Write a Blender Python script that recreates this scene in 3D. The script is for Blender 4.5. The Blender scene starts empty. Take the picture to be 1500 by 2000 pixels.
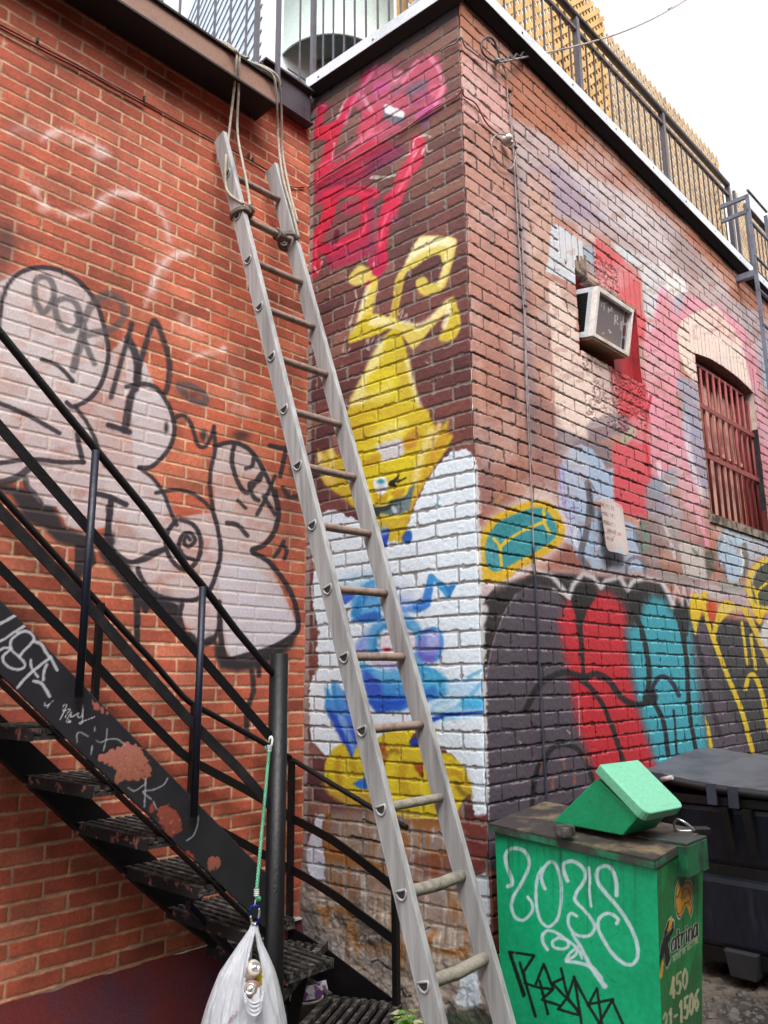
import bpy, math, random
import numpy as np
from mathutils import Vector
random.seed(7); RNG = np.random.default_rng(7)
S = bpy.context.scene
COL = S.collection
PI = math.pi

# ------------------------------------------------------------------ camera
F = 1550.0                                   # focal length in photo pixels (1500 x 2000)
up = np.array([677 - 750, -6250 - 1000, F]); up /= np.linalg.norm(up)
zc = np.array([0, 0, 1.0]); fw = zc - up * (zc @ up); fw /= np.linalg.norm(fw)
rt = np.cross(fw, up)
R = np.array([rt, fw, up])                   # camera (x right, y down, z forward) -> world
def ray(p): return R @ np.array([p[0] - 750.0, p[1] - 1000.0, F])
def proj(V):
    q = np.asarray(V) @ R
    return np.stack([750 + F * q[..., 0] / q[..., 2], 1000 + F * q[..., 1] / q[..., 2]], -1)
cam = bpy.data.cameras.new('camera'); camo = bpy.data.objects.new('camera', cam); COL.objects.link(camo)
cam.sensor_fit = 'VERTICAL'; cam.sensor_height = 24.0; cam.lens = F / 2000 * 24.0
cam.clip_start = 0.05; cam.clip_end = 500
from mathutils import Matrix
M3 = Matrix([[R[i, 0], -R[i, 1], -R[i, 2]] for i in range(3)])
camo.matrix_world = M3.to_4x4()
S.camera = camo
GZ = -1.42                                   # ground level (eye is at z = 0)

# ------------------------------------------------------------------ wall frames
def hd(a): return np.array([math.sin(math.radians(a)), math.cos(math.radians(a)), 0.0])
C0 = np.array([.392, 3.277, 0]); I0 = np.array([-.393, 3.936, 0])
class Wall:
    def __init__(s, P, a):
        s.P = P; s.d = hd(a); s.n = np.array([s.d[1], -s.d[0], 0.0])
    def at(s, t, off, z): return s.P + s.d * t + s.n * off + np.array([0, 0, z])
    def px(s, p, off=0.0):
        q = s.P + s.n * off; d = ray(p); return d * ((q @ s.n) / (d @ s.n))
    def tz(s, p, off=0.0):
        q = s.px(p, off); return float((q - s.P) @ s.d), float(q[2])
LW = Wall(I0, 43); RW = Wall(C0, 44); NW = Wall(C0, 130)
def atz(p, z): d = ray(p); return d * (z / d[2])

# ------------------------------------------------------------------ noise
def hash2(a, b, s=0.0):
    v = np.sin(a * 12.9898 + b * 78.233 + s * 37.719) * 43758.5453
    return v - np.floor(v)
def vnoise(x, y, s=0.0):
    xi = np.floor(x); yi = np.floor(y); fx = x - xi; fy = y - yi
    fx = fx * fx * (3 - 2 * fx); fy = fy * fy * (3 - 2 * fy)
    a = hash2(xi, yi, s); b = hash2(xi + 1, yi, s); c = hash2(xi, yi + 1, s); d = hash2(xi + 1, yi + 1, s)
    return (a * (1 - fx) + b * fx) * (1 - fy) + (c * (1 - fx) + d * fx) * fy
def fbm(x, y, s=0.0, o=3):
    r = 0; a = .5; t = 0
    for i in range(o):
        r = r + a * vnoise(x, y, s + i * 1.7); t += a; x = x * 2.03; y = y * 2.03; a *= .5
    return r / t
def sstep(a, b, x):
    t = np.clip((x - a) / (b - a), 0, 1); return t * t * (3 - 2 * t)
def lin(c):
    c = np.asarray(c, float); return np.where(c <= .04045, c / 12.92, ((np.maximum(c, 0) + .055) / 1.055) ** 2.4)
ALB = .86
def rgb(c, k=ALB): return tuple(float(v) for v in lin(np.array(c) / 255.0) * k) + (1.0,)

# ------------------------------------------------------------------ painter: paint laid on a surface's vertices
def spline(pts, n=7, closed=False):
    p = np.array(pts, float)
    if len(p) < 3: return p
    q = np.vstack([p[-1:], p, p[:2]]) if closed else np.vstack([2 * p[0] - p[1], p, 2 * p[-1] - p[-2]])
    out = []
    for i in range(1, len(q) - 2):
        for t in np.linspace(0, 1, n, endpoint=False):
            a, b, c, d = q[i - 1], q[i], q[i + 1], q[i + 2]
            out.append(.5 * (2 * b + (c - a) * t + (2 * a - 5 * b + 4 * c - d) * t * t + (3 * b - a - 3 * c + d) * t ** 3))
    if not closed: out.append(p[-1])
    return np.array(out)
def Z(ox, oy, s): return lambda *pts: [(ox + x / s, oy + y / s) for x, y in pts]
class Painter:
    def __init__(s, px, base, mort=None, nz=None):
        s.px = px; s.c = base.copy(); s.m = np.zeros(len(px)) if mort is None else mort
        s.nz = vnoise(px[:, 0] / 5, px[:, 1] / 5, 3.3) - .5 if nz is None else nz
        s.gloss = np.zeros(len(px))
    def box(s, a, b):
        x, y = s.px[:, 0], s.px[:, 1]
        return np.nonzero((x > a[0]) & (x < b[0]) & (y > a[1]) & (y < b[1]))[0]
    def put(s, i, al, col, m, gl=0):
        al = al * (1 - s.m[i] * (1 - m))
        s.c[i] += (np.array(col) / 255.0 - s.c[i]) * al[:, None]
        if gl: s.gloss[i] = np.maximum(s.gloss[i], al * gl)
    def poly(s, pts, col, a=1, soft=2.0, m=.92, curve=True, patch=0, jit=2.0, col2=None, g=None, gl=0):
        p = spline(pts, 5, True) if curve else np.array(pts, float)
        pad = soft + 4
        i = s.box(p.min(0) - pad, p.max(0) + pad)
        if not len(i): return
        x, y = s.px[i, 0], s.px[i, 1]; ins = np.zeros(len(i), bool); d2 = np.full(len(i), 1e9)
        for k in range(len(p)):
            ax, ay = p[k]; bx, by = p[(k + 1) % len(p)]
            if (ay > y.min()) or (by > y.min()):
                if ay != by:
                    cr = ((ay > y) != (by > y)) & (x < (bx - ax) * (y - ay) / (by - ay) + ax); ins ^= cr
            vx, vy = bx - ax, by - ay; L = vx * vx + vy * vy + 1e-9
            t = np.clip(((x - ax) * vx + (y - ay) * vy) / L, 0, 1)
            d2 = np.minimum(d2, (x - ax - t * vx) ** 2 + (y - ay - t * vy) ** 2)
        sd = np.sqrt(d2) * np.where(ins, 1, -1) + s.nz[i] * jit
        al = sstep(-soft / 2, soft / 2, sd) * a
        if patch: al = al * (1 - patch * sstep(.5, .75, fbm(x / 40, y / 26, 9.1, 3)))
        if col2 is not None:                     # colour runs from col to col2 along g = (x0, y0, x1, y1)
            gx, gy = g[2] - g[0], g[3] - g[1]
            t = np.clip(((x - g[0]) * gx + (y - g[1]) * gy) / (gx * gx + gy * gy), 0, 1)[:, None]
            al2 = al * (1 - s.m[i] * (1 - m))
            s.c[i] += (np.array(col) / 255 * (1 - t) + np.array(col2) / 255 * t - s.c[i]) * al2[:, None]
        else: s.put(i, al, col, m, gl)
    def stroke(s, pts, w, col, a=1, soft=2.0, m=.92, curve=True, w2=None, jit=1.0, gl=0, closed=False):
        p = spline(pts, 6, closed) if curve else np.array(pts, float)
        if closed: p = np.vstack([p, p[:1]])
        w2 = w if w2 is None else w2; W = max(w, w2)
        i = s.box(p.min(0) - W - soft - 2, p.max(0) + W + soft + 2)
        if not len(i): return
        x, y = s.px[i, 0], s.px[i, 1]; best = np.full(len(i), -1e9); n = len(p) - 1
        for k in range(n):
            ax, ay = p[k]; vx, vy = p[k + 1] - p[k]; L = vx * vx + vy * vy + 1e-9
            t = np.clip(((x - ax) * vx + (y - ay) * vy) / L, 0, 1)
            d = np.sqrt((x - ax - t * vx) ** 2 + (y - ay - t * vy) ** 2)
            r = .5 * (w + (w2 - w) * (k + t) / n)
            best = np.maximum(best, r - d)
        best += s.nz[i] * jit
        s.put(i, sstep(-soft / 2, soft / 2, best) * a, col, m, gl)
    def blob(s, c, rx, ry, col, a=1, m=.95, p=1.5):
        i = s.box((c[0] - 2.4 * rx, c[1] - 2.4 * ry), (c[0] + 2.4 * rx, c[1] + 2.4 * ry))
        x, y = s.px[i, 0], s.px[i, 1]
        d = ((x - c[0]) / rx) ** 2 + ((y - c[1]) / ry) ** 2
        s.put(i, a * np.exp(-d ** p), col, m)

# ------------------------------------------------------------------ brick relief
def bricks(t, z, pitch, z0, L, mort, seed, flip, rough=1.0):
    n1 = (vnoise(t * 90, z * 90, seed) - .5) * .0032 * rough + (vnoise(t * 300, z * 300, seed + 1) - .5) * .0016 * rough
    n1 = n1 - sstep(.66, .84, vnoise(t * 38, z * 52, seed + 6)) * .0042 * rough
    zz = z - z0 + (vnoise(t * 6, np.floor((z - z0) / pitch), seed) - .5) * .004 * rough
    k = np.floor(zz / pitch); fz = zz - k * pitch
    off = np.where((k % 2 == 0) ^ flip, 0, L / 2) + (hash2(k, k * 0, seed) - .5) * .014 * rough
    u = (t - off) / L; j = np.floor(u)
    jl = (hash2(k, j, seed + 2) - .5) * .014 * rough; jr = (hash2(k, j + 1, seed + 2) - .5) * .014 * rough
    dx = np.minimum(t - (off + j * L + jl), off + (j + 1) * L + jr - t) - mort * .42
    dz = np.minimum(fz, pitch - fz) - mort * .5
    e = .003
    d = np.where((dx < e) & (dz < e), e - np.hypot(np.minimum(dx - e, 0), np.minimum(dz - e, 0)), np.minimum(dx, dz)) + n1
    face = sstep(-.0015, .0028, d)
    return k, j, face, fz / pitch

def grid_mesh(name, X, nu, nv, keep=None, smooth=True):
    me = bpy.data.meshes.new(name)
    N = len(X); me.vertices.add(N); me.vertices.foreach_set('co', X.astype(np.float32).ravel())
    i = np.arange((nu - 1) * (nv - 1)); a = (i // (nu - 1)) * nu + i % (nu - 1)
    q = np.stack([a, a + 1, a + nu + 1, a + nu], -1)
    if keep is not None: q = q[keep]
    me.loops.add(q.size); me.loops.foreach_set('vertex_index', q.ravel().astype(np.int32))
    me.polygons.add(len(q)); me.polygons.foreach_set('loop_start', (np.arange(len(q)) * 4).astype(np.int32))
    me.polygons.foreach_set('loop_total', np.full(len(q), 4, np.int32))
    me.polygons.foreach_set('use_smooth', np.full(len(q), smooth))
    me.update(calc_edges=True)
    return me
def set_col(me, c, gloss=None):
    at = me.color_attributes.new('Col', 'FLOAT_COLOR', 'POINT')
    d = np.ones((len(c), 4), np.float32); d[:, :3] = lin(np.clip(c, 0, 1)) * ALB
    if gloss is not None: d[:, 3] = gloss
    at.data.foreach_set('color', d.ravel())

# ------------------------------------------------------------------ materials
def mat_paint(name, rough=.8, spec=.3, grain=.25, gscale=140, bump=.25, bscale=420):
    m = bpy.data.materials.new(name); m.use_nodes = True; nt = m.node_tree; N = nt.nodes; K = nt.links
    b = N['Principled BSDF']; at = N.new('ShaderNodeVertexColor'); at.layer_name = 'Col'
    tc = N.new('ShaderNodeTexCoord'); n = N.new('ShaderNodeTexNoise'); n.inputs['Scale'].default_value = gscale; n.inputs['Detail'].default_value = 6
    K.new(tc.outputs['Object'], n.inputs['Vector'])
    mr = N.new('ShaderNodeMapRange'); mr.inputs[1].default_value = .3; mr.inputs[2].default_value = .7
    mr.inputs[3].default_value = 1 - grain; mr.inputs[4].default_value = 1 + grain * .6
    K.new(n.outputs['Fac'], mr.inputs[0])
    mx = N.new('ShaderNodeMix'); mx.data_type = 'RGBA'; mx.blend_type = 'MULTIPLY'; mx.inputs[0].default_value = 1
    K.new(at.outputs['Color'], mx.inputs[6]); K.new(mr.outputs[0], mx.inputs[7]); K.new(mx.outputs[2], b.inputs['Base Color'])
    rr = N.new('ShaderNodeMapRange'); rr.inputs[3].default_value = rough; rr.inputs[4].default_value = rough - .38
    K.new(at.outputs['Alpha'], rr.inputs[0]); K.new(rr.outputs[0], b.inputs['Roughness'])
    b.inputs['Specular IOR Level'].default_value = spec
    n2 = N.new('ShaderNodeTexNoise'); n2.inputs['Scale'].default_value = bscale; n2.inputs['Detail'].default_value = 4
    K.new(tc.outputs['Object'], n2.inputs['Vector'])
    bp = N.new('ShaderNodeBump'); bp.inputs['Strength'].default_value = bump; bp.inputs['Distance'].default_value = .003
    K.new(n2.outputs['Fac'], bp.inputs['Height']); K.new(bp.outputs[0], b.inputs['Normal'])
    return m
MC = {}
def mat(name, c, rough=.6, metal=0, c2=None, scale=9, lo=.45, hi=.65, bump=.12, bscale=90, spec=.5, dark=.18, coat=0, stretch=None):
    """two-tone worn surface: c with patches of c2 and a fine grain"""
    if name in MC: return MC[name]
    m = bpy.data.materials.new(name); m.use_nodes = True; nt = m.node_tree; N = nt.nodes; K = nt.links
    b = N['Principled BSDF']; tc = N.new('ShaderNodeTexCoord')
    n = N.new('ShaderNodeTexNoise'); n.inputs['Scale'].default_value = scale; n.inputs['Detail'].default_value = 9; n.inputs['Roughness'].default_value = .62
    src = tc.outputs['Object']
    if stretch:
        mp = N.new('ShaderNodeMapping'); mp.inputs['Scale'].default_value = stretch; K.new(src, mp.inputs[0]); src = mp.outputs[0]
    K.new(src, n.inputs['Vector'])
    mr = N.new('ShaderNodeMapRange'); mr.interpolation_type = 'SMOOTHSTEP'; mr.inputs[1].default_value = lo; mr.inputs[2].default_value = hi
    K.new(n.outputs['Fac'], mr.inputs[0])
    mx = N.new('ShaderNodeMix'); mx.data_type = 'RGBA'; K.new(mr.outputs[0], mx.inputs[0])
    mx.inputs[6].default_value = rgb(c); mx.inputs[7].default_value = rgb(c2 if c2 else [v * .82 for v in c])
    g = N.new('ShaderNodeTexNoise'); g.inputs['Scale'].default_value = bscale; g.inputs['Detail'].default_value = 5
    K.new(src, g.inputs['Vector'])
    gr = N.new('ShaderNodeMapRange'); gr.inputs[1].default_value = .3; gr.inputs[2].default_value = .7; gr.inputs[3].default_value = 1 - dark; gr.inputs[4].default_value = 1 + dark * .5
    K.new(g.outputs['Fac'], gr.inputs[0])
    m2 = N.new('ShaderNodeMix'); m2.data_type = 'RGBA'; m2.blend_type = 'MULTIPLY'; m2.inputs[0].default_value = 1
    K.new(mx.outputs[2], m2.inputs[6]); K.new(gr.outputs[0], m2.inputs[7]); K.new(m2.outputs[2], b.inputs['Base Color'])
    rr = N.new('ShaderNodeMapRange'); rr.inputs[3].default_value = max(.05, rough - .1); rr.inputs[4].default_value = min(1, rough + .15)
    K.new(g.outputs['Fac'], rr.inputs[0]); K.new(rr.outputs[0], b.inputs['Roughness'])
    b.inputs['Metallic'].default_value = metal; b.inputs['Specular IOR Level'].default_value = spec; b.inputs['Coat Weight'].default_value = coat
    if bump:
        bp = N.new('ShaderNodeBump'); bp.inputs['Strength'].default_value = bump; bp.inputs['Distance'].default_value = .004
        K.new(g.outputs['Fac'], bp.inputs['Height']); K.new(bp.outputs[0], b.inputs['Normal'])
    MC[name] = m; return m

# ------------------------------------------------------------------ object helpers
def link(name, me, m=None, parent=None, smooth=None):
    o = bpy.data.objects.new(name, me); COL.objects.link(o)
    if m: me.materials.append(m)
    if parent: o.parent = parent; o.matrix_parent_inverse = parent.matrix_world.inverted()
    return o
def tag(o, label=None, cat=None, group=None, kind=None):
    if label: o['label'] = label
    if cat: o['category'] = cat
    if group: o['group'] = group
    if kind: o['kind'] = kind
    return o
def thing(name, label, cat, loc, group=None):
    o = bpy.data.objects.new(name, None); COL.objects.link(o); o.location = Vector([float(v) for v in loc]); o.empty_display_size = .1
    bpy.context.view_layer.update()
    return tag(o, label, cat, group)
class MB:
    def __init__(s): s.v = []; s.f = []; s.sm = []
    def add(s, v, f, sm=False):
        b = len(s.v); s.v += [tuple(float(c) for c in p) for p in v]; s.f += [tuple(b + i for i in q) for q in f]; s.sm += [sm] * len(f); return s
    def hexa(s, p):                      # 8 corners: bottom ring 0-3, top ring 4-7
        return s.add(p, [(3, 2, 1, 0), (4, 5, 6, 7), (0, 1, 5, 4), (1, 2, 6, 5), (2, 3, 7, 6), (3, 0, 4, 7)])
    def obox(s, o, u, v, w):             # origin corner and three edge vectors
        o, u, v, w = map(np.asarray, (o, u, v, w))
        return s.hexa([o, o + u, o + u + v, o + v, o + w, o + u + w, o + u + v + w, o + v + w])
    def bar(s, a, b, wv, hv):            # bar a->b with full cross vectors wv, hv centred on the axis
        a, b, wv, hv = map(np.asarray, (a, b, wv, hv)); o = a - wv / 2 - hv / 2
        return s.obox(o, wv, hv, b - a)
    def prism(s, pts, ext):              # polygon in 3-D extruded by ext
        pts = [np.asarray(p) for p in pts]; n = len(pts); ext = np.asarray(ext)
        f = [tuple(range(n - 1, -1, -1)), tuple(range(n, 2 * n))] + [(i, (i + 1) % n, n + (i + 1) % n, n + i) for i in range(n)]
        return s.add(pts + [p + ext for p in pts], f)
    def tube(s, pts, r, seg=8, closed=False, cap=True, r2=None, wob=0):
        p = [np.asarray(q, float) for q in pts]; n = len(p); vs = []; prev = None
        for i in range(n):
            a = p[i - 1] if (i > 0 or closed) else p[i]; b = p[(i + 1) % n] if (i < n - 1 or closed) else p[i]
            d = b - a; d = d / (np.linalg.norm(d) + 1e-12)
            if prev is None:
                prev = np.cross(d, [0, 0, 1.0]) if abs(d[2]) < .9 else np.cross(d, [1.0, 0, 0])
            prev = prev - d * (prev @ d); prev /= np.linalg.norm(prev) + 1e-12; e = np.cross(d, prev)
            rr = r if r2 is None else r + (r2 - r) * i / (n - 1)
            if wob: rr *= 1 + wob * random.uniform(-1, 1)
            for k in range(seg):
                th = 2 * PI * k / seg; vs.append(p[i] + (prev * math.cos(th) + e * math.sin(th)) * rr)
        f = []
        for i in range(n if closed else n - 1):
            j = (i + 1) % n
            for k in range(seg): f.append((i * seg + k, i * seg + (k + 1) % seg, j * seg + (k + 1) % seg, j * seg + k))
        s.add(vs, f, True)
        if cap and not closed:
            b = len(s.v) - len(vs); s.f += [tuple(b + k for k in range(seg - 1, -1, -1)), tuple(b + (n - 1) * seg + k for k in range(seg))]; s.sm += [False, False]
        return s
    def lathe(s, o, ax, prof, seg=24, x=None):   # prof: (r, h) list round axis ax
        o = np.asarray(o, float); ax = np.asarray(ax, float); ax /= np.linalg.norm(ax)
        x = np.cross(ax, [0, 0, 1.0]) if abs(ax[2]) < .9 else np.array([1.0, 0, 0]); x -= ax * (x @ ax); x /= np.linalg.norm(x); y = np.cross(ax, x)
        vs = [o + ax * h + (x * math.cos(2 * PI * k / seg) + y * math.sin(2 * PI * k / seg)) * r for r, h in prof for k in range(seg)]
        f = [(i * seg + k, i * seg + (k + 1) % seg, (i + 1) * seg + (k + 1) % seg, (i + 1) * seg + k) for i in range(len(prof) - 1) for k in range(seg)]
        return s.add(vs, f, True)
    def build(s, name, m, parent=None, bevel=0, seg=2):
        me = bpy.data.meshes.new(name); me.from_pydata(s.v, [], s.f); me.polygons.foreach_set('use_smooth', s.sm); me.update()
        import bmesh
        bm = bmesh.new(); bm.from_mesh(me); bmesh.ops.recalc_face_normals(bm, faces=bm.faces); bm.to_mesh(me); bm.free()
        o = link(name, me, m, parent)
        if bevel:
            b = o.modifiers.new('bevel', 'BEVEL'); b.width = bevel; b.segments = seg; b.limit_method = 'ANGLE'; b.angle_limit = .7
        return o
def panel(name, o, u, v, nu, nv, paint, m, parent=None, base=(60, 60, 60), thick=None, noise=None):
    """a painted flat panel: dense sheet whose vertices carry the paint"""
    o, u, v = map(np.asarray, (o, u, v)); a, b = np.meshgrid(np.linspace(0, 1, nu), np.linspace(0, 1, nv))
    X = o + a.ravel()[:, None] * u + b.ravel()[:, None] * v
    me = grid_mesh(name, X, nu, nv)
    c = np.tile(np.array(base) / 255.0, (len(X), 1))
    P = Painter(proj(X), c); P.ab = (a.ravel(), b.ravel()); paint(P); set_col(me, P.c, P.gloss)
    return link(name, me, m, parent)
# ================================================================== WALLS
mat_brick = mat_paint('painted_brick', rough=.82, spec=.35, grain=.16, bump=.14)
def base_bricks(k, j, face, cA, cB, cC, mort, seed, t, z, mv=.10):
    r = hash2(k, j, seed)[:, None]; r2 = hash2(k, j, seed + 5)[:, None]
    c = np.array(cA) + (np.array(cB) - cA) * r; c = np.where(r2 > .8, np.array(cC), c)
    c = c * (1 + (fbm(t * 9, z * 9, seed + 8)[:, None] - .5) * .35) * (1 + (vnoise(t * 150, z * 150, seed + 4)[:, None] - .5) * .16)
    mo = np.array(mort) * (1 + (fbm(t * 30, z * 30, seed + 9)[:, None] - .5) * .5)
    return (mo + (c - mo) * face[:, None]) / 255.0
def cols(*seg):
    a = []
    for x0, x1, s0, s1 in seg:
        x = x0
        while x < x1 - 1e-6: a.append(x); x += s0 + (s1 - s0) * (x - x0) / (x1 - x0)
    a.append(seg[-1][1]); return np.array(a)
def wall_grid(W, ts, zs):
    t, z = np.meshgrid(ts, zs); t = t.ravel(); z = z.ravel()
    return t, z, W.P + W.d * t[:, None] + np.array([0, 0, 1.0]) * z[:, None]

# ---------------------------------------------------------------- left wall: orange brick
ts = cols((-2.6, -1.5, .014, .008), (-1.5, .03, .0034, .0034)); zs = cols((-1.05, 3.25, .0034, .0034))
t, z, X = wall_grid(LW, ts, zs)
k, j, face, fz = bricks(t, z, .0603, -.498, .205, .0092, 3.0, False, .6)
c = base_bricks(k, j, face, (182, 93, 67), (166, 80, 60), (190, 106, 80), (190, 152, 122), 3.0, t, z)
c *= (1 - .16 * (hash2(k, j, 91) > .93) * face - .10 * sstep(.55, .8, fbm(t * 2.2, z * 1.3, 41.0)) - .08 * sstep(.5, .8, fbm(t * 9, z * 1.1, 43.0)))[:, None]
c *= (1 - .0 * z)[:, None]
P = Painter(proj(X), c, 1 - face)
SIL = (194, 182, 184)
a = Z(0, 500, 2); b = Z(0, 1000, 2); q = Z(0, 900, 5); w = Z(250, 1100, 3.75); h = Z(0, 600, 5)
# faint white mist
for cx, cy, rx, ry, al in [(105, 262, 16, 9, .6), (150, 275, 30, 10, .35), (195, 298, 16, 14, .6), (70, 370, 12, 8, .5), (85, 405, 12, 12, .5), (150, 420, 30, 10, .3), (200, 395, 14, 12, .6), (235, 378, 24, 8, .6), (262, 384, 16, 8, .4), (300, 560, 9, 26, .45), (318, 520, 14, 20, .45), (350, 498, 20, 9, .5), (395, 690, 30, 8, .28), (436, 682, 7, 7, .8), (372, 640, 28, 20, .16), (355, 620, 10, 8, .4), (55, 255, 50, 20, .18), (325, 440, 14, 40, .16), (250, 330, 90, 40, .08), (455, 740, 30, 50, .12), (480, 800, 12, 14, .3)]:
    P.blob((cx, cy), rx * 1.1, ry * 1.1, (236, 224, 224), min(.8, al * .85))
for pts, wd, al in [([(82, 274), (104, 256), (140, 258), (180, 278), (214, 304)], 9, .42), ([(52, 352), (70, 372), (84, 398), (112, 416), (150, 424), (176, 418)], 8, .4), ([(186, 408), (206, 382), (236, 374), (270, 380), (300, 398), (322, 430), (332, 470)], 9, .42), ([(284, 596), (298, 552), (318, 516), (344, 498), (368, 492)], 9, .45), ([(366, 708), (396, 692), (438, 682)], 6, .4), ([(356, 628), (372, 640), (396, 650)], 6, .3), ([(448, 716), (462, 760), (458, 800)], 8, .25), ([(20, 262), (40, 250), (60, 254)], 10, .2)]: P.stroke(pts, wd, (234, 222, 222), al, 12, jit=6)
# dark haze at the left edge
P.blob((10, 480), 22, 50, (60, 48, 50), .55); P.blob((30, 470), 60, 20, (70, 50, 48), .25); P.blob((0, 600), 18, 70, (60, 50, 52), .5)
# drop shadow of the throw-up (black fill)
BK = (38, 33, 37)
P.poly(q((-20, 250), (60, 230), (300, 300), (520, 420), (620, 640), (830, 720), (960, 760), (900, 870), (560, 800), (420, 650), (260, 590), (200, 480), (110, 330), (0, 300)), BK, .93, 14, curve=False)
P.poly(q((940, 830), (1080, 860), (1250, 1000), (1400, 1180), (1500, 1260), (1700, 1330), (1750, 1480), (1500, 1420), (1400, 1460), (1200, 1200), (1000, 960)), BK, .93, 12, curve=False)
P.poly(w((380, 290), (340, 300), (200, 240), (60, 260), (110, 330), (260, 330), (350, 470), (420, 560), (520, 610), (610, 590), (640, 500), (380, 500)), BK, .93, 10, curve=False)
P.poly(w((630, 560), (640, 680), (680, 770), (800, 790), (960, 770), (1100, 690), (1200, 620), (1250, 480), (1150, 570), (900, 660), (720, 690), (690, 600)), BK, .95, 12, curve=False)
for pts, ww in [(q((780, 860), (780, 1000), (770, 1080)), 20), (q((860, 860), (880, 980)), 24), (q((1330, 1330), (1335, 1500), (1340, 1760)), 10), (q((1400, 1380), (1420, 1450)), 12), (b((535, 340), (540, 420), (535, 510)), 9), (b((985, 620), (990, 700), (965, 780), (965, 880)), 10), (b((1012, 600), (1012, 640)), 9), (w((70, 260), (60, 420), (70, 580)), 8), (b((565, 360), (570, 390)), 6)]:
    P.stroke(pts, ww, BK, .9, 5)
# silver fill
P.poly([(-20, 560), (12, 545), (40, 524), (95, 522), (145, 542), (182, 582), (207, 640), (211, 700), (198, 742), (170, 782), (146, 797), (166, 822), (186, 858), (196, 905), (240, 960), (262, 920), (254, 760), (236, 690), (244, 652), (275, 690), (300, 752), (322, 780), (340, 822), (334, 872), (312, 905), (276, 914), (318, 955), (345, 1010), (420, 1000), (412, 900), (420, 870), (460, 862), (500, 884), (528, 930), (543, 985), (538, 1035), (496, 1074), (524, 1100), (550, 1150), (572, 1200), (580, 1228), (560, 1255), (500, 1280), (450, 1284), (436, 1262), (432, 1220), (420, 1240), (390, 1252), (360, 1220), (352, 1182), (310, 1165), (272, 1138), (255, 1105), (238, 1090), (214, 1062), (206, 1030), (165, 1040), (130, 1026), (116, 998), (110, 990), (78, 985), (62, 965), (48, 940), (20, 938), (-20, 945)], SIL, .9, 6, m=.76, curve=False, patch=.32)
P.poly([(205, 700), (246, 655), (276, 692), (302, 752), (324, 782), (342, 830), (330, 885), (300, 912), (276, 914), (335, 985), (300, 1060), (225, 1010), (192, 890), (150, 800)], SIL, .8, 8, m=.72, curve=False, patch=.3)
P.poly([(500, 1110), (570, 1200), (578, 1235), (500, 1278), (450, 1280), (436, 1200), (430, 1100)], (200, 194, 202), .75, 12, m=.75)
P.poly([(-20, 570), (60, 540), (120, 560), (170, 620), (190, 700), (150, 780), (60, 800), (-20, 800)], (204, 194, 194), .6, 30, m=.75, patch=.3)
# outline
OL = (44, 36, 42)
def o(pts, wd=9, al=.9, sf=4, cl=OL, **kw): P.stroke(pts, wd, cl, al, sf, **kw)
o([(-4, 640), (4, 590), (14, 560), (34, 536), (70, 523), (112, 527), (152, 548), (186, 588), (204, 640), (212, 690), (203, 736), (188, 765), (170, 782), (148, 794)], 9); o([(130, 786), (140, 794), (150, 794)], 9)
o([(150, 798), (170, 826), (184, 854), (194, 882), (206, 910)], 8); o([(151, 848), (155, 872), (162, 903)], 10); o([(164, 902), (120, 903), (80, 898), (40, 899), (-10, 906)], 9)
o(h((410, 510), (550, 560), (640, 640), (710, 720)), 8); o([(-6, 786), (30, 800), (64, 816), (116, 846)], 9)
o(q((-20, 220), (100, 190), (200, 140), (290, 70)), 14, .8); o(q((250, 180), (270, 260), (330, 320), (400, 420)), 12, .7)
# faded tag across the letter
G2 = (84, 78, 80)
for pts, wd, al in [(a((140, 95), (135, 150), (155, 205), (180, 215), (212, 150), (195, 90), (160, 80), (140, 95)), 12, .75), (a((215, 170), (220, 230), (245, 280), (280, 290), (312, 250), (300, 190), (260, 165), (225, 175)), 12, .75), (a((305, 230), (325, 280), (315, 340), (300, 390), (288, 440)), 16, .8), (a((330, 250), (360, 190), (420, 150), (475, 180), (482, 235), (440, 285), (370, 300), (330, 310)), 15, .7), (a((330, 330), (350, 380), (370, 420)), 11, .8), (a((515, 270), (498, 330), (465, 440), (434, 550)), 10, .85), (a((500, 320), (528, 380), (538, 440), (535, 500), (508, 560), (498, 620), (488, 680)), 15, .9), (a((425, 660), (470, 675), (505, 688)), 11, .95), (a((530, 480), (556, 390), (590, 280), (608, 255), (640, 330), (662, 420), (655, 510), (640, 540)), 11, .85), (a((700, 505), (750, 510), (800, 545), (798, 575), (750, 560), (705, 520)), 14, .8)]:
    o(pts, wd, al, 6, G2 if al < .85 else OL)
P.blob((a((400, 170))[0]), 22, 16, (90, 70, 66), .45); P.blob((375, 770), 22, 9, (90, 50, 42), .6)
P.blob((256, 632), 5, 6, OL, .8); P.blob((246, 765), 5, 7, (210, 206, 208), .7)
P.stroke(a((540, 545), (570, 565), (620, 545)), 14, (205, 196, 198), .7, 6)
o(a((495, 510), (560, 500), (610, 515), (645, 560), (670, 610), (682, 680), (662, 750), (620, 800), (585, 826), (545, 826)), 9)
o(a((552, 832), (600, 872), (640, 930), (668, 1000), (690, 1050)), 8); o(a((610, 925), (690, 914), (760, 932), (830, 990)), 8)
P.blob(a((650, 670))[0], 5, 12, OL, .9); P.blob(a((795, 700))[0], 8, 12, OL, .9)
o(a((682, 632), (718, 622), (748, 660), (772, 735), (800, 745), (828, 700), (836, 665)), 8); o(a((838, 690), (840, 760), (824, 830), (820, 900), (832, 990)), 8)
o(a((840, 742), (900, 728), (950, 740), (1000, 785), (1050, 880), (1078, 950), (1088, 1000)), 9, .95); P.blob(a((945, 700))[0], 16, 9, OL, .7)
o(a((915, 740), (906, 800), (928, 880), (965, 925), (1000, 880), (1020, 850), (1010, 880), (975, 890), (990, 940), (1010, 955)), 9, .9)
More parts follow.
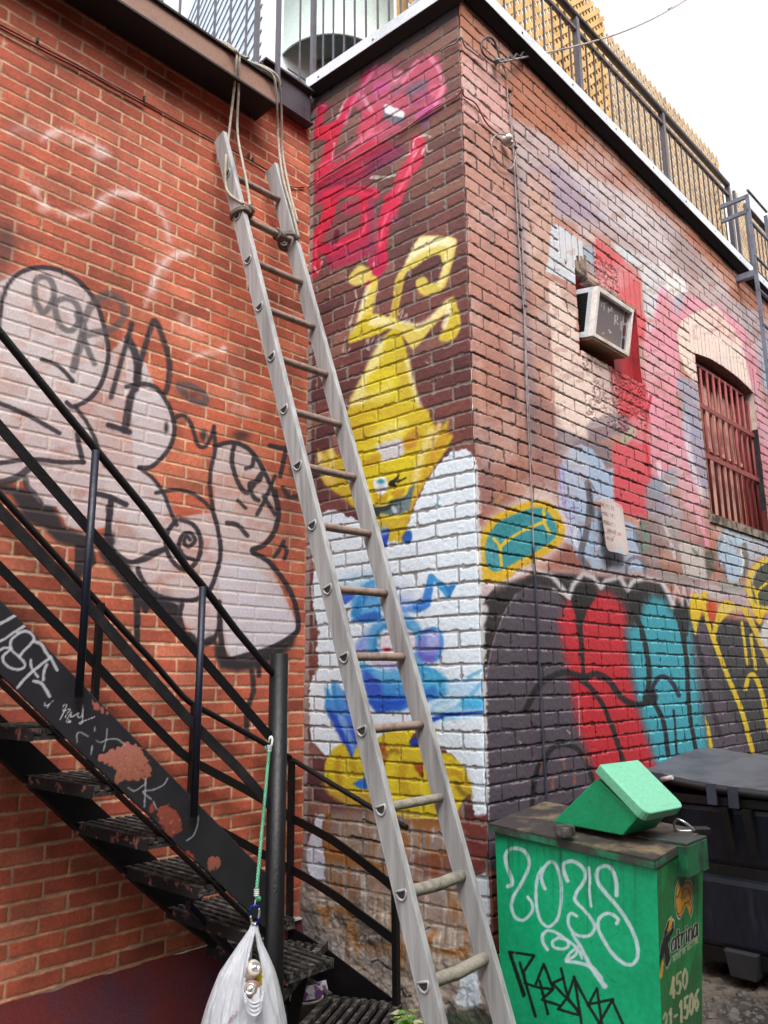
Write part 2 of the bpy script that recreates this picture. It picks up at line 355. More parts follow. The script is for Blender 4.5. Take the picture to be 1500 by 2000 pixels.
o(a((990, 790), (985, 820), (960, 830)), 8); o(a((1075, 860), (1040, 940), (1005, 1010)), 8); o(a((1030, 940), (1075, 1010)), 8)
o(a((1055, 740), (1100, 750), (1140, 748)), 9); o(a((1118, 755), (1095, 860)), 9); P.blob(a((1150, 830))[0], 9, 20, OL, .9); o(a((1105, 905), (1130, 940), (1172, 936)), 9); o(a((930, 955), (960, 985)), 7)
o(q((930, 315), (1060, 350), (1140, 385), (1230, 425)), 11, .95); o(q((1085, 380), (1075, 500), (1060, 620), (1050, 720)), 12, .95); P.blob((213, 1052), 14, 14, OL, .85)
o(q((1060, 740), (1090, 840), (1150, 920), (1250, 985), (1350, 970), (1480, 900), (1600, 860)), 8)
o(b((690, 30), (655, 80), (652, 150), (690, 210), (735, 224), (775, 180), (785, 110), (755, 50), (705, 30)), 9, .95)
o(b((742, 108), (728, 92), (720, 120), (738, 135), (762, 112), (748, 84), (715, 88), (700, 130), (718, 172), (755, 185)), 8, .95)
o(b((640, 150), (560, 190), (500, 192), (445, 150)), 8); o(b((830, -10), (852, 70), (862, 160), (845, 240), (815, 310), (770, 340), (715, 345), (640, 335), (585, 305), (548, 250), (540, 220)), 9, .95)
o(b((712, 355), (704, 410), (725, 475), (770, 512), (812, 515), (846, 480), (858, 420), (856, 350)), 9, .95)
o(b((858, 370), (862, 470), (876, 560), (905, 574), (960, 560), (1050, 535), (1140, 485), (1166, 445), (1150, 350), (1110, 270), (1050, 195), (985, 152), (1030, 130), (1070, 80), (1088, 10), (1075, -80)), 10, .97)
o(b((888, 42), (930, 52), (965, 92)), 9); o(b((1108, 115), (1090, 150), (1072, 175)), 8); o(b((1105, 130), (1120, 150), (1112, 182)), 8)
o(b((420, -20), (425, 60), (440, 120)), 8, .8); P.blob((560, 1010), 30, 60, (70, 50, 48), .25)
# darker patches lower down
P.blob((40, 1500), 60, 30, (60, 34, 30), .3); P.blob((430, 1800), 80, 60, (70, 34, 30), .3)
nu, nv = len(ts), len(zs); i_ = np.arange((nu - 1) * (nv - 1)); a_ = (i_ // (nu - 1)) * nu + i_ % (nu - 1); keepL = ~((z[a_] > 2.96) & (t[a_] < -.392))
me = grid_mesh('brick_facing', X + LW.n * (-(1 - face) * .0026 + (fbm(t * 60, z * 60, 1.0) - .5) * .0012 * face + (hash2(k, j, 77) - .5) * .0012)[:, None], len(ts), len(zs), keepL)
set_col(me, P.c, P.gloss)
t_left = thing('brick_building', 'orange brick building with a big silver and black graffiti throw-up', 'building', LW.at(-.9, 0, GZ))
link('brick_wall', me, mat_brick, t_left)

# ---------------------------------------------------------------- corner building: shared brick grid, narrow side
HN = 3.30
ts = cols((-1.036, 0, .0034, .0034)); zs = cols((GZ, HN, .0034, .0034))
t, z, X = wall_grid(NW, ts, zs)
k, j, face, fz = bricks(t, z, .0677, 1.488, .215, .0086, 11.0, True, 1.3)
flat = np.clip(sstep(-.84, -1.0, z + (fbm(t * 5, z * 5, 2.2) - .5) * .25), 0, 1)
c = base_bricks(k, j, face, (118, 66, 60), (82, 44, 48), (134, 90, 80), (150, 138, 130), 11.0, t, z)
warm = sstep(.9, 3.0, z)[:, None]; c = c * (1 - warm * .55) + np.array((132, 100, 90)) / 255 * warm * .55 * (.4 + .6 * face[:, None]) + warm * .55 * (1 - face[:, None]) * .35  # browner upper bricks, with the brighter light up there baked into their colour
pl = np.array((158, 146, 136)) / 255 * (1 + (fbm(t * 14, z * 14, 6.0) - .5)[:, None] * .7)
c = c + (pl - c) * (flat * .9)[:, None]
mort = (1 - face) * (1 - flat)
P = Painter(proj(X), c, mort)
f = Z(560, 0, 3.75); g = Z(560, 400, 3.75); h = Z(560, 800, 3.75); q = Z(560, 1200, 3.75); w = Z(560, 1600, 3.75)
# --- red figure
CR = (206, 40, 72); PK = (222, 92, 128); DK = (140, 24, 62); MG = (205, 84, 158); GY = (112, 94, 112)
P.poly(f((180, 1400), (250, 1220), (520, 1010), (540, 850), (470, 740), (560, 580), (700, 460), (1060, 390), (1150, 600), (1100, 800), (880, 930), (860, 1100), (560, 1300), (330, 1480), (220, 1500)), (126, 50, 70), .3, 20, patch=.4)
P.poly(f((560, 590), (640, 500), (740, 480), (860, 560), (930, 460), (1040, 395), (1120, 440), (1130, 560), (1160, 640), (1130, 760), (1040, 800), (950, 860), (860, 940), (740, 1000), (640, 1060), (540, 1000), (560, 860), (480, 760), (450, 730), (520, 640)), PK, .62, 16, patch=.6)
P.stroke(f((690, 320), (665, 400), (630, 470), (570, 570)), 18, (196, 40, 86), .9, 6)
P.poly(f((740, 500), (860, 560), (800, 640), (740, 640)), (196, 110, 130), .6, 10); P.poly(f((640, 620), (740, 600), (740, 640), (650, 700)), MG, .7, 8); P.poly(f((950, 830), (1100, 740), (1140, 760), (1050, 850), (950, 870)), MG, .8, 8)
P.poly(f((870, 640), (1010, 570), (1030, 640), (930, 700), (890, 700)), GY, .8, 8); P.poly(f((760, 640), (840, 600), (840, 660), (780, 700)), (112, 96, 112), .5, 10); P.poly(f((640, 500), (700, 470), (800, 480), (800, 560), (640, 600), (570, 640)), (160, 80, 110), .4, 14)
P.poly(f((930, 720), (1040, 660), (1050, 720), (930, 790)), (150, 70, 110), .6, 10); P.poly(f((1060, 620), (1160, 630), (1150, 680), (1050, 700)), (224, 110, 140), .7, 8)
P.poly(f((540, 850), (640, 760), (700, 860), (640, 960), (520, 1010)), (214, 66, 98), .7, 10); P.stroke(f((560, 710), (590, 760), (620, 810)), 9, (226, 170, 190), .6, 6); P.stroke(f((840, 530), (790, 590)), 8, (230, 160, 180), .6, 6)
P.poly(f((705, 800), (740, 880), (830, 905), (860, 850), (780, 850)), (104, 112, 122), .95, 6, m=1); P.poly(f((720, 765), (790, 790), (860, 820), (855, 858), (790, 850), (720, 820)), (232, 228, 232), 1, 4, m=1); P.blob(f((1010, 880))[0], 8, 16, (150, 90, 160), .6)
P.poly(f((200, 1340), (250, 1240), (430, 1160), (560, 1040), (760, 1040), (800, 1120), (640, 1190), (560, 1290), (430, 1340), (330, 1430), (260, 1500), (205, 1470)), (206, 44, 80), .8, 12, patch=.42)
P.poly(f((640, 1120), (820, 1060), (840, 1130), (760, 1200), (560, 1300), (560, 1230)), (120, 44, 86), .6, 14); P.poly(f((330, 1290), (560, 1260), (640, 1300), (430, 1400), (250, 1440)), (150, 30, 70), .5, 18)
P.stroke(f((470, 1100), (560, 1020), (620, 960)), 12, (232, 140, 160), .5, 10)
P.blob(f((255, 790))[0], 13, 11, (210, 40, 84), 1); P.stroke(f((250, 800), (240, 880), (210, 960)), 14, CR, .95, 4); P.stroke(f((195, 1000), (260, 960), (330, 930), (390, 890), (430, 790), (480, 730)), 18, (212, 46, 84), .95, 5); P.stroke(f((370, 920), (330, 1020), (290, 1200), (230, 1300)), 20, CR, .92, 5, w2=26)
P.poly(f((180, 1020), (210, 950), (340, 920), (300, 1010)), (212, 32, 62), .95, 5)
P.stroke(f((960, 1040), (940, 1170), (870, 1270), (800, 1440), (760, 1560)), 30, (214, 58, 88), .92, 8, w2=26)
P.stroke(g((760, -40), (720, 100), (700, 200), (690, 320), (700, 430), (600, 580)), 26, (212, 40, 78), .95, 6, w2=16)
P.stroke(g((330, -40), (290, 120), (215, 250), (190, 380), (225, 440), (170, 520)), 25, (208, 28, 60), .97, 5, w2=18); P.stroke(f((300, 1440), (420, 1400), (560, 1400), (640, 1420)), 22, (214, 40, 76), .95, 6)
P.stroke(g((575, -20), (590, 110), (560, 200), (460, 270), (330, 330), (280, 320)), 26, (206, 30, 66), .95, 6)
P.poly(g((280, 290), (420, 290), (620, 230), (620, 330), (560, 390), (430, 440), (320, 470), (285, 400)), (176, 30, 76), .78, 10, patch=.35); P.poly(g((330, 90), (560, 60), (540, 200), (400, 260), (260, 270)), (124, 40, 62), .3, 18, patch=.4)
P.poly(g((590, -20), (650, -20), (640, 300), (600, 420), (600, 440)), (140, 60, 96), .6, 10); P.poly(g((610, 380), (700, 330), (720, 460), (640, 520), (600, 440)), (190, 30, 78), .85, 8); P.poly(g((420, -20), (540, -20), (520, 60), (400, 60)), (190, 40, 80), .7, 8); P.stroke(g((370, 200), (350, 290)), 10, (90, 20, 44), .9, 4)
P.blob(g((800, 110))[0], 12, 10, (160, 80, 120), .5)
for pts in [f((360, 860), (440, 720)), g((180, 430), (230, 490), (260, 420)), g((560, 370), (590, 410), (600, 350)), g((640, 390), (640, 460)), g((170, 370), (165, 450)), f((350, 1050), (330, 1170)), f((370, 870), (410, 770))]: P.stroke(pts, 3, (214, 196, 200), .65, 3, jit=4)
for pts in [f((925, 1075), (940, 1020), (1010, 990), (1050, 1000)), f((930, 1150), (960, 1100)), f((860, 1140), (900, 1130)), f((990, 1130), (1020, 1060), (1030, 1110), (1070, 1100)), f((610, 1305), (700, 1300), (800, 1285)), f((620, 1310), (640, 1290), (760, 1300))]: P.stroke(pts, 2.6, (206, 200, 194), .8, 2, jit=2.5)
for pts, wd, cl, al in [(f((700, 330), (640, 500), (560, 640), (480, 760), (430, 900)), 7, (232, 120, 160), .7), (f((1050, 420), (1120, 520), (1140, 640), (1090, 760)), 9, (236, 150, 180), .65), (f((960, 450), (900, 520), (850, 600)), 8, (232, 140, 172), .6), (f((240, 1220), (420, 1120), (560, 1010), (700, 960)), 7, (236, 110, 140), .6), (f((230, 1380), (400, 1330), (560, 1260), (700, 1160)), 6, (110, 16, 50), .7), (f((330, 1460), (460, 1380), (620, 1400)), 6, (120, 20, 54), .6), (g((330, 300), (430, 280), (540, 220), (580, 120), (560, 20)), 5, (236, 90, 120), .7), (g((250, 190), (210, 300), (220, 400)), 5, (236, 80, 110), .7), (g((740, 60), (700, 180), (680, 300)), 5, (240, 110, 140), .7), (f((940, 1080), (900, 1240), (820, 1400)), 6, (240, 120, 146), .6), (f((200, 830), (235, 770), (280, 775)), 5, (240, 110, 150), .8)]: P.stroke(pts, wd, cl, al, 5)
# --- yellow figure
YE = (212, 192, 50); CM = (236, 226, 150); OC = (198, 150, 40)
P.poly(g((860, 440), (960, 250), (1060, 225), (1235, 245), (1230, 350), (1195, 480), (1150, 610), (1010, 665), (955, 610), (945, 555), (1005, 525), (1050, 575), (1105, 560), (1140, 450), (1120, 370), (1050, 380), (950, 450), (880, 500), (850, 580), (830, 700), (800, 860), (750, 860), (780, 680), (800, 540)), (228, 214, 116), .96, 6, col2=(208, 186, 74), g=(800, 460, 840, 620))
P.poly(g((960, 260), (1060, 232), (1225, 250), (1215, 300), (1090, 310), (960, 370), (880, 430), (880, 400)), (246, 240, 200), .85, 10); P.stroke(g((1190, 330), (1160, 470), (1120, 580)), 12, (242, 234, 176), .6, 8); P.stroke(g((830, 560), (800, 700), (780, 820)), 8, (170, 130, 50), .5, 6)
P.poly(g((450, 560), (470, 500), (545, 440), (620, 490), (600, 560), (500, 590)), (224, 206, 110), .95, 8); P.poly(g((620, 520), (660, 540), (655, 640), (630, 780), (620, 850), (520, 880), (540, 760), (590, 600)), (226, 208, 90), .96, 7); P.stroke(g((600, 600), (560, 720), (530, 840)), 10, (244, 236, 190), .7, 8)
P.poly(g((455, 1010), (490, 890), (620, 800), (760, 830), (750, 900), (640, 960), (560, 985)), YE, .96, 7); P.poly(g((640, 810), (770, 830), (860, 850), (970, 880), (960, 920), (840, 930), (700, 890), (600, 880)), (238, 226, 168), .9, 8)
P.poly(g((760, 840), (960, 890), (1060, 820), (1130, 740), (1210, 675), (1245, 730), (1275, 880), (1220, 985), (1115, 990), (1150, 890), (1180, 790), (1080, 880), (1000, 980), (930, 1055), (880, 1010), (830, 930)), (220, 200, 96), .95, 7); P.stroke(g((960, 900), (1060, 840), (1180, 720)), 14, (244, 236, 186), .7, 10); P.poly(g((1210, 720), (1250, 780), (1240, 960), (1120, 985), (1200, 850)), (206, 180, 40), .7, 8); P.stroke(g((1190, 760), (1150, 890)), 10, (246, 240, 206), .7, 6)
P.poly(g((760, 915), (830, 925), (880, 1080), (930, 1300), (985, 1500)) + h((1030, 60), (800, 160), (470, 160)) + g((462, 1470), (480, 1400), (540, 1280), (620, 1120), (700, 1000)), (208, 188, 46), .97, 9)
P.poly(g((720, 960), (640, 1060), (560, 1240), (480, 1400), (460, 1480), (560, 1480), (600, 1300), (690, 1120)), (240, 232, 176), .75, 14); P.poly(g((800, 1000), (850, 1050), (900, 1250), (880, 1440), (800, 1300), (790, 1120)), (198, 168, 60), .5, 14); P.stroke(g((880, 1130), (930, 1350), (990, 1510)), 9, (238, 226, 206), .6, 8); P.poly(g((600, 1250), (740, 1200), (820, 1260), (780, 1400), (600, 1380)), (222, 206, 40), .7, 14)
P.poly(g((560, 1380), (700, 1330), (760, 1260), (790, 1350), (720, 1430), (560, 1450)), (226, 212, 120), .6, 14)
P.poly(h((470, -20), (980, -20), (1050, 60), (1090, 130), (1080, 200), (1180, 80), (1165, 180), (1215, 190), (1170, 290), (1080, 420), (1020, 520), (920, 720), (855, 960), (745, 965), (690, 880), (640, 790), (500, 730), (430, 650), (290, 560), (235, 440), (225, 290), (270, 320), (325, 275), (365, 330), (420, 320), (470, 200)), (204, 178, 44), .97, 8)
P.poly(h((470, 140), (560, 60), (820, 60), (940, 160), (960, 300), (880, 520), (850, 640), (760, 700), (620, 690), (560, 520), (540, 380), (500, 300)), (220, 200, 34), .8, 16); P.poly(h((470, 90), (640, 120), (600, 200), (480, 260)), (196, 162, 50), .6, 16)
P.poly(h((620, 180), (760, 90), (880, 90), (850, 190), (700, 230)), (232, 220, 150), .6, 14); P.poly(h((640, 265), (830, 210), (850, 240), (870, 300), (830, 345), (700, 385), (690, 330)), (206, 202, 214), .95, 7, m=1)
P.poly(h((850, 220), (960, 130), (950, 260), (880, 300)), (178, 118, 40), .8, 12); P.poly(h((560, 380), (670, 330), (660, 400), (580, 430)), (180, 130, 40), .6, 12); P.poly(h((540, 330), (600, 320), (680, 250), (640, 240)), (232, 216, 90), .5, 10)
P.poly(h((1090, 130), (1200, 190), (1120, 330), (960, 620), (870, 930), (850, 900), (920, 640), (1020, 420)), (198, 150, 42), .8, 14); P.stroke(h((1060, 160), (980, 360), (940, 520)), 14, (236, 220, 170), .6, 12); P.stroke(h((1120, 110), (1060, 280)), 9, (228, 206, 150), .7, 7)
P.poly(h((235, 310), (270, 330), (290, 410), (360, 470), (330, 560), (250, 470)), (224, 190, 120), .7, 10); P.stroke(h((240, 330), (250, 380)), 8, (234, 216, 160), .8, 6); P.stroke(h((325, 300), (335, 400)), 9, (236, 218, 160), .8, 6); P.poly(h((380, 380), (520, 380), (560, 600), (480, 700), (380, 600)), (196, 164, 50), .6, 14)
P.poly(h((590, 700), (700, 690), (860, 610), (935, 545), (905, 690), (890, 750), (800, 770), (690, 780), (620, 760)), (84, 104, 118), .96, 7); P.poly(h((600, 715), (760, 690), (870, 680), (790, 720), (690, 750), (690, 790), (630, 780)), (44, 44, 42), .9, 6, curve=False); P.poly(h((790, 710), (900, 670), (890, 730), (820, 760)), (120, 140, 150), .7, 6); P.stroke(h((780, 720), (800, 760)), 8, (214, 220, 230), .8, 5)
P.stroke(h((590, 560), (620, 680), (720, 690), (760, 640), (860, 620), (890, 540)), 7, (236, 222, 60), .8, 5); P.poly(h((630, 610), (730, 610), (720, 680), (650, 680)), (190, 140, 30), .6, 8); P.poly(h((770, 600), (860, 580), (850, 630), (790, 650)), (186, 130, 30), .7, 10)
P.poly(h((635, 520), (660, 500), (725, 500), (742, 580), (690, 625), (645, 590)), (236, 236, 240), .98, 5, m=1); P.blob(h((690, 528))[0], 8, 5, (40, 150, 180), 1); P.blob(h((690, 575))[0], 7, 9, (178, 182, 200), .7)
P.stroke(h((762, 545), (790, 520), (820, 480)), 9, (30, 24, 20), .95, 4, w2=3); P.stroke(h((770, 530), (830, 520), (870, 500)), 6, (30, 24, 20), .9, 4, w2=3); P.stroke(h((775, 545), (800, 560)), 10, (30, 24, 20), .9, 4, w2=4); P.stroke(h((690, 770), (740, 780), (820, 780), (880, 750)), 6, (222, 206, 70), .8, 5)
P.poly(h((650, 820), (760, 800), (850, 800), (830, 960), (750, 960)), (206, 176, 50), .7, 8)
# scratchy chalk around it
for pts in [g((500, 630), (510, 700), (480, 820), (470, 870)), g((460, 860), (480, 940), (520, 830)), g((430, 970), (410, 1060), (430, 1100), (465, 1050)), g((560, 1060), (600, 980), (590, 1060), (640, 970), (600, 1070), (690, 960), (660, 1020)), g((820, 800), (850, 770), (830, 850), (880, 800), (850, 870), (900, 850)), g((1020, 1150), (1070, 1175)), g((395, 1195), (410, 1180)), g((580, 610), (540, 760)), g((655, 640), (640, 740))]: P.stroke(pts, 2.8, (196, 188, 184), .7, 2.5, jit=2.5)
# --- white ground
WH = (224, 236, 246)
P.poly(h((560, 820), (690, 870), (750, 960), (850, 965), (930, 720), (1020, 530), (1110, 400), (1180, 330), (1215, 295), (1250, 300), (1290, 285), (1350, 310), (1383, 350), (1390, 480), (1392, 700), (1405, 1000), (1415, 1300), (1425, 1500)) + q((1440, 200), (1445, 420), (1452, 600), (1470, 760), (1465, 960), (1460, 1200), (1465, 1450), (1380, 1490), (1350, 1300), (1290, 1120), (1200, 1020), (900, 840), (650, 920), (420, 940), (300, 1040), (250, 1000), (180, 920), (165, 800), (160, 600), (180, 470), (235, 390), (215, 250), (235, 130), (205, 0)) + h((200, 1480), (180, 1320), (205, 1130), (165, 1000), (160, 880), (250, 760), (310, 725), (380, 740), (420, 770)), WH, .97, 4, m=.58, curve=False, jit=5)
P.poly(q((1400, 900), (1460, 900), (1460, 1470), (1390, 1490), (1370, 1250)), WH, .92, 5, m=.6, curve=False, jit=5)
for pts in [h((1180, 330), (1210, 340), (1190, 350)), h((1100, 680), (1120, 640), (1090, 700), (1130, 700))]: P.stroke(pts, 2.5, (110, 190, 210), .6, 3)
# --- blue figure
B1 = (72, 166, 222); B2 = (30, 74, 186); B3 = (150, 190, 228); LV = (136, 134, 212)
P.poly(h((690, 890), (720, 868), (750, 880), (742, 960), (705, 1040), (680, 990)), (34, 62, 176), .97, 5); P.poly(h((845, 950), (870, 890), (915, 895), (912, 960), (880, 985)), (30, 84, 170), .95, 5); P.stroke(h((700, 1020), (718, 1110), (740, 1180), (790, 1330)), 8, (40, 84, 190), .9, 4); P.poly(h((660, 860), (730, 850), (740, 900), (680, 930)), (150, 170, 200), .6, 10)
P.stroke(h((960, 1450), (1020, 1420), (1060, 1230)), 20, (56, 128, 204), .95, 5, w2=14, curve=False); P.poly(h((1040, 1210), (1070, 1210), (1180, 1300), (1250, 1265), (1195, 1375), (1160, 1370), (1075, 1260), (1040, 1300)), (60, 144, 204), .97, 5, curve=False); P.poly(h((1150, 1290), (1240, 1275), (1190, 1370)), (30, 104, 180), .7, 6, curve=False)
P.poly(h((800, 1360), (950, 1400), (1040, 1330), (1040, 1440), (960, 1480), (800, 1480)), (60, 120, 210), .7, 10); P.poly(h((770, 1290), (880, 1300), (940, 1400), (820, 1440)), (196, 206, 234), .6, 12)
P.poly(h((380, 1250), (620, 1180), (640, 1280), (560, 1340), (440, 1420)), (150, 196, 226), .5, 24); P.poly(h((500, 1340), (640, 1240), (660, 1330), (700, 1450), (640, 1560), (480, 1520)), (70, 150, 212), .85, 10); P.poly(h((400, 1360), (500, 1350), (470, 1400), (420, 1425)), (44, 84, 190), .9, 5); P.stroke(h((560, 1370), (500, 1500)), 16, (40, 130, 196), .8, 7)
P.poly(q((470, 40), (640, -20), (700, 30), (560, 60)), (34, 92, 184), .85, 8)
P.poly(q((500, 260), (540, 160), (640, 60), (700, 80), (640, 260), (560, 340), (520, 330)), (150, 180, 226), .7, 14); P.poly(q((500, 250), (560, 140), (600, 200), (540, 330)), (120, 140, 216), .6, 12)
P.stroke(q((655, 260), (665, 150), (740, 70), (850, 60), (930, 130), (955, 230), (950, 320)), 34, (88, 158, 212), .9, 10); P.stroke(q((655, 250), (670, 150), (750, 80), (850, 75), (920, 150)), 12, (40, 132, 182), .8, 8)
P.poly(q((665, 220), (690, 130), (760, 105), (880, 105), (935, 150), (940, 240), (900, 330), (780, 345), (690, 300)), (222, 214, 224), .97, 8, m=1); P.blob(q((728, 258))[0], 7, 4, (226, 24, 50), 1); P.poly(q((600, 330), (720, 310), (860, 350), (830, 400), (700, 420)), (196, 186, 222), .8, 12); P.poly(q((750, 380), (820, 380), (800, 420), (760, 410)), (140, 110, 200), .6, 8)
P.poly(q((950, 230), (985, 130), (1060, 95), (1125, 140), (1140, 230), (1100, 340), (1020, 350), (965, 300)), (128, 134, 212), .97, 8); P.poly(q((1030, 140), (1100, 130), (1110, 220), (1040, 240)), (178, 190, 232), .8, 12); P.poly(q((960, 250), (1010, 290), (1090, 300), (1060, 350), (980, 330)), (96, 92, 196), .8, 10); P.stroke(q((960, 170), (1020, 120), (1110, 110), (1140, 220), (1100, 330)), 6, (60, 140, 204), .8, 6)
P.poly(q((540, 350), (700, 420), (850, 400), (960, 360), (1080, 400), (1180, 480), (1190, 570), (1090, 630), (960, 640), (880, 690), (820, 710), (760, 700), (700, 720), (640, 700), (590, 610), (560, 470)), (70, 160, 218), .97, 8, col2=(36, 92, 198), g=(720, 1310, 700, 1390)); P.poly(q((560, 420), (640, 440), (700, 560), (640, 600), (580, 560)), (52, 66, 186), .7, 16); P.poly(q((610, 600), (860, 600), (880, 640), (810, 700), (700, 715), (640, 690)), (28, 76, 190), .8, 12); P.poly(q((960, 440), (1100, 420), (1170, 500), (1100, 560), (980, 540)), (76, 178, 220), .7, 16); P.poly(q((640, 400), (860, 390), (850, 460), (660, 470)), (116, 186, 226), .6, 14); P.poly(q((990, 560), (1090, 540), (1070, 620), (980, 640)), (40, 104, 200), .7, 10)
P.poly(q((1180, 480), (1320, 460), (1445, 490), (1450, 590), (1300, 600), (1180, 590)), (172, 208, 236), .8, 10); P.poly(q((1060, 660), (1180, 600), (1330, 600), (1460, 600), (1475, 680), (1460, 740), (1250, 770), (1040, 795), (1050, 730)), (150, 200, 232), .9, 8, curve=False); P.poly(q((1240, 650), (1320, 600), (1465, 605), (1475, 690), (1300, 700)), (62, 170, 220), .85, 8, curve=False); P.stroke(q((1045, 780), (1150, 740), (1260, 730), (1450, 712)), 10, (26, 62, 168), .95, 5, w2=5); P.stroke(q((1330, 460), (1390, 430), (1430, 410)), 7, (90, 170, 214), .8, 5); P.stroke(q((1350, 590), (1440, 490)), 8, (90, 178, 218), .7, 5); P.stroke(q((1100, 700), (1250, 640)), 9, (226, 238, 246), .7, 8)
P.poly(q((275, 500), (300, 560), (330, 590), (350, 490), (380, 500), (410, 560), (450, 560), (470, 720), (520, 830), (530, 950), (560, 1060), (600, 1180), (600, 1250), (540, 1265), (490, 1220), (480, 1060), (400, 910), (330, 780), (275, 690), (285, 600)), (96, 166, 222), .95, 7, curve=False, col2=(38, 74, 188), g=(640, 1340, 690, 1440)); P.poly(q((290, 700), (360, 740), (470, 940), (540, 1100), (540, 1200), (490, 1100), (400, 920)), (30, 66, 180), .8, 10); P.stroke(q((340, 500), (350, 590), (380, 700)), 9, (40, 130, 200), .8, 6); P.stroke(q((300, 560), (300, 680)), 8, (50, 140, 205), .8, 6); P.stroke(q((400, 760), (460, 900), (520, 1060)), 12, (160, 200, 236), .6, 10)
# --- pumpkin
P.poly(q((280, 1080), (330, 1000), (390, 945), (430, 960), (480, 1060), (520, 940), (640, 920), (740, 860), (880, 840), (900, 940), (960, 960), (1090, 1010), (1200, 1020), (1290, 1110), (1345, 1230), (1355, 1310), (1290, 1360), (1250, 1450), (1100, 1500), (880, 1500), (640, 1420), (430, 1390), (310, 1310), (275, 1200)), (214, 190, 40), .97, 6, curve=False)
P.poly(q((275, 1220), (430, 1290), (650, 1310), (700, 1420), (460, 1400), (300, 1310)), (188, 150, 60), .8, 14)
for pts, cl, wd in [(q((380, 1040), (370, 1140), (390, 1240)), (176, 130, 30), 12), (q((480, 1080), (500, 1180)), (186, 150, 30), 14), (q((700, 960), (720, 1040), (700, 1080)), (150, 84, 24), 12), (q((740, 1020), (790, 990), (820, 1010)), (140, 96, 30), 9), (q((860, 1090), (840, 1200), (880, 1300)), (190, 146, 30), 16), (q((1080, 1100), (1120, 1240), (1080, 1400)), (196, 158, 24), 16), (q((1120, 1160), (1260, 1170), (1330, 1280)), (186, 142, 26), 14), (q((620, 1000), (600, 1100)), (236, 218, 90), 14), (q((760, 1080), (760, 1220), (800, 1360)), (230, 206, 40), 16), (q((1000, 1260), (1010, 1400)), (230, 208, 40), 14), (q((1240, 1240), (1290, 1310), (1345, 1330)), (110, 84, 30), 10)]: P.stroke(pts, wd, cl, .7, 9)
P.poly(q((920, 1095), (1000, 1090), (1000, 1190), (980, 1195)), (150, 56, 26), .9, 6, curve=False); P.poly(q((660, 950), (730, 945), (710, 1040), (690, 990)), (150, 66, 30), .8, 6, curve=False); P.poly(q((880, 860), (935, 840), (900, 930), (870, 920)), (222, 200, 30), .95, 5); P.poly(q((905, 920), (960, 900), (970, 960), (910, 965)), (30, 56, 160), .95, 5); P.stroke(q((1080, 850), (1085, 900)), 8, (206, 190, 40), .8, 6)
P.poly(q((540, 1210), (600, 1190), (620, 1250), (560, 1280), (490, 1240)), (30, 100, 206), .97, 7)
# --- lower part: washed drips, lime and ochre
TN = (176, 160, 144)
P.poly(w((270, -60), (650, -70), (900, 10), (1180, 30), (1250, 280), (1300, 480), (1330, 800), (1360, 1000), (1250, 1150), (1180, 1330), (900, 1400), (500, 1300), (260, 1000), (210, 640), (260, 300)), TN, .72, 30, m=.7, curve=False, patch=.2)
for i in range(170):
    x = random.uniform(250, 1330); y = random.uniform(-60, 1000); L = random.uniform(60, 260)
    cl = random.choice([(166, 110, 56), (160, 104, 50), (196, 180, 168), (220, 212, 206), (214, 204, 196), (146, 130, 140), (150, 120, 96)])
    P.stroke(w((x, y), (x + random.uniform(-8, 8), y + L)), random.uniform(3, 10), cl, random.uniform(.4, .85), 5, w2=2, curve=False, m=.9)
for pts in [w((250, 100), (330, 120), (480, 280), (700, 330), (730, 400), (420, 330), (270, 290)), w((220, 640), (480, 650), (560, 900), (520, 960), (440, 780), (300, 700), (290, 780)), w((1050, 230), (1150, 240), (1110, 420), (1060, 420)), w((1030, 880), (1100, 790), (1080, 960), (1350, 930), (1330, 1020), (1100, 980)), w((840, 830), (860, 1010), (830, 1120)), w((560, 920), (780, 900), (790, 1000), (600, 1010)), w((890, 0), (1190, 20), (1140, 70), (940, 60)), w((830, 40), (900, 160), (860, 420), (840, 260))]: P.poly(pts, (160, 100, 42), .85, 12, curve=False, patch=.3)
P.poly(w((490, 730), (600, 740), (700, 840), (780, 880), (700, 920), (540, 910), (500, 800)), (120, 110, 100), .8, 8); P.poly(w((330, 690), (450, 690), (440, 800), (340, 780)), (126, 118, 110), .7, 12); P.poly(w((90, 640), (210, 650), (270, 900), (150, 850), (100, 800)), (140, 134, 128), .85, 10, patch=.4)
P.poly(w((600, 940), (780, 980), (790, 1290), (700, 1220), (540, 1000)), (176, 166, 160), .7, 20)
for pts in [w((270, 880), (360, 1010), (440, 1100)), w((300, 800), (340, 900), (420, 1010))]: P.stroke(pts, 12, (198, 190, 192), .5, 10)
for pts in [w((480, 720), (540, 720), (560, 740)), w((630, 1040), (680, 1030), (720, 1060), (780, 1110)), w((850, 1240), (890, 1290), (930, 1280)), w((560, 0), (690, 60)), w((1000, 820), (1050, 790)), w((470, 120), (700, 170)), w((1170, 1350), (1200, 1340), (1250, 1400))]: P.stroke(pts, 3.4, (36, 32, 32), .9, 2, jit=2.5)
for pts in [w((335, 670), (345, 730), (380, 780)), w((540, 900), (560, 850), (600, 840), (590, 880)), w((600, 860), (680, 850), (700, 870)), w((1200, 930), (1260, 940))]: P.stroke(pts, 3, (210, 204, 200), .7, 3, jit=3)
P.poly(w((140, 190), (200, 80), (215, -40), (280, -30), (250, 90), (275, 300), (280, 450), (180, 420), (150, 330)), (214, 216, 232), .96, 4, m=.75, curve=False, jit=6)
P.poly(w((1385, 430), (1400, 395), (1490, 410), (1520, 560), (1500, 780), (1440, 740), (1400, 560)), (210, 220, 232), .95, 4, m=.6, curve=False, jit=6)
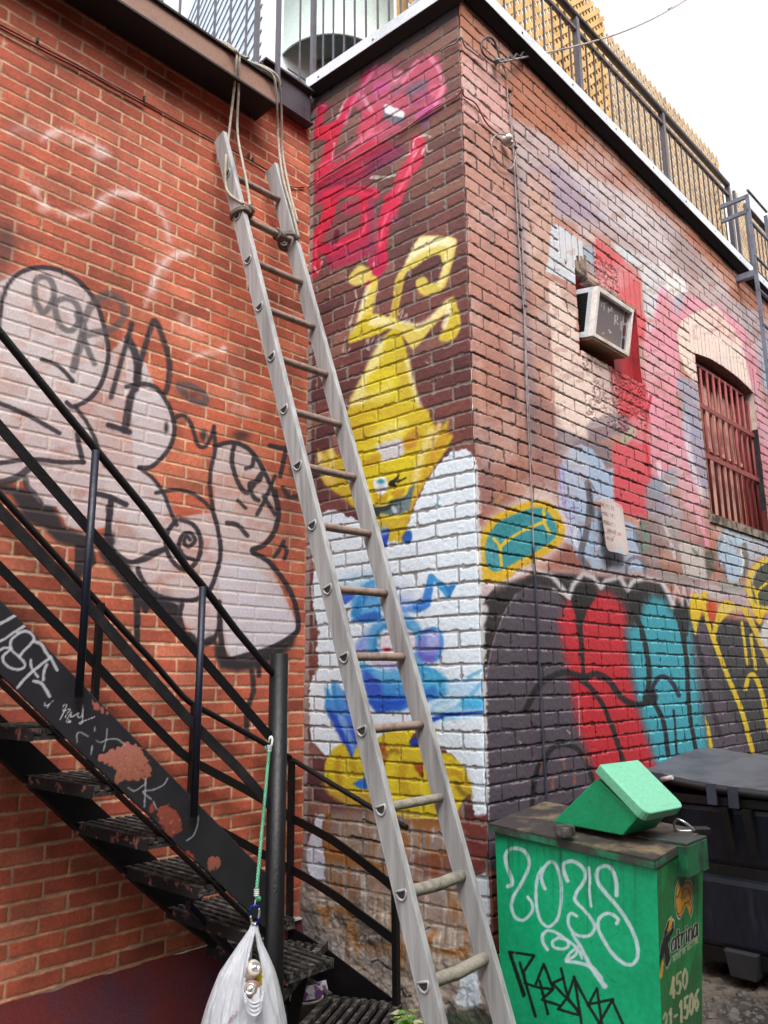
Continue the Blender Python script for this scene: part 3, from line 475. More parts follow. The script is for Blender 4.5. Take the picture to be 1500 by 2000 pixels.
P.poly(w((1290, 1130), (1400, 1090), (1440, 1330), (1370, 1400), (1240, 1350)), (214, 224, 236), .97, 4, m=.8, curve=False, jit=6)
P.poly(w((1190, 1370), (1300, 1390), (1460, 1380), (1600, 1700), (1000, 1700), (1150, 1450)), (64, 62, 58), .85, 12, jit=8); P.blob(w((1300, 1460))[0], 36, 14, (70, 90, 60), .6); P.blob(w((1180, 1500))[0], 30, 12, (60, 66, 56), .7)
P.poly(w((1240, -20), (1540, -40), (1540, 340), (1360, 390), (1330, 120)), (104, 40, 36), .75, 8, m=.2, curve=False); P.poly(w((930, 290), (1190, 250), (1230, 390), (1010, 420)), (108, 50, 44), .6, 14, m=.3, patch=.3)
# soot line and painted shade under the coping, grime by the inner corner
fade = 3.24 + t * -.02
soot_shade = sstep(-.09, -.02, z - fade) * .85; P.put(np.arange(len(t)), soot_shade, (24, 20, 24), 1)
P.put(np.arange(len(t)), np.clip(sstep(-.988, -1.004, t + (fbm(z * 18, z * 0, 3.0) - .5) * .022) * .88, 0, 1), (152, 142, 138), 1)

led = sstep(.80, .90, fz) * face * sstep(.42, .62, fbm(t * 26, z * 60, 12.0)) * .35  # worn brick top edges, the light they catch painted in
P.c *= (1 - .18 * (1 - face) * (.5 + .8 * fbm(t * 12, z * 12, 13.0)))[:, None]  # joint dirt plus the deep shade in the joints, painted as colour
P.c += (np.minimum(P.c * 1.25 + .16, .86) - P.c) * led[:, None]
disp = -(mort) * .0048 * (.75 + .5 * fbm(t * 20, z * 20, 4.0)) + (fbm(t * 70, z * 70, 1.0) - .5) * .0022 * face + (hash2(k, j, 71) - .5) * .003 * (1 - flat) + flat * ((fbm(t * 7, z * 7, 5.0) - .45) * .03 + .006 + (fbm(t * 45, z * 45, 5.5) - .5) * .012)
edge = sstep(-.012, 0, t)
nvec = NW.n[None] * np.ones((len(t), 1)) + RW.n[None] * edge[:, None]
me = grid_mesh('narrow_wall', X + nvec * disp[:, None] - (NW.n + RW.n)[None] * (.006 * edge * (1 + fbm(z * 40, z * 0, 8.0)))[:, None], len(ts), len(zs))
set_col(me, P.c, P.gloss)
t_corner = thing('brick_building', 'dark brick corner building painted with murals, with a barred red window', 'building', RW.at(1.5, -.5, GZ))
link('narrow_wall', me, mat_brick, t_corner)
# ---------------------------------------------------------------- corner building: long right side
AC_T = (.955, 1.66); AC_Z = (1.72, 2.20); WN_T = (2.51, 3.60); WN_Z = (1.06, 2.175)
ts = cols((0, 1.5, .0034, .0036), (1.5, 4.3, .0036, .0064), (4.3, 6.5, .012, .02)); zs = cols((GZ, 3.40, .0036, .0036))
t, z, X = wall_grid(RW, ts, zs)
k, j, face, fz = bricks(t, z, .0677, 1.488, .215, .0064, 11.0, False, 1.3)
PXY = proj(X); px, py = PXY[:, 0], PXY[:, 1]
# soldier courses over the two openings
def soldiers(sel, ph, w=.066):
    u = (t - ph) / w; fu = (u - np.floor(u)) * w
    d = np.minimum(fu, w - fu) - .003 + (vnoise(t * 200, z * 90, 4.4) - .5) * .004
    face[sel] = sstep(-.0015, .0028, d)[sel]; k[sel] = 999; j[sel] = np.floor(u)[sel]
arch = WN_Z[1] + .05 * np.clip(1 - ((t - 3.055) / .55) ** 2, 0, 1)
soldiers((t > WN_T[0] - .06) & (t < WN_T[1] + .1) & (z > arch) & (z < arch + .215), .01)
soldiers((t > .80) & (t < 1.78) & (z > AC_Z[1] + .0) & (z < AC_Z[1] + .20) & ~((t > 1.06) & (t < 1.46)), .02)
rubble = (((t > .97) & (t < 1.70) & (z > 1.36) & (z < AC_Z[0] + .02)) | ((t > 1.17) & (t < 1.46) & (z > AC_Z[1]) & (z < AC_Z[1] + .19))).astype(float)
rubble *= sstep(.3, .5, fbm(t * 8, z * 8, 3.0))
rn = fbm(t * 55, z * 80, 7.0, 3)
face = face * (1 - rubble * .28) + rubble * .28 * sstep(.4, .56, rn)
wash_light = sstep(-.2, 1.6, z)  # faded upper bricks, with the brighter open-sky light put into their colour
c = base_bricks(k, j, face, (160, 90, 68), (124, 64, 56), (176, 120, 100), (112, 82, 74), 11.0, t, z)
c = c + (np.array((206, 164, 148)) / 255 - c) * (wash_light * .6 * (.35 + .65 * face))[:, None]
mort = 1 - face
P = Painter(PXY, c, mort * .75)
a1 = Z(900, 800, 3.75); a2 = Z(1100, 800, 3.75); a3 = Z(900, 1200, 3.75); a4 = Z(1100, 1200, 3.75); a5 = Z(900, 0, 3.75); a6 = Z(1100, 400, 3.75); a7 = Z(900, 400, 3.75); a8 = Z(1260, 1000, 6.25)
# vertical washed streaks near the corner (old thin paint)
for i in range(60):
    x = random.uniform(905, 1095); y = random.uniform(120, 860); L = random.uniform(60, 200)
    cl = random.choice([(190, 142, 126), (150, 122, 122), (176, 116, 96), (130, 96, 96), (204, 158, 140)])
    P.stroke([(x, y), (x + 6, y + L)], random.uniform(8, 26), cl, random.uniform(.2, .55), 14, curve=False)
for x in (1004, 1016): P.stroke([(x, 330), (x + 30, 860)], 16, (128, 112, 118), .5, 14, curve=False)
P.stroke([(1028, 380), (1062, 850)], 20, (192, 130, 104), .4, 16, curve=False)
# pale pink patch
P.poly(a5((10, 410), (110, 400), (330, 600), (355, 960), (240, 930), (0, 880)), (214, 164, 156), .85, 8, curve=False, m=.8); P.poly([(900, 300), (985, 330), (1000, 560), (935, 560), (905, 420)], (196, 146, 134), .5, 40, patch=.3); P.poly([(915, 500), (1000, 520), (1015, 740), (930, 700)], (186, 128, 112), .4, 40, patch=.3)
# grey lilac field upper middle
P.poly([(1000, 235), (1066, 262), (1128, 330), (1300, 420), (1490, 640), (1600, 800), (1600, 960), (1480, 860), (1380, 640), (1270, 560), (1200, 470), (1080, 420), (1060, 560), (1030, 560), (1020, 400)], (186, 174, 178), .74, 18, curve=False, patch=.22)
P.poly([(1040, 330), (1110, 335), (1190, 420), (1160, 430), (1070, 400)], (150, 130, 156), .55, 20); P.poly([(1120, 330), (1260, 400), (1310, 500), (1230, 460), (1150, 400)], (208, 202, 204), .55, 20, patch=.3); P.poly([(1290, 430), (1340, 470), (1400, 560), (1330, 520)], (150, 128, 126), .6, 18)
P.poly([(1030, 350), (1080, 365), (1072, 570), (1040, 560)], (206, 158, 134), .65, 14, patch=.2); P.poly([(1040, 500), (1075, 520), (1074, 640), (1050, 640)], (200, 160, 140), .5, 14)
# orange painted band under the roof
P.poly([(880, -20), (945, -10), (1300, 370), (1500, 580), (1560, 700), (1480, 660), (1440, 600), (1400, 520), (1266, 386), (1150, 275), (1135, 322), (1068, 262), (1004, 228), (994, 180), (935, 90), (903, 86), (896, 20)], (172, 106, 78), .88, 12, m=.95, curve=False, jit=6)
P.poly([(1430, 690), (1500, 740), (1500, 800), (1440, 740)], (150, 100, 84), .5, 14)
# pale blue and white
LB = (204, 214, 222)
P.poly(a7((625, 490), (640, 380), (665, 150), (700, 140), (880, 260), (985, 330), (985, 420), (900, 440), (870, 460), (880, 610), (700, 520)), LB, .92, 6, curve=False)
P.poly(a7((640, 540), (760, 600), (850, 690), (850, 710), (650, 640)), (180, 140, 124), .5, 14)
P.poly(a6((120, 150), (230, 235), (230, 280), (120, 210)), (206, 190, 190), .8, 12); P.poly(a6((350, 270), (700, 440), (830, 560), (770, 660), (700, 640), (640, 830), (600, 830), (570, 560), (560, 470), (400, 380)), (212, 218, 222), .85, 12, curve=False, patch=.25)
P.poly(a6((700, 400), (790, 480), (910, 590), (880, 680), (810, 690), (760, 600)), (240, 236, 232), .9, 8); P.poly(a6((570, 840), (690, 890), (640, 940), (600, 920)), (214, 206, 212), .85, 10); P.poly(a6((640, 700), (700, 660), (680, 830), (640, 820)), (220, 218, 226), .8, 10)
P.poly(a6((800, 700), (890, 650), (850, 790), (810, 800)), (168, 176, 196), .8, 10); P.poly(a6((140, 280), (225, 330), (240, 520), (180, 480)), (130, 140, 152), .6, 8)
P.poly(a6((1240, 700), (1500, 880), (1560, 1300), (1450, 1180), (1400, 960)), (160, 164, 184), .75, 16, patch=.2); P.poly(a6((1470, 1180), (1560, 1160), (1560, 1400), (1480, 1360)), (150, 196, 222), .8, 10)
# pinks
PI1 = (230, 150, 168)
P.poly(a6((690, 680), (720, 600), (820, 700), (840, 800), (900, 650), (1000, 690), (1240, 840), (1400, 990), (1450, 1300), (1500, 1600), (1400, 1600), (1330, 1300), (1300, 1000), (1120, 760), (960, 790), (870, 850), (830, 940), (850, 1120), (850, 1300), (830, 1500), (850, 1700), (600, 1700), (600, 1250), (580, 990), (560, 880), (640, 940)), PI1, .86, 14, curve=False, patch=.3)
P.poly(a2((600, -40), (860, -20), (900, 200), (960, 480), (1000, 600), (1040, 800), (1060, 1000), (1030, 1000), (980, 780), (880, 700), (800, 420), (700, 520), (640, 460)), (226, 146, 166), .84, 14, curve=False, patch=.3)
P.poly(a6((1120, 720), (1300, 900), (1330, 1060), (1290, 1040), (1200, 880)), (236, 130, 166), .5, 14)
P.poly(a2((1400, 60), (1520, 60), (1520, 640), (1480, 640), (1440, 300)), (220, 140, 160), .8, 12)
# red
RD = (206, 74, 82)
P.poly(a7((985, 245), (1160, 360), (1320, 540), (1325, 760), (1360, 860), (1345, 1000), (1330, 1000), (1250, 980), (1150, 640), (1020, 600), (985, 440)), (214, 92, 96), .93, 5, curve=False); P.poly(a7((1020, 400), (1170, 500), (1160, 650), (1010, 560)), (222, 130, 130), .55, 8, patch=.5)
P.poly(a6((330, 1060), (480, 1130), (590, 1190), (620, 1500), (650, 1700), (430, 1700), (390, 1400)), (210, 66, 74), .9, 6, curve=False); P.poly(a6((200, 1180), (330, 1150), (400, 1500), (280, 1460)), (206, 130, 134), .7, 16, patch=.4)
P.poly(a1((1110, 280), (1250, 60), (1330, -60), (1390, 60), (1385, 490), (1370, 800), (1260, 790), (1125, 690)), (212, 84, 94), .92, 6, curve=False, patch=.08); P.stroke(a1((1390, -100), (1350, 180), (1385, 480)), 5, (196, 40, 50), .9, 4)
P.poly(a2((380, 400), (640, 470), (610, 800), (380, 700)), (206, 74, 84), .6, 10, curve=False)
# cream fields
CM2 = (232, 208, 194)
P.poly(a7((640, 560), (700, 560), (845, 690), (848, 930), (1060, 1040), (1075, 1110), (1100, 1400), (1160, 1600), (690, 1700), (690, 1320), (665, 1000)), CM2, .95, 5, curve=False, patch=.04); P.poly(a7((730, 600), (840, 690), (840, 780), (760, 740)), (184, 150, 138), .7, 12)
P.poly(a1((690, -80), (1080, -80), (1090, 60), (950, 100), (935, 220), (700, 135)), CM2, .95, 5, curve=False)
P.poly(a6((240, 1180), (400, 1250), (420, 1500), (330, 1480), (250, 1330)), (168, 140, 140), .45, 14, patch=.4)
P.poly(a6((830, 940), (865, 850), (960, 790), (1120, 745), (1220, 870), (1310, 1010), (1345, 1180), (1390, 1370), (1400, 1520), (1310, 1560), (960, 1070), (985, 1320), (900, 1230), (850, 1090)), (234, 212, 198), .96, 5, curve=False); P.poly(a6((1000, 800), (1130, 770), (1290, 1000), (1200, 1000)), (226, 178, 166), .5, 20)
P.poly(a2((930, 120), (1010, 60), (1090, 100), (1110, 280), (960, 230)), (210, 184, 174), .5, 12)
# grey-blue to the left of the window
P.poly(a6((835, 1280), (930, 1290), (990, 1360), (1010, 1700), (960, 1700), (880, 1500)), (156, 162, 186), .85, 10, patch=.2)
P.poly(a2((865, 0), (990, 20), (1040, 260), (1075, 640), (1040, 700), (940, 480), (900, 200)), (156, 152, 174), .85, 9, curve=False, patch=.25); P.poly(a2((870, 60), (930, 100), (930, 400), (900, 300)), (196, 196, 214), .6, 10); P.stroke(a2((910, 240), (960, 460), (1020, 640)), 10, (232, 214, 222), .7, 8)
# dark smudge with lichen
P.poly(a1((930, 110), (1100, 30), (1200, 40), (1260, 130), (1240, 230), (1130, 180), (1080, 220), (960, 230)), (128, 116, 128), .75, 12, patch=.2); P.poly(a1((1160, 200), (1260, 130), (1280, 190), (1200, 260), (1160, 240)), (176, 168, 140), .85, 8)
# dark purple bricks below cream, left
P.poly(a1((490, -60), (690, -20), (720, 330), (700, 600), (600, 560), (510, 300)), (130, 96, 96), .55, 30, patch=.3); P.poly(a1((700, 130), (930, 215), (1100, 270), (1110, 420), (1000, 400), (880, 250), (760, 290), (715, 360)), (120, 108, 118), .85, 8, curve=False)
# lavender blue letter
BL = (166, 186, 212)
P.poly(a1((715, 480), (745, 350), (800, 280), (880, 255), (960, 290), (1040, 380), (1060, 440), (1115, 430), (1125, 700), (980, 670), (960, 1000), (920, 1090), (960, 1190), (900, 1160), (820, 1000), (760, 960), (720, 800)), BL, .94, 6, curve=False, patch=.06); P.poly(a1((720, 400), (760, 600), (790, 960), (730, 700)), (180, 160, 200), .6, 12)
P.poly(a1((960, 700), (1180, 800), (1290, 850), (1330, 1100), (1370, 1200), (1250, 1200), (1100, 1200), (960, 1170), (915, 1060), (940, 900)), (160, 182, 208), .93, 7, curve=False, patch=.1)
P.poly(a2((610, 560), (830, 420), (830, 560), (760, 600), (850, 700), (900, 860), (780, 840), (640, 800)), (148, 150, 172), .75, 12, patch=.3); P.poly(a2((640, 560), (820, 440), (800, 580), (660, 660)), (128, 148, 158), .6, 12)
for pts, wd, cl, al in [(a1((925, 540), (945, 680), (920, 900), (880, 1060), (930, 1160)), 12, (92, 86, 92), .85), (a1((1070, 1080), (1090, 1120), (1060, 1190)), 9, (110, 100, 112), .8), (a1((1210, 1190), (1230, 1110), (1290, 1080), (1340, 1120), (1350, 1200)), 8, (108, 102, 112), .85), (a1((1280, 880), (1310, 1000), (1330, 1060)), 8, (110, 110, 112), .8), (a1((1330, 840), (1345, 960), (1340, 1020)), 14, (86, 130, 110), .75), (a1((850, 860), (830, 940), (850, 1000)), 7, (220, 220, 228), .8), (a1((745, 360), (720, 420), (880, 470), (930, 520)), 2, (120, 84, 160), .7), (a1((740, 380), (760, 560), (770, 760), (820, 900)), 2, (130, 94, 170), .7), (a1((720, 440), (740, 640), (760, 730)), 2, (130, 94, 170), .7), (a1((800, 720), (860, 720)), 2.4, (120, 74, 150), .8), (a1((825, 680), (832, 760)), 2.4, (120, 74, 150), .8), (a1((770, 780), (800, 800), (830, 790)), 2.4, (120, 74, 150), .8), (a1((950, 540), (1000, 620)), 2.5, (70, 66, 80), .7), (a2((700, 390), (720, 500), (790, 560)), 9, (226, 214, 222), .7)]: P.stroke(pts, wd, cl, al, 3)
P.poly(a1((930, 500), (950, 560), (985, 760), (950, 780), (930, 640)), (64, 60, 64), .8, 6)
# tired mixed bricks under the window
P.poly(a8((-40, 60), (480, 60), (740, 320), (760, 760), (760, 1000), (400, 900), (0, 700), (-60, 400)), (132, 122, 124), .75, 20, curve=False, patch=.3)
P.poly(a8((150, 440), (330, 480), (430, 590), (470, 760), (200, 700)), (160, 108, 84), .85, 8, curve=False); P.poly(a8((400, 80), (560, 60), (760, 200), (740, 420), (640, 380), (480, 330)), (166, 104, 98), .8, 10, curve=False)
P.poly(a8((410, 400), (480, 360), (640, 400), (740, 470), (770, 820), (600, 820), (470, 740)), (196, 186, 180), .92, 6, curve=False); P.poly(a8((560, 430), (640, 480), (640, 560)), (110, 110, 106), .8, 5); P.poly(a8((730, 470), (860, 510), (860, 640), (770, 840), (740, 640)), (84, 84, 70), .85, 8)
P.poly(a8((880, 380), (960, 180), (1060, 170), (1180, 330), (1200, 560), (1190, 780), (1060, 880), (980, 760), (900, 560)), (168, 192, 212), .93, 6); P.poly(a8((1040, 180), (1500, 330), (1560, 520), (1380, 560), (1250, 700), (1220, 520)), (178, 196, 210), .85, 12, curve=False, patch=.15); P.stroke(a8((1210, 400), (1240, 600), (1220, 760)), 9, (96, 100, 92), .8, 5); P.stroke(a8((1170, 460), (1200, 600), (1180, 740)), 4, (224, 226, 224), .8, 3)
P.poly(a8((880, 820), (1000, 860), (1180, 870), (1190, 980), (1040, 1000), (920, 940)), (96, 128, 110), .75, 14); P.poly(a8((200, 740), (460, 800), (470, 860), (210, 830)), (120, 120, 96), .7, 12); P.poly(a8((930, 960), (1200, 980), (1240, 1160), (1000, 1100)), (172, 166, 176), .7, 16); P.poly(a8((760, 880), (900, 920), (960, 1060), (780, 1040)), (190, 180, 182), .8, 12)
P.stroke(a8((650, 60), (720, 260), (760, 420)), 8, (224, 140, 160), .85, 5); P.stroke(a8((240, 160), (330, 420), (360, 560)), 6, (220, 216, 218), .7, 6); P.stroke(a8((20, 250), (10, 420)), 8, (96, 150, 120), .6, 8); P.stroke(a8((850, 640), (880, 500), (960, 180)), 6, (120, 124, 116), .7, 5); P.stroke(a8((960, 640), (990, 840)), 6, (120, 104, 98), .8, 5); P.stroke(a8((300, 60), (330, 300)), 4, (90, 150, 120), .5, 4); P.stroke(a8((1000, 300), (1060, 380), (1140, 450)), 2, (90, 140, 120), .7, 2)
wx = fbm(px / 70, py / 60, 21.0, 4); wy = fbm(px / 16, py / 12, 22.0, 3); upz = sstep(.15, .5, z)
P.put(np.arange(len(t)), sstep(.5, .72, wx) * .34 * upz, (214, 196, 192), 1); P.put(np.arange(len(t)), sstep(.62, .76, wy) * .4 * upz * face, (168, 122, 108), 1)
# ---- lower mural: black creature with stripes
P.poly([(938, 1175), (952, 1150), (985, 1128), (1018, 1130), (1062, 1116), (1110, 1120), (1215, 1130), (1290, 1138), (1345, 1200), (1420, 1210), (1620, 1230), (1620, 1700), (930, 1700)], (44, 40, 40), .96, 10, curve=False, m=.97, gl=.5)
P.poly([(946, 1340), (958, 1270), (978, 1210), (1005, 1160), (1040, 1140), (1080, 1146), (1105, 1180), (1150, 1250), (1240, 1300), (1345, 1240), (1380, 1210), (1620, 1260), (1620, 1700), (935, 1700)], (84, 74, 84), .97, 5, curve=False, m=.97, gl=.5)
P.poly([(1380, 1210), (1470, 1225), (1620, 1240), (1620, 1520), (1480, 1500), (1400, 1330)], (60, 58, 58), .9, 20, curve=False, m=.97)
P.poly([(1090, 1215), (1110, 1170), (1150, 1180), (1160, 1158), (1188, 1156), (1210, 1172), (1222, 1200), (1232, 1320), (1262, 1430), (1290, 1490), (1290, 1620), (1180, 1640), (1160, 1500), (1128, 1420), (1112, 1320)], (192, 38, 48), .97, 26, curve=False, m=.97, gl=.5)
P.poly([(1222, 1230), (1245, 1220), (1255, 1185), (1275, 1164), (1298, 1172), (1320, 1205), (1346, 1200), (1356, 1300), (1372, 1400), (1392, 1500), (1290, 1530), (1272, 1460), (1248, 1380), (1234, 1300)], (62, 160, 176), .97, 26, curve=False, m=.97, gl=.5)
P.stroke([(946, 1345), (960, 1270), (982, 1205), (1008, 1162)], 2.4, (150, 124, 136), .8, 3, m=1)
BX = (30, 27, 28)
P.poly([(1100, 1140), (1118, 1150), (1148, 1142), (1166, 1160), (1150, 1185), (1140, 1215), (1130, 1245), (1124, 1200)], BX, .95, 5, m=1); P.stroke([(1132, 1220), (1136, 1270), (1140, 1326)], 11, BX, .95, 3, m=1, w2=6, gl=.6)
P.poly([(1218, 1150), (1240, 1160), (1258, 1150), (1252, 1190), (1246, 1215), (1236, 1200)], BX, .9, 6, m=1); P.stroke(a4((530, 10), (575, 110), (605, 250), (628, 400), (625, 520), (600, 610)), 10, BX, .95, 3, m=1, gl=.6)
P.stroke(a3((470, 710), (560, 540), (640, 470), (760, 425), (900, 458), (990, 435), (1080, 480), (1160, 590), (1240, 650), (1330, 660), (1390, 590)), 12, BX, .93, 5, m=1, gl=.5); P.stroke(a3((890, 490), (950, 540), (1030, 650), (1090, 780), (1140, 910), (1195, 1090)), 9, BX, .95, 4, m=1, gl=.6); P.blob(a3((905, 490))[0], 8, 7, BX, .95)
P.poly(a3((1360, 560), (1410, 540), (1440, 620), (1400, 660), (1340, 660)), BX, .95, 5, m=1); P.stroke(a4((640, 560), (690, 475), (740, 455), (800, 500), (848, 595)), 8, (34, 30, 50), .95, 4, m=1); P.stroke(a4((650, 620), (700, 710), (740, 820), (770, 1030)), 9, BX, .95, 3, m=1); P.stroke(a4((808, 705), (818, 800), (832, 1020)), 5, BX, .9, 3, m=1, w2=4)
P.poly([(1318, 1195), (1346, 1165), (1348, 1205), (1340, 1250), (1334, 1240)], BX, .9, 5, m=1); P.stroke(a4((850, 40), (880, 180), (905, 360), (918, 600), (940, 820), (975, 1000)), 10, BX, .95, 3, m=1, w2=8, gl=.6); P.stroke(a4((960, 120), (1010, 320), (1060, 520), (1110, 740), (1150, 890)), 9, (44, 40, 42), .9, 5, m=1)
P.stroke(a3((520, 1430), (535, 1250), (580, 1100), (660, 990), (750, 955), (850, 985), (920, 1080), (965, 1210)), 9, BX, .95, 5, m=1, gl=.5)
for pts in [a3((600, 1080), (590, 1140)), a3((900, 1040), (920, 1090)), a3((750, 1050), (760, 1150)), a3((670, 1190), (670, 1270)), a3((830, 1180), (830, 1240)), a3((930, 1040), (940, 1100))]: P.stroke(pts, 4, (160, 92, 72), .8, 5, m=1, jit=4)
for pts in [a3((865, 590), (870, 890)), a3((430, 930), (440, 945)), a3((780, 850), (800, 870))]: P.stroke(pts, 2.4, (196, 186, 192), .75, 2)
# white fangs
for pts, wd in [([(950, 1160), (968, 1135), (1000, 1128), (1040, 1112), (1078, 1124), (1100, 1150), (1112, 1166), (1120, 1142), (1140, 1120), (1160, 1128), (1174, 1148), (1184, 1134), (1212, 1128), (1226, 1152), (1236, 1136), (1262, 1128), (1292, 1136), (1306, 1160), (1314, 1184)], 9), (a8((340, 1150), (360, 1010), (380, 900), (420, 1000), (460, 1140), (470, 920), (500, 1020), (535, 1140), (560, 1040), (590, 910), (640, 1000), (665, 1090), (685, 930)), 5), ([(945, 1190), (940, 1210)], 20)]: P.stroke(pts, wd, (222, 214, 218), .85, 8, m=1, curve=False)
P.poly([(1060, 1108), (1300, 1118), (1400, 1150), (1400, 1165), (1280, 1134), (1180, 1124), (1080, 1122)], (176, 164, 170), .5, 18, curve=False)
P.poly([(940, 1130), (965, 1120), (985, 1124), (950, 1165), (940, 1200)], (196, 170, 170), .8, 8); P.stroke(a1((680, 1310), (760, 1360), (800, 1390)), 4, (224, 216, 214), .7, 4)
# yellow capsule with teal heart
P.poly(a1((130, 960), (180, 820), (330, 700), (520, 600), (660, 610), (760, 740), (800, 900), (700, 1060), (520, 1170), (380, 1260), (200, 1320), (120, 1250)), (224, 206, 202), .75, 26)
P.poly(a1((160, 960), (280, 800), (420, 740), (600, 710), (700, 800), (720, 930), (640, 1010), (540, 1060), (400, 1140), (250, 1190), (185, 1150), (165, 1060)), (54, 142, 152), .98, 8, m=1); P.poly(a1((170, 980), (230, 960), (290, 1100), (200, 1140)), (98, 160, 172), .5, 12); P.poly(a1((260, 820), (480, 760), (420, 860), (260, 920)), (44, 124, 134), .6, 14)
P.stroke(a1((165, 940), (240, 820), (340, 760), (500, 700), (620, 700), (700, 780), (735, 880), (700, 970), (570, 1060), (420, 1140), (300, 1210), (210, 1230), (165, 1160), (150, 1040)), 15, (216, 172, 44), .97, 6, m=1, closed=True); P.poly(a1((130, 1100), (190, 1150), (260, 1190), (400, 1140), (360, 1230), (230, 1270), (150, 1240)), (222, 178, 46), .97, 6, m=1); P.stroke(a1((290, 640), (250, 700)), 8, (190, 160, 80), .5, 8)
for pts in [a1((310, 985), (420, 905), (520, 860), (620, 815)), a1((605, 735), (615, 830), (655, 905)), a1((240, 945), (285, 1010), (300, 1140)), a1((285, 1010), (330, 960))]: P.stroke(pts, 6, (222, 186, 50), .97, 3, m=1)
# yellow at far right
YL = (222, 186, 40)
P.poly(a8((580, 1000), (620, 1000), (690, 1080), (680, 1260), (640, 1420), (620, 1500), (590, 1430), (545, 1240), (555, 1100)), YL, .97, 6, m=1); P.poly(a8((690, 990), (750, 970), (760, 1100), (720, 1140)), YL, .95, 6, m=1); P.stroke(a4((1020, -90), (1060, 50), (1110, 200), (1200, 440), (1290, 660), (1345, 840), (1390, 1010)), 9, YL, .97, 3, m=1); P.poly(a4((1180, -100), (1260, -60), (1150, 60), (1115, 190), (1095, 130), (1120, 0)), YL, .96, 5, m=1); P.poly(a8((760, 1110), (880, 1120), (830, 1340), (780, 1300)), (200, 76, 40), .95, 6, m=1)
P.poly(a8((880, 1130), (1000, 1140), (1200, 1160), (1240, 1200), (1000, 1240), (920, 1220)), (220, 196, 130), .8, 14, m=1); P.stroke(a4((1310, 60), (1330, 220), (1350, 360)), 6, YL, .95, 3, m=1); P.stroke(a4((1375, 150), (1395, 300), (1410, 400)), 6, YL, .95, 3, m=1); P.stroke(a4((1330, -40), (1400, 100), (1470, 260), (1560, 460)), 11, (216, 180, 60), .95, 4, m=1); P.stroke(a4((1335, 545), (1355, 470), (1385, 440), (1430, 500), (1470, 640), (1510, 860)), 9, YL, .97, 3, m=1); P.poly(a4((1040, 760), (1060, 790), (1100, 985), (1075, 985)), YL, .95, 4, m=1)
P.poly(a8((1240, 920), (1260, 760), (1370, 620), (1500, 540), (1640, 520), (1640, 1200), (1400, 1200), (1290, 1150)), (222, 204, 176), .7, 24); P.poly(a8((1300, 900), (1380, 700), (1500, 610), (1640, 600), (1640, 1120), (1420, 1140), (1330, 1080)), (72, 76, 66), .96, 8, m=1)
P.stroke(a8((1640, 560), (1480, 590), (1370, 660), (1290, 760), (1265, 900), (1290, 1040), (1340, 1180), (1390, 1300)), 9, (220, 186, 60), .96, 5, m=1); P.poly(a8((1300, 1100), (1400, 1160), (1560, 1150), (1460, 1240), (1400, 1380), (1330, 1240)), YL, .96, 6, m=1)
for pts in [a8((1360, 1000), (1420, 920), (1520, 840)), a8((1320, 915), (1360, 1005), (1390, 1175))]: P.stroke(pts, 5, YL, .96, 3, m=1)
P.poly(a4((1440, 160), (1470, 60), (1520, 10), (1600, 20), (1600, 260), (1500, 260)), (214, 210, 206), .95, 10, m=1)
# white edge carried round from the narrow side, soot with shade painted in under the coping, dark void painted below the sill
P.poly([(925, 880), (934, 920), (940, 1060), (946, 1200), (952, 1400), (956, 1600), (940, 1600)], (206, 206, 208), .85, 5, m=.5, curve=False, jit=6)
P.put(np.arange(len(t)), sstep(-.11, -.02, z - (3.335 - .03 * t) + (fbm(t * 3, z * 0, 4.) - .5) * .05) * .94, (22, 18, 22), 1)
P.put(np.arange(len(t)), np.clip(rubble * sstep(.58, .4, rn) * .2, 0, 1), (120, 50, 56), 1)
P.put(np.arange(len(t)), sstep(.06, .0, np.abs(t - WN_T[0] - .25)) * 0, (0, 0, 0), 1)
P.poly([(1055 + 330, 995), (1440, 1020), (1500, 1035), (1500, 1060), (1400, 1025)], (40, 36, 36), .7, 10, curve=False)

led = sstep(.80, .90, fz) * face * sstep(.42, .62, fbm(t * 26, z * 60, 12.0)) * (.75 * sstep(.75, .1, z) + .15)  # ledge highlight painted on the worn upper edges of the bricks
P.c *= (1 - .42 * (1 - face) * (.5 + .8 * fbm(t * 12, z * 12, 13.0)))[:, None]  # dirty joints, darkened further to paint in their shade
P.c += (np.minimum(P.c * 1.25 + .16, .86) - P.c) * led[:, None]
disp = -mort * .0050 * (.7 + .6 * fbm(t * 20, z * 20, 4.0)) + (fbm(t * 70, z * 70, 1.0) - .5) * .0024 * face + (hash2(k, j, 71) - .5) * .004 - rubble * sstep(.56, .4, rn) * .0022
edge = sstep(.012, 0, t)
nvec = RW.n[None] + NW.n[None] * edge[:, None]
X2 = X + nvec * disp[:, None] - (NW.n + RW.n)[None] * (.006 * edge * (1 + fbm(z * 40, z * 0, 8.0)))[:, None]
nu, nv = len(ts), len(zs); i = np.arange((nu - 1) * (nv - 1)); a = (i // (nu - 1)) * nu + i % (nu - 1)
tc, zc2, ac = t[a], z[a], arch[a]
hole = ((tc > WN_T[0]) & (tc < WN_T[1]) & (zc2 > WN_Z[0]) & (zc2 < ac)) | ((tc > AC_T[0]) & (tc < AC_T[1]) & (zc2 > AC_Z[0]) & (zc2 < AC_Z[1]))
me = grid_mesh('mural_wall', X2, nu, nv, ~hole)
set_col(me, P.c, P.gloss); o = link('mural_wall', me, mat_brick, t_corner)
del X, X2, PXY, P, c, t, z
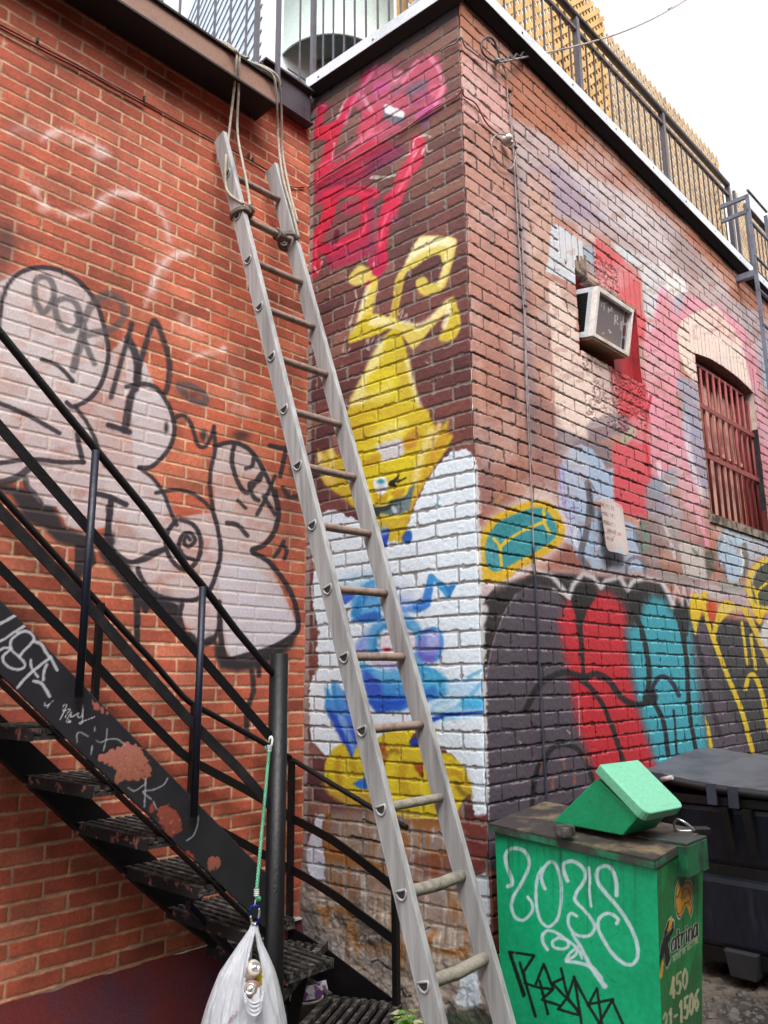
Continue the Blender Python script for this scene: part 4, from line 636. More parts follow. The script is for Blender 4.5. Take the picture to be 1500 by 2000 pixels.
# ================================================================== parts of the two buildings
DARK = (34, 31, 34)
m_found = mat('foundation_paint', (124, 46, 46), .7, c2=(88, 58, 78), scale=3.2, lo=.42, hi=.7, bump=.5, bscale=160, dark=.4)
m_black = mat('black_paint', (22, 21, 24), .5, spec=.3, c2=(34, 28, 30), scale=14, lo=.6, hi=.8, bump=.25, bscale=130)
m_flash = mat('flashing', (226, 230, 238), .45, 0, c2=(206, 210, 218), scale=5, bump=.05)
m_brown = mat('brown_metal', (142, 106, 88), .6, c2=(104, 74, 60), scale=6, lo=.5, hi=.75, bump=.15)
m_roof = mat('roofing', (60, 58, 58), .9)
tz = LW.tz
# left building
mb = MB(); n = 90; ft = np.linspace(-2.6, .02, n)
X = []; 
for zz in (GZ - .05, -1.05 + .002):
    for a_ in ft: X.append(LW.at(a_, .010 + .004 * math.sin(a_ * 9), zz + (.003 * math.sin(a_ * 23) + .002 * math.sin(a_ * 61) if zz > -1.2 else 0)))
mb.add(X, [(i, i + 1, n + i + 1, n + i) for i in range(n - 1)]); mb.build('foundation', m_found, t_left)
mb = MB(); mb.obox(LW.at(-.5, .0, -1.05), LW.d * .48, LW.n * .022, [0, 0, .006]); mb.build('drip_strip', m_flash, t_left)
mb = MB(); mb.obox(LW.at(-2.6, -3, 2.94), LW.d * 2.59, LW.n * 2.96, [0, 0, .07]); mb.build('roof_deck', m_roof, t_left)
bz0, bz1, boff, bt1 = 2.905, 3.02, .165, -.385
mb = MB(); mb.obox(LW.at(-2.6, boff - .012, bz0), LW.d * (bt1 + 2.6), LW.n * .012, [0, 0, bz1 - bz0])
o = mb.build('roof_fascia', m_brown, t_left)
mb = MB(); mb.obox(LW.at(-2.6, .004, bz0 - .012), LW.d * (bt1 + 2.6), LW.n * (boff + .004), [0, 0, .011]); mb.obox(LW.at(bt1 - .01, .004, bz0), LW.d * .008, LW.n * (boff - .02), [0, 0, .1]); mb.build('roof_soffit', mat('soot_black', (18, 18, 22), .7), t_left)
mb = MB(); mb.obox(LW.at(-2.6, -.1, bz1), LW.d * (bt1 + 2.6), LW.n * (boff + .115), [0, 0, .012]); mb.build('drip_edge', m_black, t_left)
mb = MB(); mb.obox(LW.at(bt1 + .005, .005, 3.035), LW.d * .345, LW.n * .06, [0, 0, .008]); mb.obox(LW.at(bt1 + .005, .03, 3.043), LW.d * .34, LW.n * .012, [0, 0, .195]); mb.obox(LW.at(bt1 + .005, .005, 3.238), LW.d * .345, LW.n * .065, [0, 0, .012]); mb.obox(LW.at(bt1 + .0, .0, 3.1), LW.d * .09, LW.n * .11, [0, 0, .008])
mb.build('steel_channel', mat('grey_purple_steel', (70, 60, 70), .5, c2=(52, 46, 54)), t_left)
# corner building: coping, roof
def coping(W, t0, t1, za0, za1, za0b, za1b):
    mb = MB()
    for (o0, o1, zl, zh) in ((.062, .066, 0, .062), (-.28, .066, .0625, .0665)):
        p = [W.at(t0, o0, za0 + zl), W.at(t1, o0, za1 + zl), W.at(t1, o1, za1 + zl), W.at(t0, o1, za0 + zl)]
        q_ = [W.at(t0, o0, za0 + zh), W.at(t1, o0, za1 + zh), W.at(t1, o1, za1 + zh), W.at(t0, o1, za0 + zh)]
        mb.hexa(p + q_)
    return mb
coping(NW, -1.0, .055, 3.268, 3.262, 0, 0).build('coping', m_flash, t_corner)
coping(RW, -.06, 6.5, 3.312, 3.13, 0, 0).build('coping', m_flash, t_corner)
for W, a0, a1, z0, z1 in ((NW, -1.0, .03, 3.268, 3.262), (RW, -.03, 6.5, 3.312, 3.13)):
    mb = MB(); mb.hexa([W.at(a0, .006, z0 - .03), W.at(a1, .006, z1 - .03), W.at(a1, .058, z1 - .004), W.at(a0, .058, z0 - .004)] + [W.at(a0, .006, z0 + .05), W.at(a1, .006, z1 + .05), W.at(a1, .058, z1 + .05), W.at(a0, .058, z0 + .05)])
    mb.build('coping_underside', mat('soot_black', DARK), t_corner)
mb = MB(); mb.prism([NW.at(-1.0, -.02, 3.2), C0 + np.array([0, .03, 3.2]), RW.at(6.4, -.02, 3.1), RW.at(6.4, -5, 3.1), NW.at(-1.0, -5, 3.2)], [0, 0, .03]); mb.build('roof', m_roof, t_corner)
mb = MB()
for i in range(9):
    tt = -.9 + i * .125 * 1.0
m_zn = mat('dull_zinc', (120, 120, 124), .4, .6)
for i in range(11): mb = MB(); mb.lathe(RW.at(.45 + i * .5, .066, 3.33 - .014 * i), RW.n, [(0, .004), (.006, .003), (.007, 0)], 8); mb.build('screw', m_zn, t_corner)
for i in range(3): mb = MB(); mb.lathe(NW.at(-.9 + i * .4, .066, 3.29), NW.n, [(0, .004), (.006, .003), (.007, 0)], 8); mb.build('screw', m_zn, t_corner)
# brick thickness behind the openings
m_rev = mat('red_reveal', (168, 36, 44), .6, c2=(130, 30, 38), scale=6); m_cream = mat('cream_paint', (226, 206, 192), .7, c2=(190, 170, 150), scale=8)
mb = MB(); d_ = .30
a0, a1 = AC_T; z0, z1 = AC_Z
mb.obox(RW.at(a0 - .02, -d_, z0 - .03), RW.d * (a1 - a0 + .04), RW.n * (d_ - .004), [0, 0, .03]); mb.obox(RW.at(a0 - .02, -d_, z1), RW.d * (a1 - a0 + .04), RW.n * (d_ - .004), [0, 0, .03])
mb.obox(RW.at(a1, -d_, z0), RW.d * .02, RW.n * (d_ - .004), [0, 0, z1 - z0]); mb.obox(RW.at(a0 - .02, -d_, z0), RW.d * .02, RW.n * (d_ - .004), [0, 0, z1 - z0])
mb.obox(RW.at(1.43, -.07, z0), RW.d * (a1 - 1.43), RW.n * .02, [0, 0, z1 - z0 - .14]); mb.obox(RW.at(a0, -d_ - .02, z0), RW.d * (a1 - a0), RW.n * .02, [0, 0, z1 - z0])
mb.build('wall_niche', m_rev, t_corner)
# ragged timber lintel over the unit's left end
mb = MB()
for i, (x, hh) in enumerate([(.962, .05), (.982, .085), (1.0, .06), (1.02, .10), (1.04, .085), (1.062, .12)]):
    mb.hexa([RW.at(x, -.03, z1 - .005), RW.at(x + .019, -.03, z1 - .02), RW.at(x + .019, .006, z1 - .02), RW.at(x, .006, z1 - .005), RW.at(x, -.03, z1 + hh), RW.at(x + .019, -.03, z1 + hh), RW.at(x + .019, .006, z1 + hh), RW.at(x, .006, z1 + hh)])
mb.obox(RW.at(1.08, -.05, z1 - .028), RW.d * .56, RW.n * .056, [0, 0, .026])
mb.build('rotten_lintel', mat('rotten_wood', (140, 122, 104), .9, c2=(74, 50, 46), scale=20, bump=.5), t_corner)
# window
m_redbar = mat('red_bar_paint', (138, 58, 56), .65, c2=(108, 58, 52), scale=16, lo=.5, hi=.7)
wt0, wt1 = WN_T; wz0, wz1 = WN_Z
mbw = MB(); mbw.obox(RW.at(wt0 - .02, -.16, wz0 - .02), RW.d * (wt1 - wt0 + .04), RW.n * .01, [0, 0, 1.26])
win = mbw.build('window', mat('window_dark', (44, 26, 26), .8), t_corner)
def wpart(name, boxes, m_, bev=0):
    mb = MB()
    for (x0, x1, o0, o1, y0, y1) in boxes: mb.obox(RW.at(x0, o0, y0), RW.d * (x1 - x0), RW.n * (o1 - o0), [0, 0, y1 - y0])
    return mb.build(name, m_, win, bev)
mb = MB(); K = 14
for i in range(K):
    x0 = wt0 + (wt1 - wt0) * i / K; x1 = wt0 + (wt1 - wt0) * (i + 1) / K
    f_ = lambda x: wz1 + .05 * max(0, 1 - ((x - 3.055) / .55) ** 2)
    mb.hexa([RW.at(x0, -.15, f_(x0)), RW.at(x1, -.15, f_(x1)), RW.at(x1, -.004, f_(x1)), RW.at(x0, -.004, f_(x0)), RW.at(x0, -.15, f_(x0) + .03), RW.at(x1, -.15, f_(x1) + .03), RW.at(x1, -.004, f_(x1) + .03), RW.at(x0, -.004, f_(x0) + .03)])
mb.build('arch_soffit', mat('soffit_brick', (150, 104, 90), .85, c2=(110, 70, 64), scale=24), win)
wpart('jamb', [(wt1, wt1 + .02, -.15, -.004, wz0 + .82, wz1 + .05)], m_cream); wpart('jamb', [(wt1, wt1 + .02, -.15, -.004, wz0 + .18, wz0 + .82)], mat('tar_black', (30, 28, 32), .6, c2=(58, 54, 58), scale=22)); wpart('jamb', [(wt1, wt1 + .02, -.15, -.004, wz0 - .02, wz0 + .18)], mat('raw_brick', (112, 44, 42), .85)); wpart('jamb', [(wt0 - .02, wt0, -.15, -.004, wz0 - .02, wz1 + .03)], m_rev)
o = wpart('sill', [(wt0 - .03, wt1 + .03, -.15, .012, wz0 - .065, wz0 - .012)], mat('rough_stone', (150, 132, 116), .9, c2=(60, 50, 46), scale=14, lo=.4, hi=.62, bump=.8)); 
m_plank = mat('brown_planks', (214, 164, 146), .7, c2=(176, 124, 108), scale=7)
bx = []; x = wt0 + .03; i = 0
while x < wt1 - .05:
    w_ = random.uniform(.07, .115)
    if i not in (1, 4): bx.append((x, min(x + w_, wt1), -.125 - .008 * (i % 3), -.11 - .008 * (i % 3), wz0 + (.55 if i in (2,) else 0), wz1 - .05 - .05 * (i % 2)))
    x += w_ + .006; i += 1
wpart('boarding', bx, m_plank); wpart('pane', [(wt0, wt1, -.148, -.144, wz0, wz1 + .03)], mat('pale_glass', (190, 190, 196), .25, c2=(90, 70, 70), scale=4))  # white reflection in the glass put into the pane colour
wpart('rail', [(wt0 + .33, wt1 - .02, -.108, -.085, wz0 + .50, wz0 + .525)], m_plank)
wpart('frame', [(wt0, wt0 + .03, -.12, -.07, wz0, wz1), (wt1 - .13, wt1, -.12, -.07, wz0, wz1), (wt0 + .03, wt1 - .13, -.12, -.07, wz1 - .03, wz1 + .01), (wt0, wt1, -.12, -.05, wz0 - .012, wz0 + .02)], m_redbar)
for i in range(10):
    x = wt0 + .075 + i * .112
    mb = MB(); mb.tube([RW.at(x, -.05, wz0 + .0), RW.at(x, -.05, f_(x) - .07)], .0105, 8); mb.build('bar', m_redbar, win)
for zb in (.40, .755): wpart('crossbar', [(wt0 + .005, wt1 - .002, -.036, -.028, wz0 + zb, wz0 + zb + .035)], m_redbar)
for zb in (1.08,): wpart('crossbar', [(wt0 + .01, wt1 - .05, -.06, -.05, wz0 + zb, wz0 + zb + .022)], m_redbar)

# ------------------------------------------------------------------ air conditioner
t_ac = thing('air_conditioner', 'grey window air conditioner with white letters scratched on its brown front', 'air conditioner', RW.at(1.2, 0, 1.755))
m_case = mat('ac_case', (216, 222, 230), .5, c2=(196, 200, 206), scale=5); m_bez = mat('ac_bezel', (240, 234, 230), .5, c2=(216, 198, 178), scale=6)
al_ = math.radians(10.5); an = RW.n * math.cos(al_) - np.array([0, 0, 1.0]) * math.sin(al_); au = np.array([0, 0, 1.0]) * math.cos(al_) + RW.n * math.sin(al_)
AH, AW = .276, .405; ACO = RW.at(.983, .115, 2.062) - au * AH
def ap(x, y, h): return ACO + RW.d * x + an * y + au * h
def abox(mb, x0, x1, y0, y1, h0, h1): return mb.obox(ap(x0, y0, h0), RW.d * (x1 - x0), an * (y1 - y0), au * (h1 - h0))
mb = MB(); abox(mb, .006, AW - .006, -.28, -.03, .006, AH - .006); abox(mb, 0, .012, -.055, -.03, 0, AH); abox(mb, 0, .012, -.26, -.055, AH - .026, AH); abox(mb, 0, .012, -.26, -.055, 0, .03); mb.build('case', m_case, t_ac)
mb = MB()
for i in range(20):
    h = .034 + i * .0108; mb.hexa([ap(-.001, -.24, h), ap(-.001, -.055, h), ap(.005, -.055, h + .003), ap(.005, -.24, h + .003), ap(-.001, -.24, h + .003), ap(-.001, -.055, h + .003), ap(.005, -.055, h + .006), ap(.005, -.24, h + .006)])
mb.build('louvre', mat('louvre_black', (26, 26, 30), .6), t_ac)
mb = MB(); abox(mb, .004, .0055, -.24, -.056, .031, AH - .027); mb.build('louvre_backing', mat('void_black', (8, 8, 9), .9), t_ac)
mb = MB()
for x0, x1, h0, h1 in ((0, .026, 0, AH), (.026, AW - .014, AH - .024, AH), (.026, AW - .014, 0, .02), (AW - .014, AW, 0, AH)): abox(mb, x0, x1, -.032, .002, h0, h1)
mb.build('bezel', m_bez, t_ac, .003)
def acp(P):
    zf = Z(1100, 500, 8.3333); WH_ = (206, 200, 200)
    for s_ in [zf((620, 765), (720, 765)), zf((668, 770), (664, 890)), zf((735, 920), (735, 845), (762, 900), (790, 840), (794, 905)), zf((838, 1110), (845, 965), (885, 975), (880, 1040), (842, 1045), (895, 1115)), zf((940, 1140), (945, 1075), (975, 1080)), zf((935, 1120), (970, 1110)), zf((945, 1145), (940, 1190), (965, 1230)), zf((640, 1262), (662, 1254)), zf((745, 1200), (765, 1250), (785, 1240)), zf((622, 820), (630, 790))]: P.stroke(s_, 1.9, WH_, .95, .8, curve=False)
    for _ in range(26): P.blob((random.uniform(1168, 1222), random.uniform(580, 690)), random.uniform(.5, 1.3), random.uniform(.5, 1.2), (170, 160, 160), random.uniform(.2, .6))
    P.poly(zf((540, 1200), (1000, 1520), (1000, 1600), (530, 1270)), (140, 116, 90), .5, 4)
m_panel = mat_paint('painted_metal', rough=.6, spec=.4, grain=.12, bump=.1)
panel('front_panel', ap(.026, -.018, .018), RW.d * .30, au * (AH - .04), 150, 130, acp, m_panel, t_ac, (122, 108, 110))
mb = MB(); abox(mb, .326, AW - .012, -.026, -.02, .018, AH - .022); mb.build('control_strip', mat('ac_strip', (176, 172, 176), .5), t_ac)
for i in range(3):
    mb = MB(); hz_ = .045 + i * .078; prof = [(.013 * math.cos(a_), .013 * math.sin(a_)) for a_ in np.linspace(0, PI, 9)]
    mb.prism([ap(.356 + x, -.0195, hz_ + .04 + y) for x, y in prof] + [ap(.356 - x, -.0195, hz_ - y) for x, y in prof], an * .002); mb.build('vent_slot', mat('slot_red_dark' if i else 'slot_dark', (96, 26, 36) if i else (22, 20, 22), .5), t_ac)
mb = MB(); abox(mb, .01, AW - .02, -.2, -.004, -.012, -.002); mb.build('tray', mat('tan_tray', (166, 138, 108), .6), t_ac)

# ------------------------------------------------------------------ sheet-metal notice
FONT = {'A': [[(0, 0), (.5, 1), (1, 0)], [(.2, .4), (.8, .4)]], 'B': [[(0, 0), (0, 1), (.8, .85), (.8, .6), (0, .5), (.9, .35), (.9, .1), (0, 0)]], 'C': [[(1, .85), (.5, 1), (0, .6), (0, .4), (.5, 0), (1, .15)]], 'D': [[(0, 0), (0, 1), (.7, .9), (1, .5), (.7, .1), (0, 0)]], 'E': [[(1, 1), (0, 1), (0, 0), (1, 0)], [(0, .5), (.8, .5)]], 'G': [[(1, .85), (.5, 1), (0, .5), (.5, 0), (1, .2), (1, .45), (.6, .45)]], 'H': [[(0, 0), (0, 1)], [(1, 0), (1, 1)], [(0, .5), (1, .5)]], 'I': [[(.5, 0), (.5, 1)]], 'J': [[(1, 1), (1, .2), (.5, 0), (0, .2)]], 'L': [[(0, 1), (0, 0), (.9, 0)]], 'M': [[(0, 0), (0, 1), (.5, .4), (1, 1), (1, 0)]], 'N': [[(0, 0), (0, 1), (1, 0), (1, 1)]], 'R': [[(0, 0), (0, 1), (.9, .85), (.9, .6), (0, .5), (1, 0)]], 'S': [[(1, .9), (.4, 1), (0, .75), (1, .3), (.6, 0), (0, .1)]], 'T': [[(.5, 0), (.5, 1)], [(0, 1), (1, 1)]], 'U': [[(0, 1), (0, .15), (.5, 0), (1, .15), (1, 1)]], 'V': [[(0, 1), (.5, 0), (1, 1)]], '0': [[(.5, 0), (0, .3), (0, .7), (.5, 1), (1, .7), (1, .3), (.5, 0)]], '1': [[(.2, .8), (.6, 1), (.6, 0)]], '2': [[(0, .8), (.5, 1), (1, .75), (0, 0), (1, 0)]], '4': [[(.75, 0), (.75, 1), (0, .3), (1, .3)]], '5': [[(1, 1), (.1, 1), (.05, .55), (.7, .6), (1, .3), (.6, 0), (0, .1)]], '6': [[(.9, .95), (.3, .8), (0, .3), (.5, 0), (1, .3), (.5, .55), (.05, .35)]], '-': [[(.15, .5), (.85, .5)]], ' ': []}
def text(P, s_, o_, ux, uy, w_, col, al=.95, gap=1.35, soft=1.0):
    o_ = np.array(o_, float); ux = np.array(ux, float); uy = np.array(uy, float)
    for i, ch in enumerate(s_):
        for st in FONT.get(ch, []): P.stroke([tuple(o_ + ux * (i * gap + x) + uy * y) for x, y in st], w_, col, al, soft, curve=False)
def signp(P):
    zs_ = Z(1150, 960, 14.29); cl = (112, 92, 90)
    for s_, p_, uw in [('DECRETS', (330, 420), 38), ('MARQUES', (400, 660), 34), ('VENDREDI', (390, 890), 32), ('JANVIER', (480, 1110), 28), ('HIER', (490, 1340), 34)]:
        text(P, s_, zs_(p_)[0], (uw / 14.29, uw * .33 / 14.29), (0, -90 / 14.29), 1.1, cl, .8, 1.4, .8)
    for p_ in [(285, 440), (365, 590), (685, 1265), (825, 1600)]: P.blob(zs_(p_)[0], 1.3, 1.5, (70, 56, 60), .9)
    P.poly(zs_((780, 1130), (890, 1150), (880, 1250), (775, 1235)), (190, 88, 94), .95, 1.5, curve=False); P.stroke(zs_((390, 1140), (750, 1220)), .9, (120, 80, 80), .8, .6)
    P.poly(zs_((190, 700), (330, 1000), (350, 1500), (600, 1700), (300, 1660), (230, 1300)), (232, 226, 222), .8, 6)
    for x in (480, 540, 600, 650, 720): P.stroke(zs_((x, 1480), (x + 20, 1620)), 1.2, (150, 140, 136), .6, 1)
    P.poly(zs_((780, 1640), (900, 1560), (900, 1800), (780, 1780)), (150, 172, 192), .9, 2); P.poly(zs_((720, 380), (830, 460), (900, 540), (930, 300)), (204, 96, 104), .5, 3)
s_o = RW.at(1.005, .035, .632); su = RW.d * .25 + np.array([0, 0, -.0]); sv = np.array([0, 0, .285])
NS = 110; a_, b_ = np.meshgrid(np.linspace(0, 1, NS), np.linspace(0, 1, NS)); a_, b_ = a_.ravel(), b_.ravel()
rx, rz = np.abs(a_ - .5) * .25 - (.125 - .035), np.abs(b_ - .5) * .285 - (.1425 - .035)
inside = np.hypot(np.maximum(rx, 0), np.maximum(rz, 0)) < .035
Xs = s_o + a_[:, None] * su + b_[:, None] * sv + RW.n * (.008 * np.cos(b_ * 3) + .006 * np.sin(a_ * 5))[:, None]
ii = np.arange((NS - 1) ** 2); aa = (ii // (NS - 1)) * NS + ii % (NS - 1)
me = grid_mesh('notice_board', Xs, NS, NS, inside[aa] & inside[aa + 1] & inside[aa + NS] & inside[aa + NS + 1])
P = Painter(proj(Xs), np.tile(np.array((188, 168, 160)) / 255, (len(Xs), 1))); signp(P); set_col(me, P.c)
o = link('notice_board', me, m_panel); so = o.modifiers.new('thick', 'SOLIDIFY'); so.thickness = .004; so.offset = 1
tag(o, 'small bent beige sign plate with faded handwriting on the mural wall', 'sign')
# ================================================================== iron staircase
m_iron = mat('iron_black', (15, 14, 17), .42, spec=.32, c2=(30, 23, 24), scale=22, lo=.58, hi=.78, bump=.35, bscale=120)
m_navy = mat('iron_navy', (18, 24, 42), .42, spec=.35, c2=(26, 22, 30), scale=18, lo=.5, hi=.7, bump=.3, bscale=120)
m_grate = mat('grate_worn', (44, 41, 40), .8, spec=.25, c2=(112, 105, 99), scale=30, lo=.46, hi=.7, bump=.6, bscale=150)
t_st = thing('iron_staircase', 'black iron staircase with grating treads and flaking paint beside the orange brick wall', 'staircase', LW.at(-.6, .55, GZ))
SO = .55
A = lambda p, off=SO: LW.px(p, off)
# near stringer: painted plate with lettering, flaked patches
spx = [(-70, 1098), (30, 1200), (140, 1314), (285, 1463), (389, 1570), (519, 1703), (548, 1735), (548, 1846), (498, 1796), (463, 1760), (400, 1700), (338, 1645), (290, 1594), (222, 1532), (154, 1469), (0, 1320), (-70, 1254)]
q2 = np.array([LW.tz(p, SO) for p in spx]); t0, t1 = q2[:, 0].min(), q2[:, 0].max(); z0, z1 = q2[:, 1].min(), q2[:, 1].max()
nu, nv = int((t1 - t0) / .0032), int((z1 - z0) / .0032)
a_, b_ = np.meshgrid(np.linspace(t0, t1, nu), np.linspace(z0, z1, nv)); a_, b_ = a_.ravel(), b_.ravel()
Xs = LW.P + LW.n * SO + LW.d * a_[:, None] + np.array([0, 0, 1.0]) * b_[:, None]
pp = proj(Xs)
ins = np.zeros(len(pp), bool)
for i in range(len(spx)):
    (ax, ay), (bx_, by_) = spx[i], spx[(i + 1) % len(spx)]
    if ay != by_: ins ^= ((ay > pp[:, 1]) != (by_ > pp[:, 1])) & (pp[:, 0] < (bx_ - ax) * (pp[:, 1] - ay) / (by_ - ay) + ax)
base = np.array((36, 35, 39)) / 255 * (1 + (fbm(a_ * 18, b_ * 18, 3.) - .5)[:, None] * .3)
P = Painter(pp, base); s1 = Z(0, 1200, 5); s2 = Z(250, 1450, 3.75)
RU = (176, 104, 88)
def flake(pts, c1, c2):
    P.poly(pts, (20, 18, 20), .9, 2, curve=True, jit=9); p_ = np.array(pts); m_ = p_.mean(0); P.poly([tuple(m_ + (v - m_) * .96 + np.array([.5, 1])) for v in p_], c1, .97, 1.5, jit=9, col2=c2, g=(m_[0], m_[1] - 30, m_[0] + 10, m_[1] + 40))
flake(s1((935, 1390), (1060, 1330), (1180, 1270), (1240, 1230), (1300, 1250), (1400, 1310), (1440, 1420), (1490, 1560), (1440, 1590), (1300, 1630), (1220, 1600), (1140, 1650), (1110, 1640), (1130, 1570), (1100, 1480), (1000, 1440)), (172, 108, 94), (146, 88, 66))
flake(s2((205, 510), (240, 460), (300, 455), (370, 520), (395, 590), (390, 660), (310, 685), (240, 620)), (142, 70, 58), (116, 56, 44)); flake(s1((900, 840), (960, 880), (1040, 950), (1020, 965), (930, 920)), (170, 100, 90), (150, 80, 70)); flake(s2((140, 500), (165, 440), (190, 450), (175, 520)), (150, 66, 54), (120, 50, 40)); flake(s2((410, 790), (450, 780), (490, 870), (520, 920), (460, 910), (420, 850)), (150, 64, 50), (130, 56, 44)); flake(s2((580, 850), (640, 830), (675, 870), (650, 920), (590, 930)), (160, 92, 76), (120, 70, 56))
for _ in range(90):
    cx, cy, rx, ry = random.choice([(255, 1490, 40, 28), (262, 1505, 34, 20), (328, 1605, 24, 26)])
    P.blob((cx + random.gauss(0, rx * .5), cy + random.gauss(0, ry * .5)), random.uniform(.8, 2.6), random.uniform(.8, 2.2), random.choice([(120, 60, 40), (150, 78, 44), (96, 48, 38), (206, 140, 122)]), random.uniform(.3, .8))
TG = (196, 196, 202)
for pts, w_ in [(s1((150, 10), (60, 60), (-40, 110)), 6), (s1((-20, 270), (60, 230), (130, 180), (250, 105)), 5), (s1((170, 185), (250, 165), (310, 190), (330, 240), (290, 300), (230, 360), (190, 410)), 5.5), (s1((180, 190), (110, 250), (110, 340), (170, 400), (230, 460), (240, 510), (180, 540), (100, 520), (40, 470), (30, 410), (90, 350)), 5), (s1((-20, 360), (40, 330), (110, 330)), 5), (s1((330, 265), (400, 290), (450, 370), (490, 430)), 6), (s1((490, 410), (520, 470), (560, 545)), 6), (s1((170, 715), (260, 610), (400, 490), (500, 420)), 5.5), (s1((300, 445), (310, 520), (370, 610)), 5), (s1((455, 490), (430, 560), (420, 640)), 6), (s1((330, 650), (400, 670), (440, 720), (485, 800)), 6), (s1((435, 845), (440, 890), (480, 880), (520, 840)), 1.8), (s1((480, 880), (460, 915)), 1.8)]: P.stroke(pts, w_, TG, .88, 1.6)
for pts in [s1((585, 1030), (620, 960), (650, 885), (620, 890), (615, 940), (660, 930), (690, 930), (640, 1000), (690, 1050), (650, 1040), (700, 950), (690, 1000), (740, 980), (770, 960), (760, 1000), (800, 990), (810, 885), (805, 1050), (770, 1060), (850, 1030), (920, 1003))]: P.stroke(pts, 1.7, (206, 206, 210), .9, 1)
for pts in [s1((755, 1250), (750, 1180), (780, 1150), (860, 1190)), s1((925, 1100), (925, 1140)), s1((900, 1280), (890, 1370)), s1((1045, 1115), (1040, 1200), (1010, 1330)), s1((940, 1230), (980, 1250), (1060, 1220), (1150, 1220), (1220, 1280)), s2((0, 330), (50, 355), (130, 300)), s2((130, 270), (120, 470)), s2((290, 265), (260, 310), (190, 345), (110, 360), (170, 415)), s2((185, 430), (210, 490)), s2((515, 540), (510, 600), (480, 680), (430, 720))]: P.stroke(pts, 2.6, (168, 166, 172), .8, 1.6)
for _ in range(70): P.blob((random.uniform(0, 540), random.uniform(1200, 1830)), random.uniform(.4, 1.3), random.uniform(.4, 1.1), (150, 146, 146), random.uniform(.2, .7))
ii = np.arange((nu - 1) * (nv - 1)); aa = (ii // (nu - 1)) * nu + ii % (nu - 1)
keep = ins[aa] & ins[aa + 1] & ins[aa + nu] & ins[aa + nu + 1]
used = np.zeros(len(Xs), bool)
me = grid_mesh('stringer', Xs, nu, nv, keep); set_col(me, P.c, P.gloss * 0 + .3)
import bmesh
bm = bmesh.new(); bm.from_mesh(me); bmesh.ops.delete(bm, geom=[v for v in bm.verts if not v.link_faces], context='VERTS'); bm.to_mesh(me); bm.free()
o = link('stringer', me, m_panel, t_st); so = o.modifiers.new('thick', 'SOLIDIFY'); so.thickness = .007; so.offset = -1
o['label'] = 'outer stringer plate with pale tags and flaked red primer'
mb = MB()
for (p, r_) in (((-70, 1098), (540, 1727)), ((-70, 1256), (530, 1828))):
    a, b = A(p), A(r_); dd = (b - a) / np.linalg.norm(b - a); nn_ = np.cross(dd, LW.n); mb.obox(a - LW.n * .05, b - a, LW.n * .048, nn_ * .006)
mb.build('stringer_flange', m_iron, t_st)
# wall stringer
wpx = [(-60, 1432), (67, 1552), (187, 1662), (320, 1780), (450, 1880), (560, 1965), (560, 1900), (480, 1822), (330, 1700), (190, 1572), (80, 1470), (-60, 1340)]
mb = MB(); mb.prism([A(p, .045) for p in wpx], LW.n * .006); mb.prism([A(p, .045) for p in [(-60, 1432), (67, 1552), (320, 1780), (560, 1965), (560, 1958), (320, 1773), (67, 1545), (-60, 1425)]], LW.n * .045); mb.build('stringer', m_iron, t_st)
# treads: grating bars across the flight, worn lip at the back
TR0, TZ0, TRUN, TRISE = -1.348, -.313, .2, .182
for kx in range(-7, 5):
    tt, zz = TR0 + TRUN * kx, TZ0 - TRISE * kx
    mb = MB()
    for i in range(6): mb.obox(LW.at(tt + .012 + i * .037, .052, zz - .012), LW.d * .019, LW.n * (SO - .06), [0, 0, .016])
    mb.obox(LW.at(tt + .23, .052, zz - .03), LW.d * .006, LW.n * (SO - .06), [0, 0, .034])
    for oo in (.058, SO * .5, SO - .02): mb.obox(LW.at(tt + .008, oo, zz - .03), LW.d * .22, LW.n * .008, [0, 0, .017])
    tr = mb.build('tread', m_grate, t_st)
    mb = MB(); mb.obox(LW.at(tt, .05, zz - .032), LW.d * .007, LW.n * (SO - .056), [0, 0, .037]); mb.build('nosing', mat('nosing_rust', (26, 22, 24), .8, spec=.25, c2=(128, 78, 74), scale=24, lo=.56, hi=.64, bump=.5), tr)
mb = MB(); mb.bar(A((367, 1767), .3), A((470, 1880), .3), LW.n * .035, np.array([0, 0, .03])); mb.build('brace', m_navy, t_st)
# underside sheets seen as the dark behind the treads
# newel
nb = LW.at(-.618, SO + .01, GZ); nt_ = A((545, 1277), SO + .01); nb[0], nb[1] = nt_[0], nt_[1]
mb = MB(); mb.lathe([nt_[0], nt_[1], GZ], [0, 0, 1], [(.036, 0), (.036, nt_[2] - GZ), (.033, nt_[2] - GZ), (.031, nt_[2] - GZ - .03), (0, nt_[2] - GZ - .03)], 28); mb.build('newel_post', m_iron, t_st)
# the flight goes on upwards beyond the left edge of the picture
def ext_(P3, pts, L_=1.3):
    if pts[0][0] >= 0: return P3
    d_ = P3[0] - P3[1]; return [P3[0] + d_ / np.linalg.norm(d_) * L_] + P3
dst = A((-70, 1098)) - A((30, 1200)); dst = dst / np.linalg.norm(dst) * 1.3
mb = MB(); a_, b_ = A((-70, 1098)), A((-70, 1255)); mb.prism([a_, b_, b_ + dst, a_ + dst], -LW.n * .007); mb.build('stringer', mat('stringer_black', (36, 35, 39), .6), t_st)
mb = MB(); a_, b_ = A((-60, 1340), .045), A((-60, 1432), .045); mb.prism([a_, b_, b_ + dst, a_ + dst], LW.n * .006); mb.build('stringer', m_iron, t_st)
for f_ in (.55, 1.1):
    q_ = LW.px((-40, 600), RO_ := SO + .024) + dst / 1.3 * f_; mb = MB(); mb.tube([q_ - np.array([0, 0, .82]), q_], .0125, 10); mb.build('baluster', m_navy, t_st)
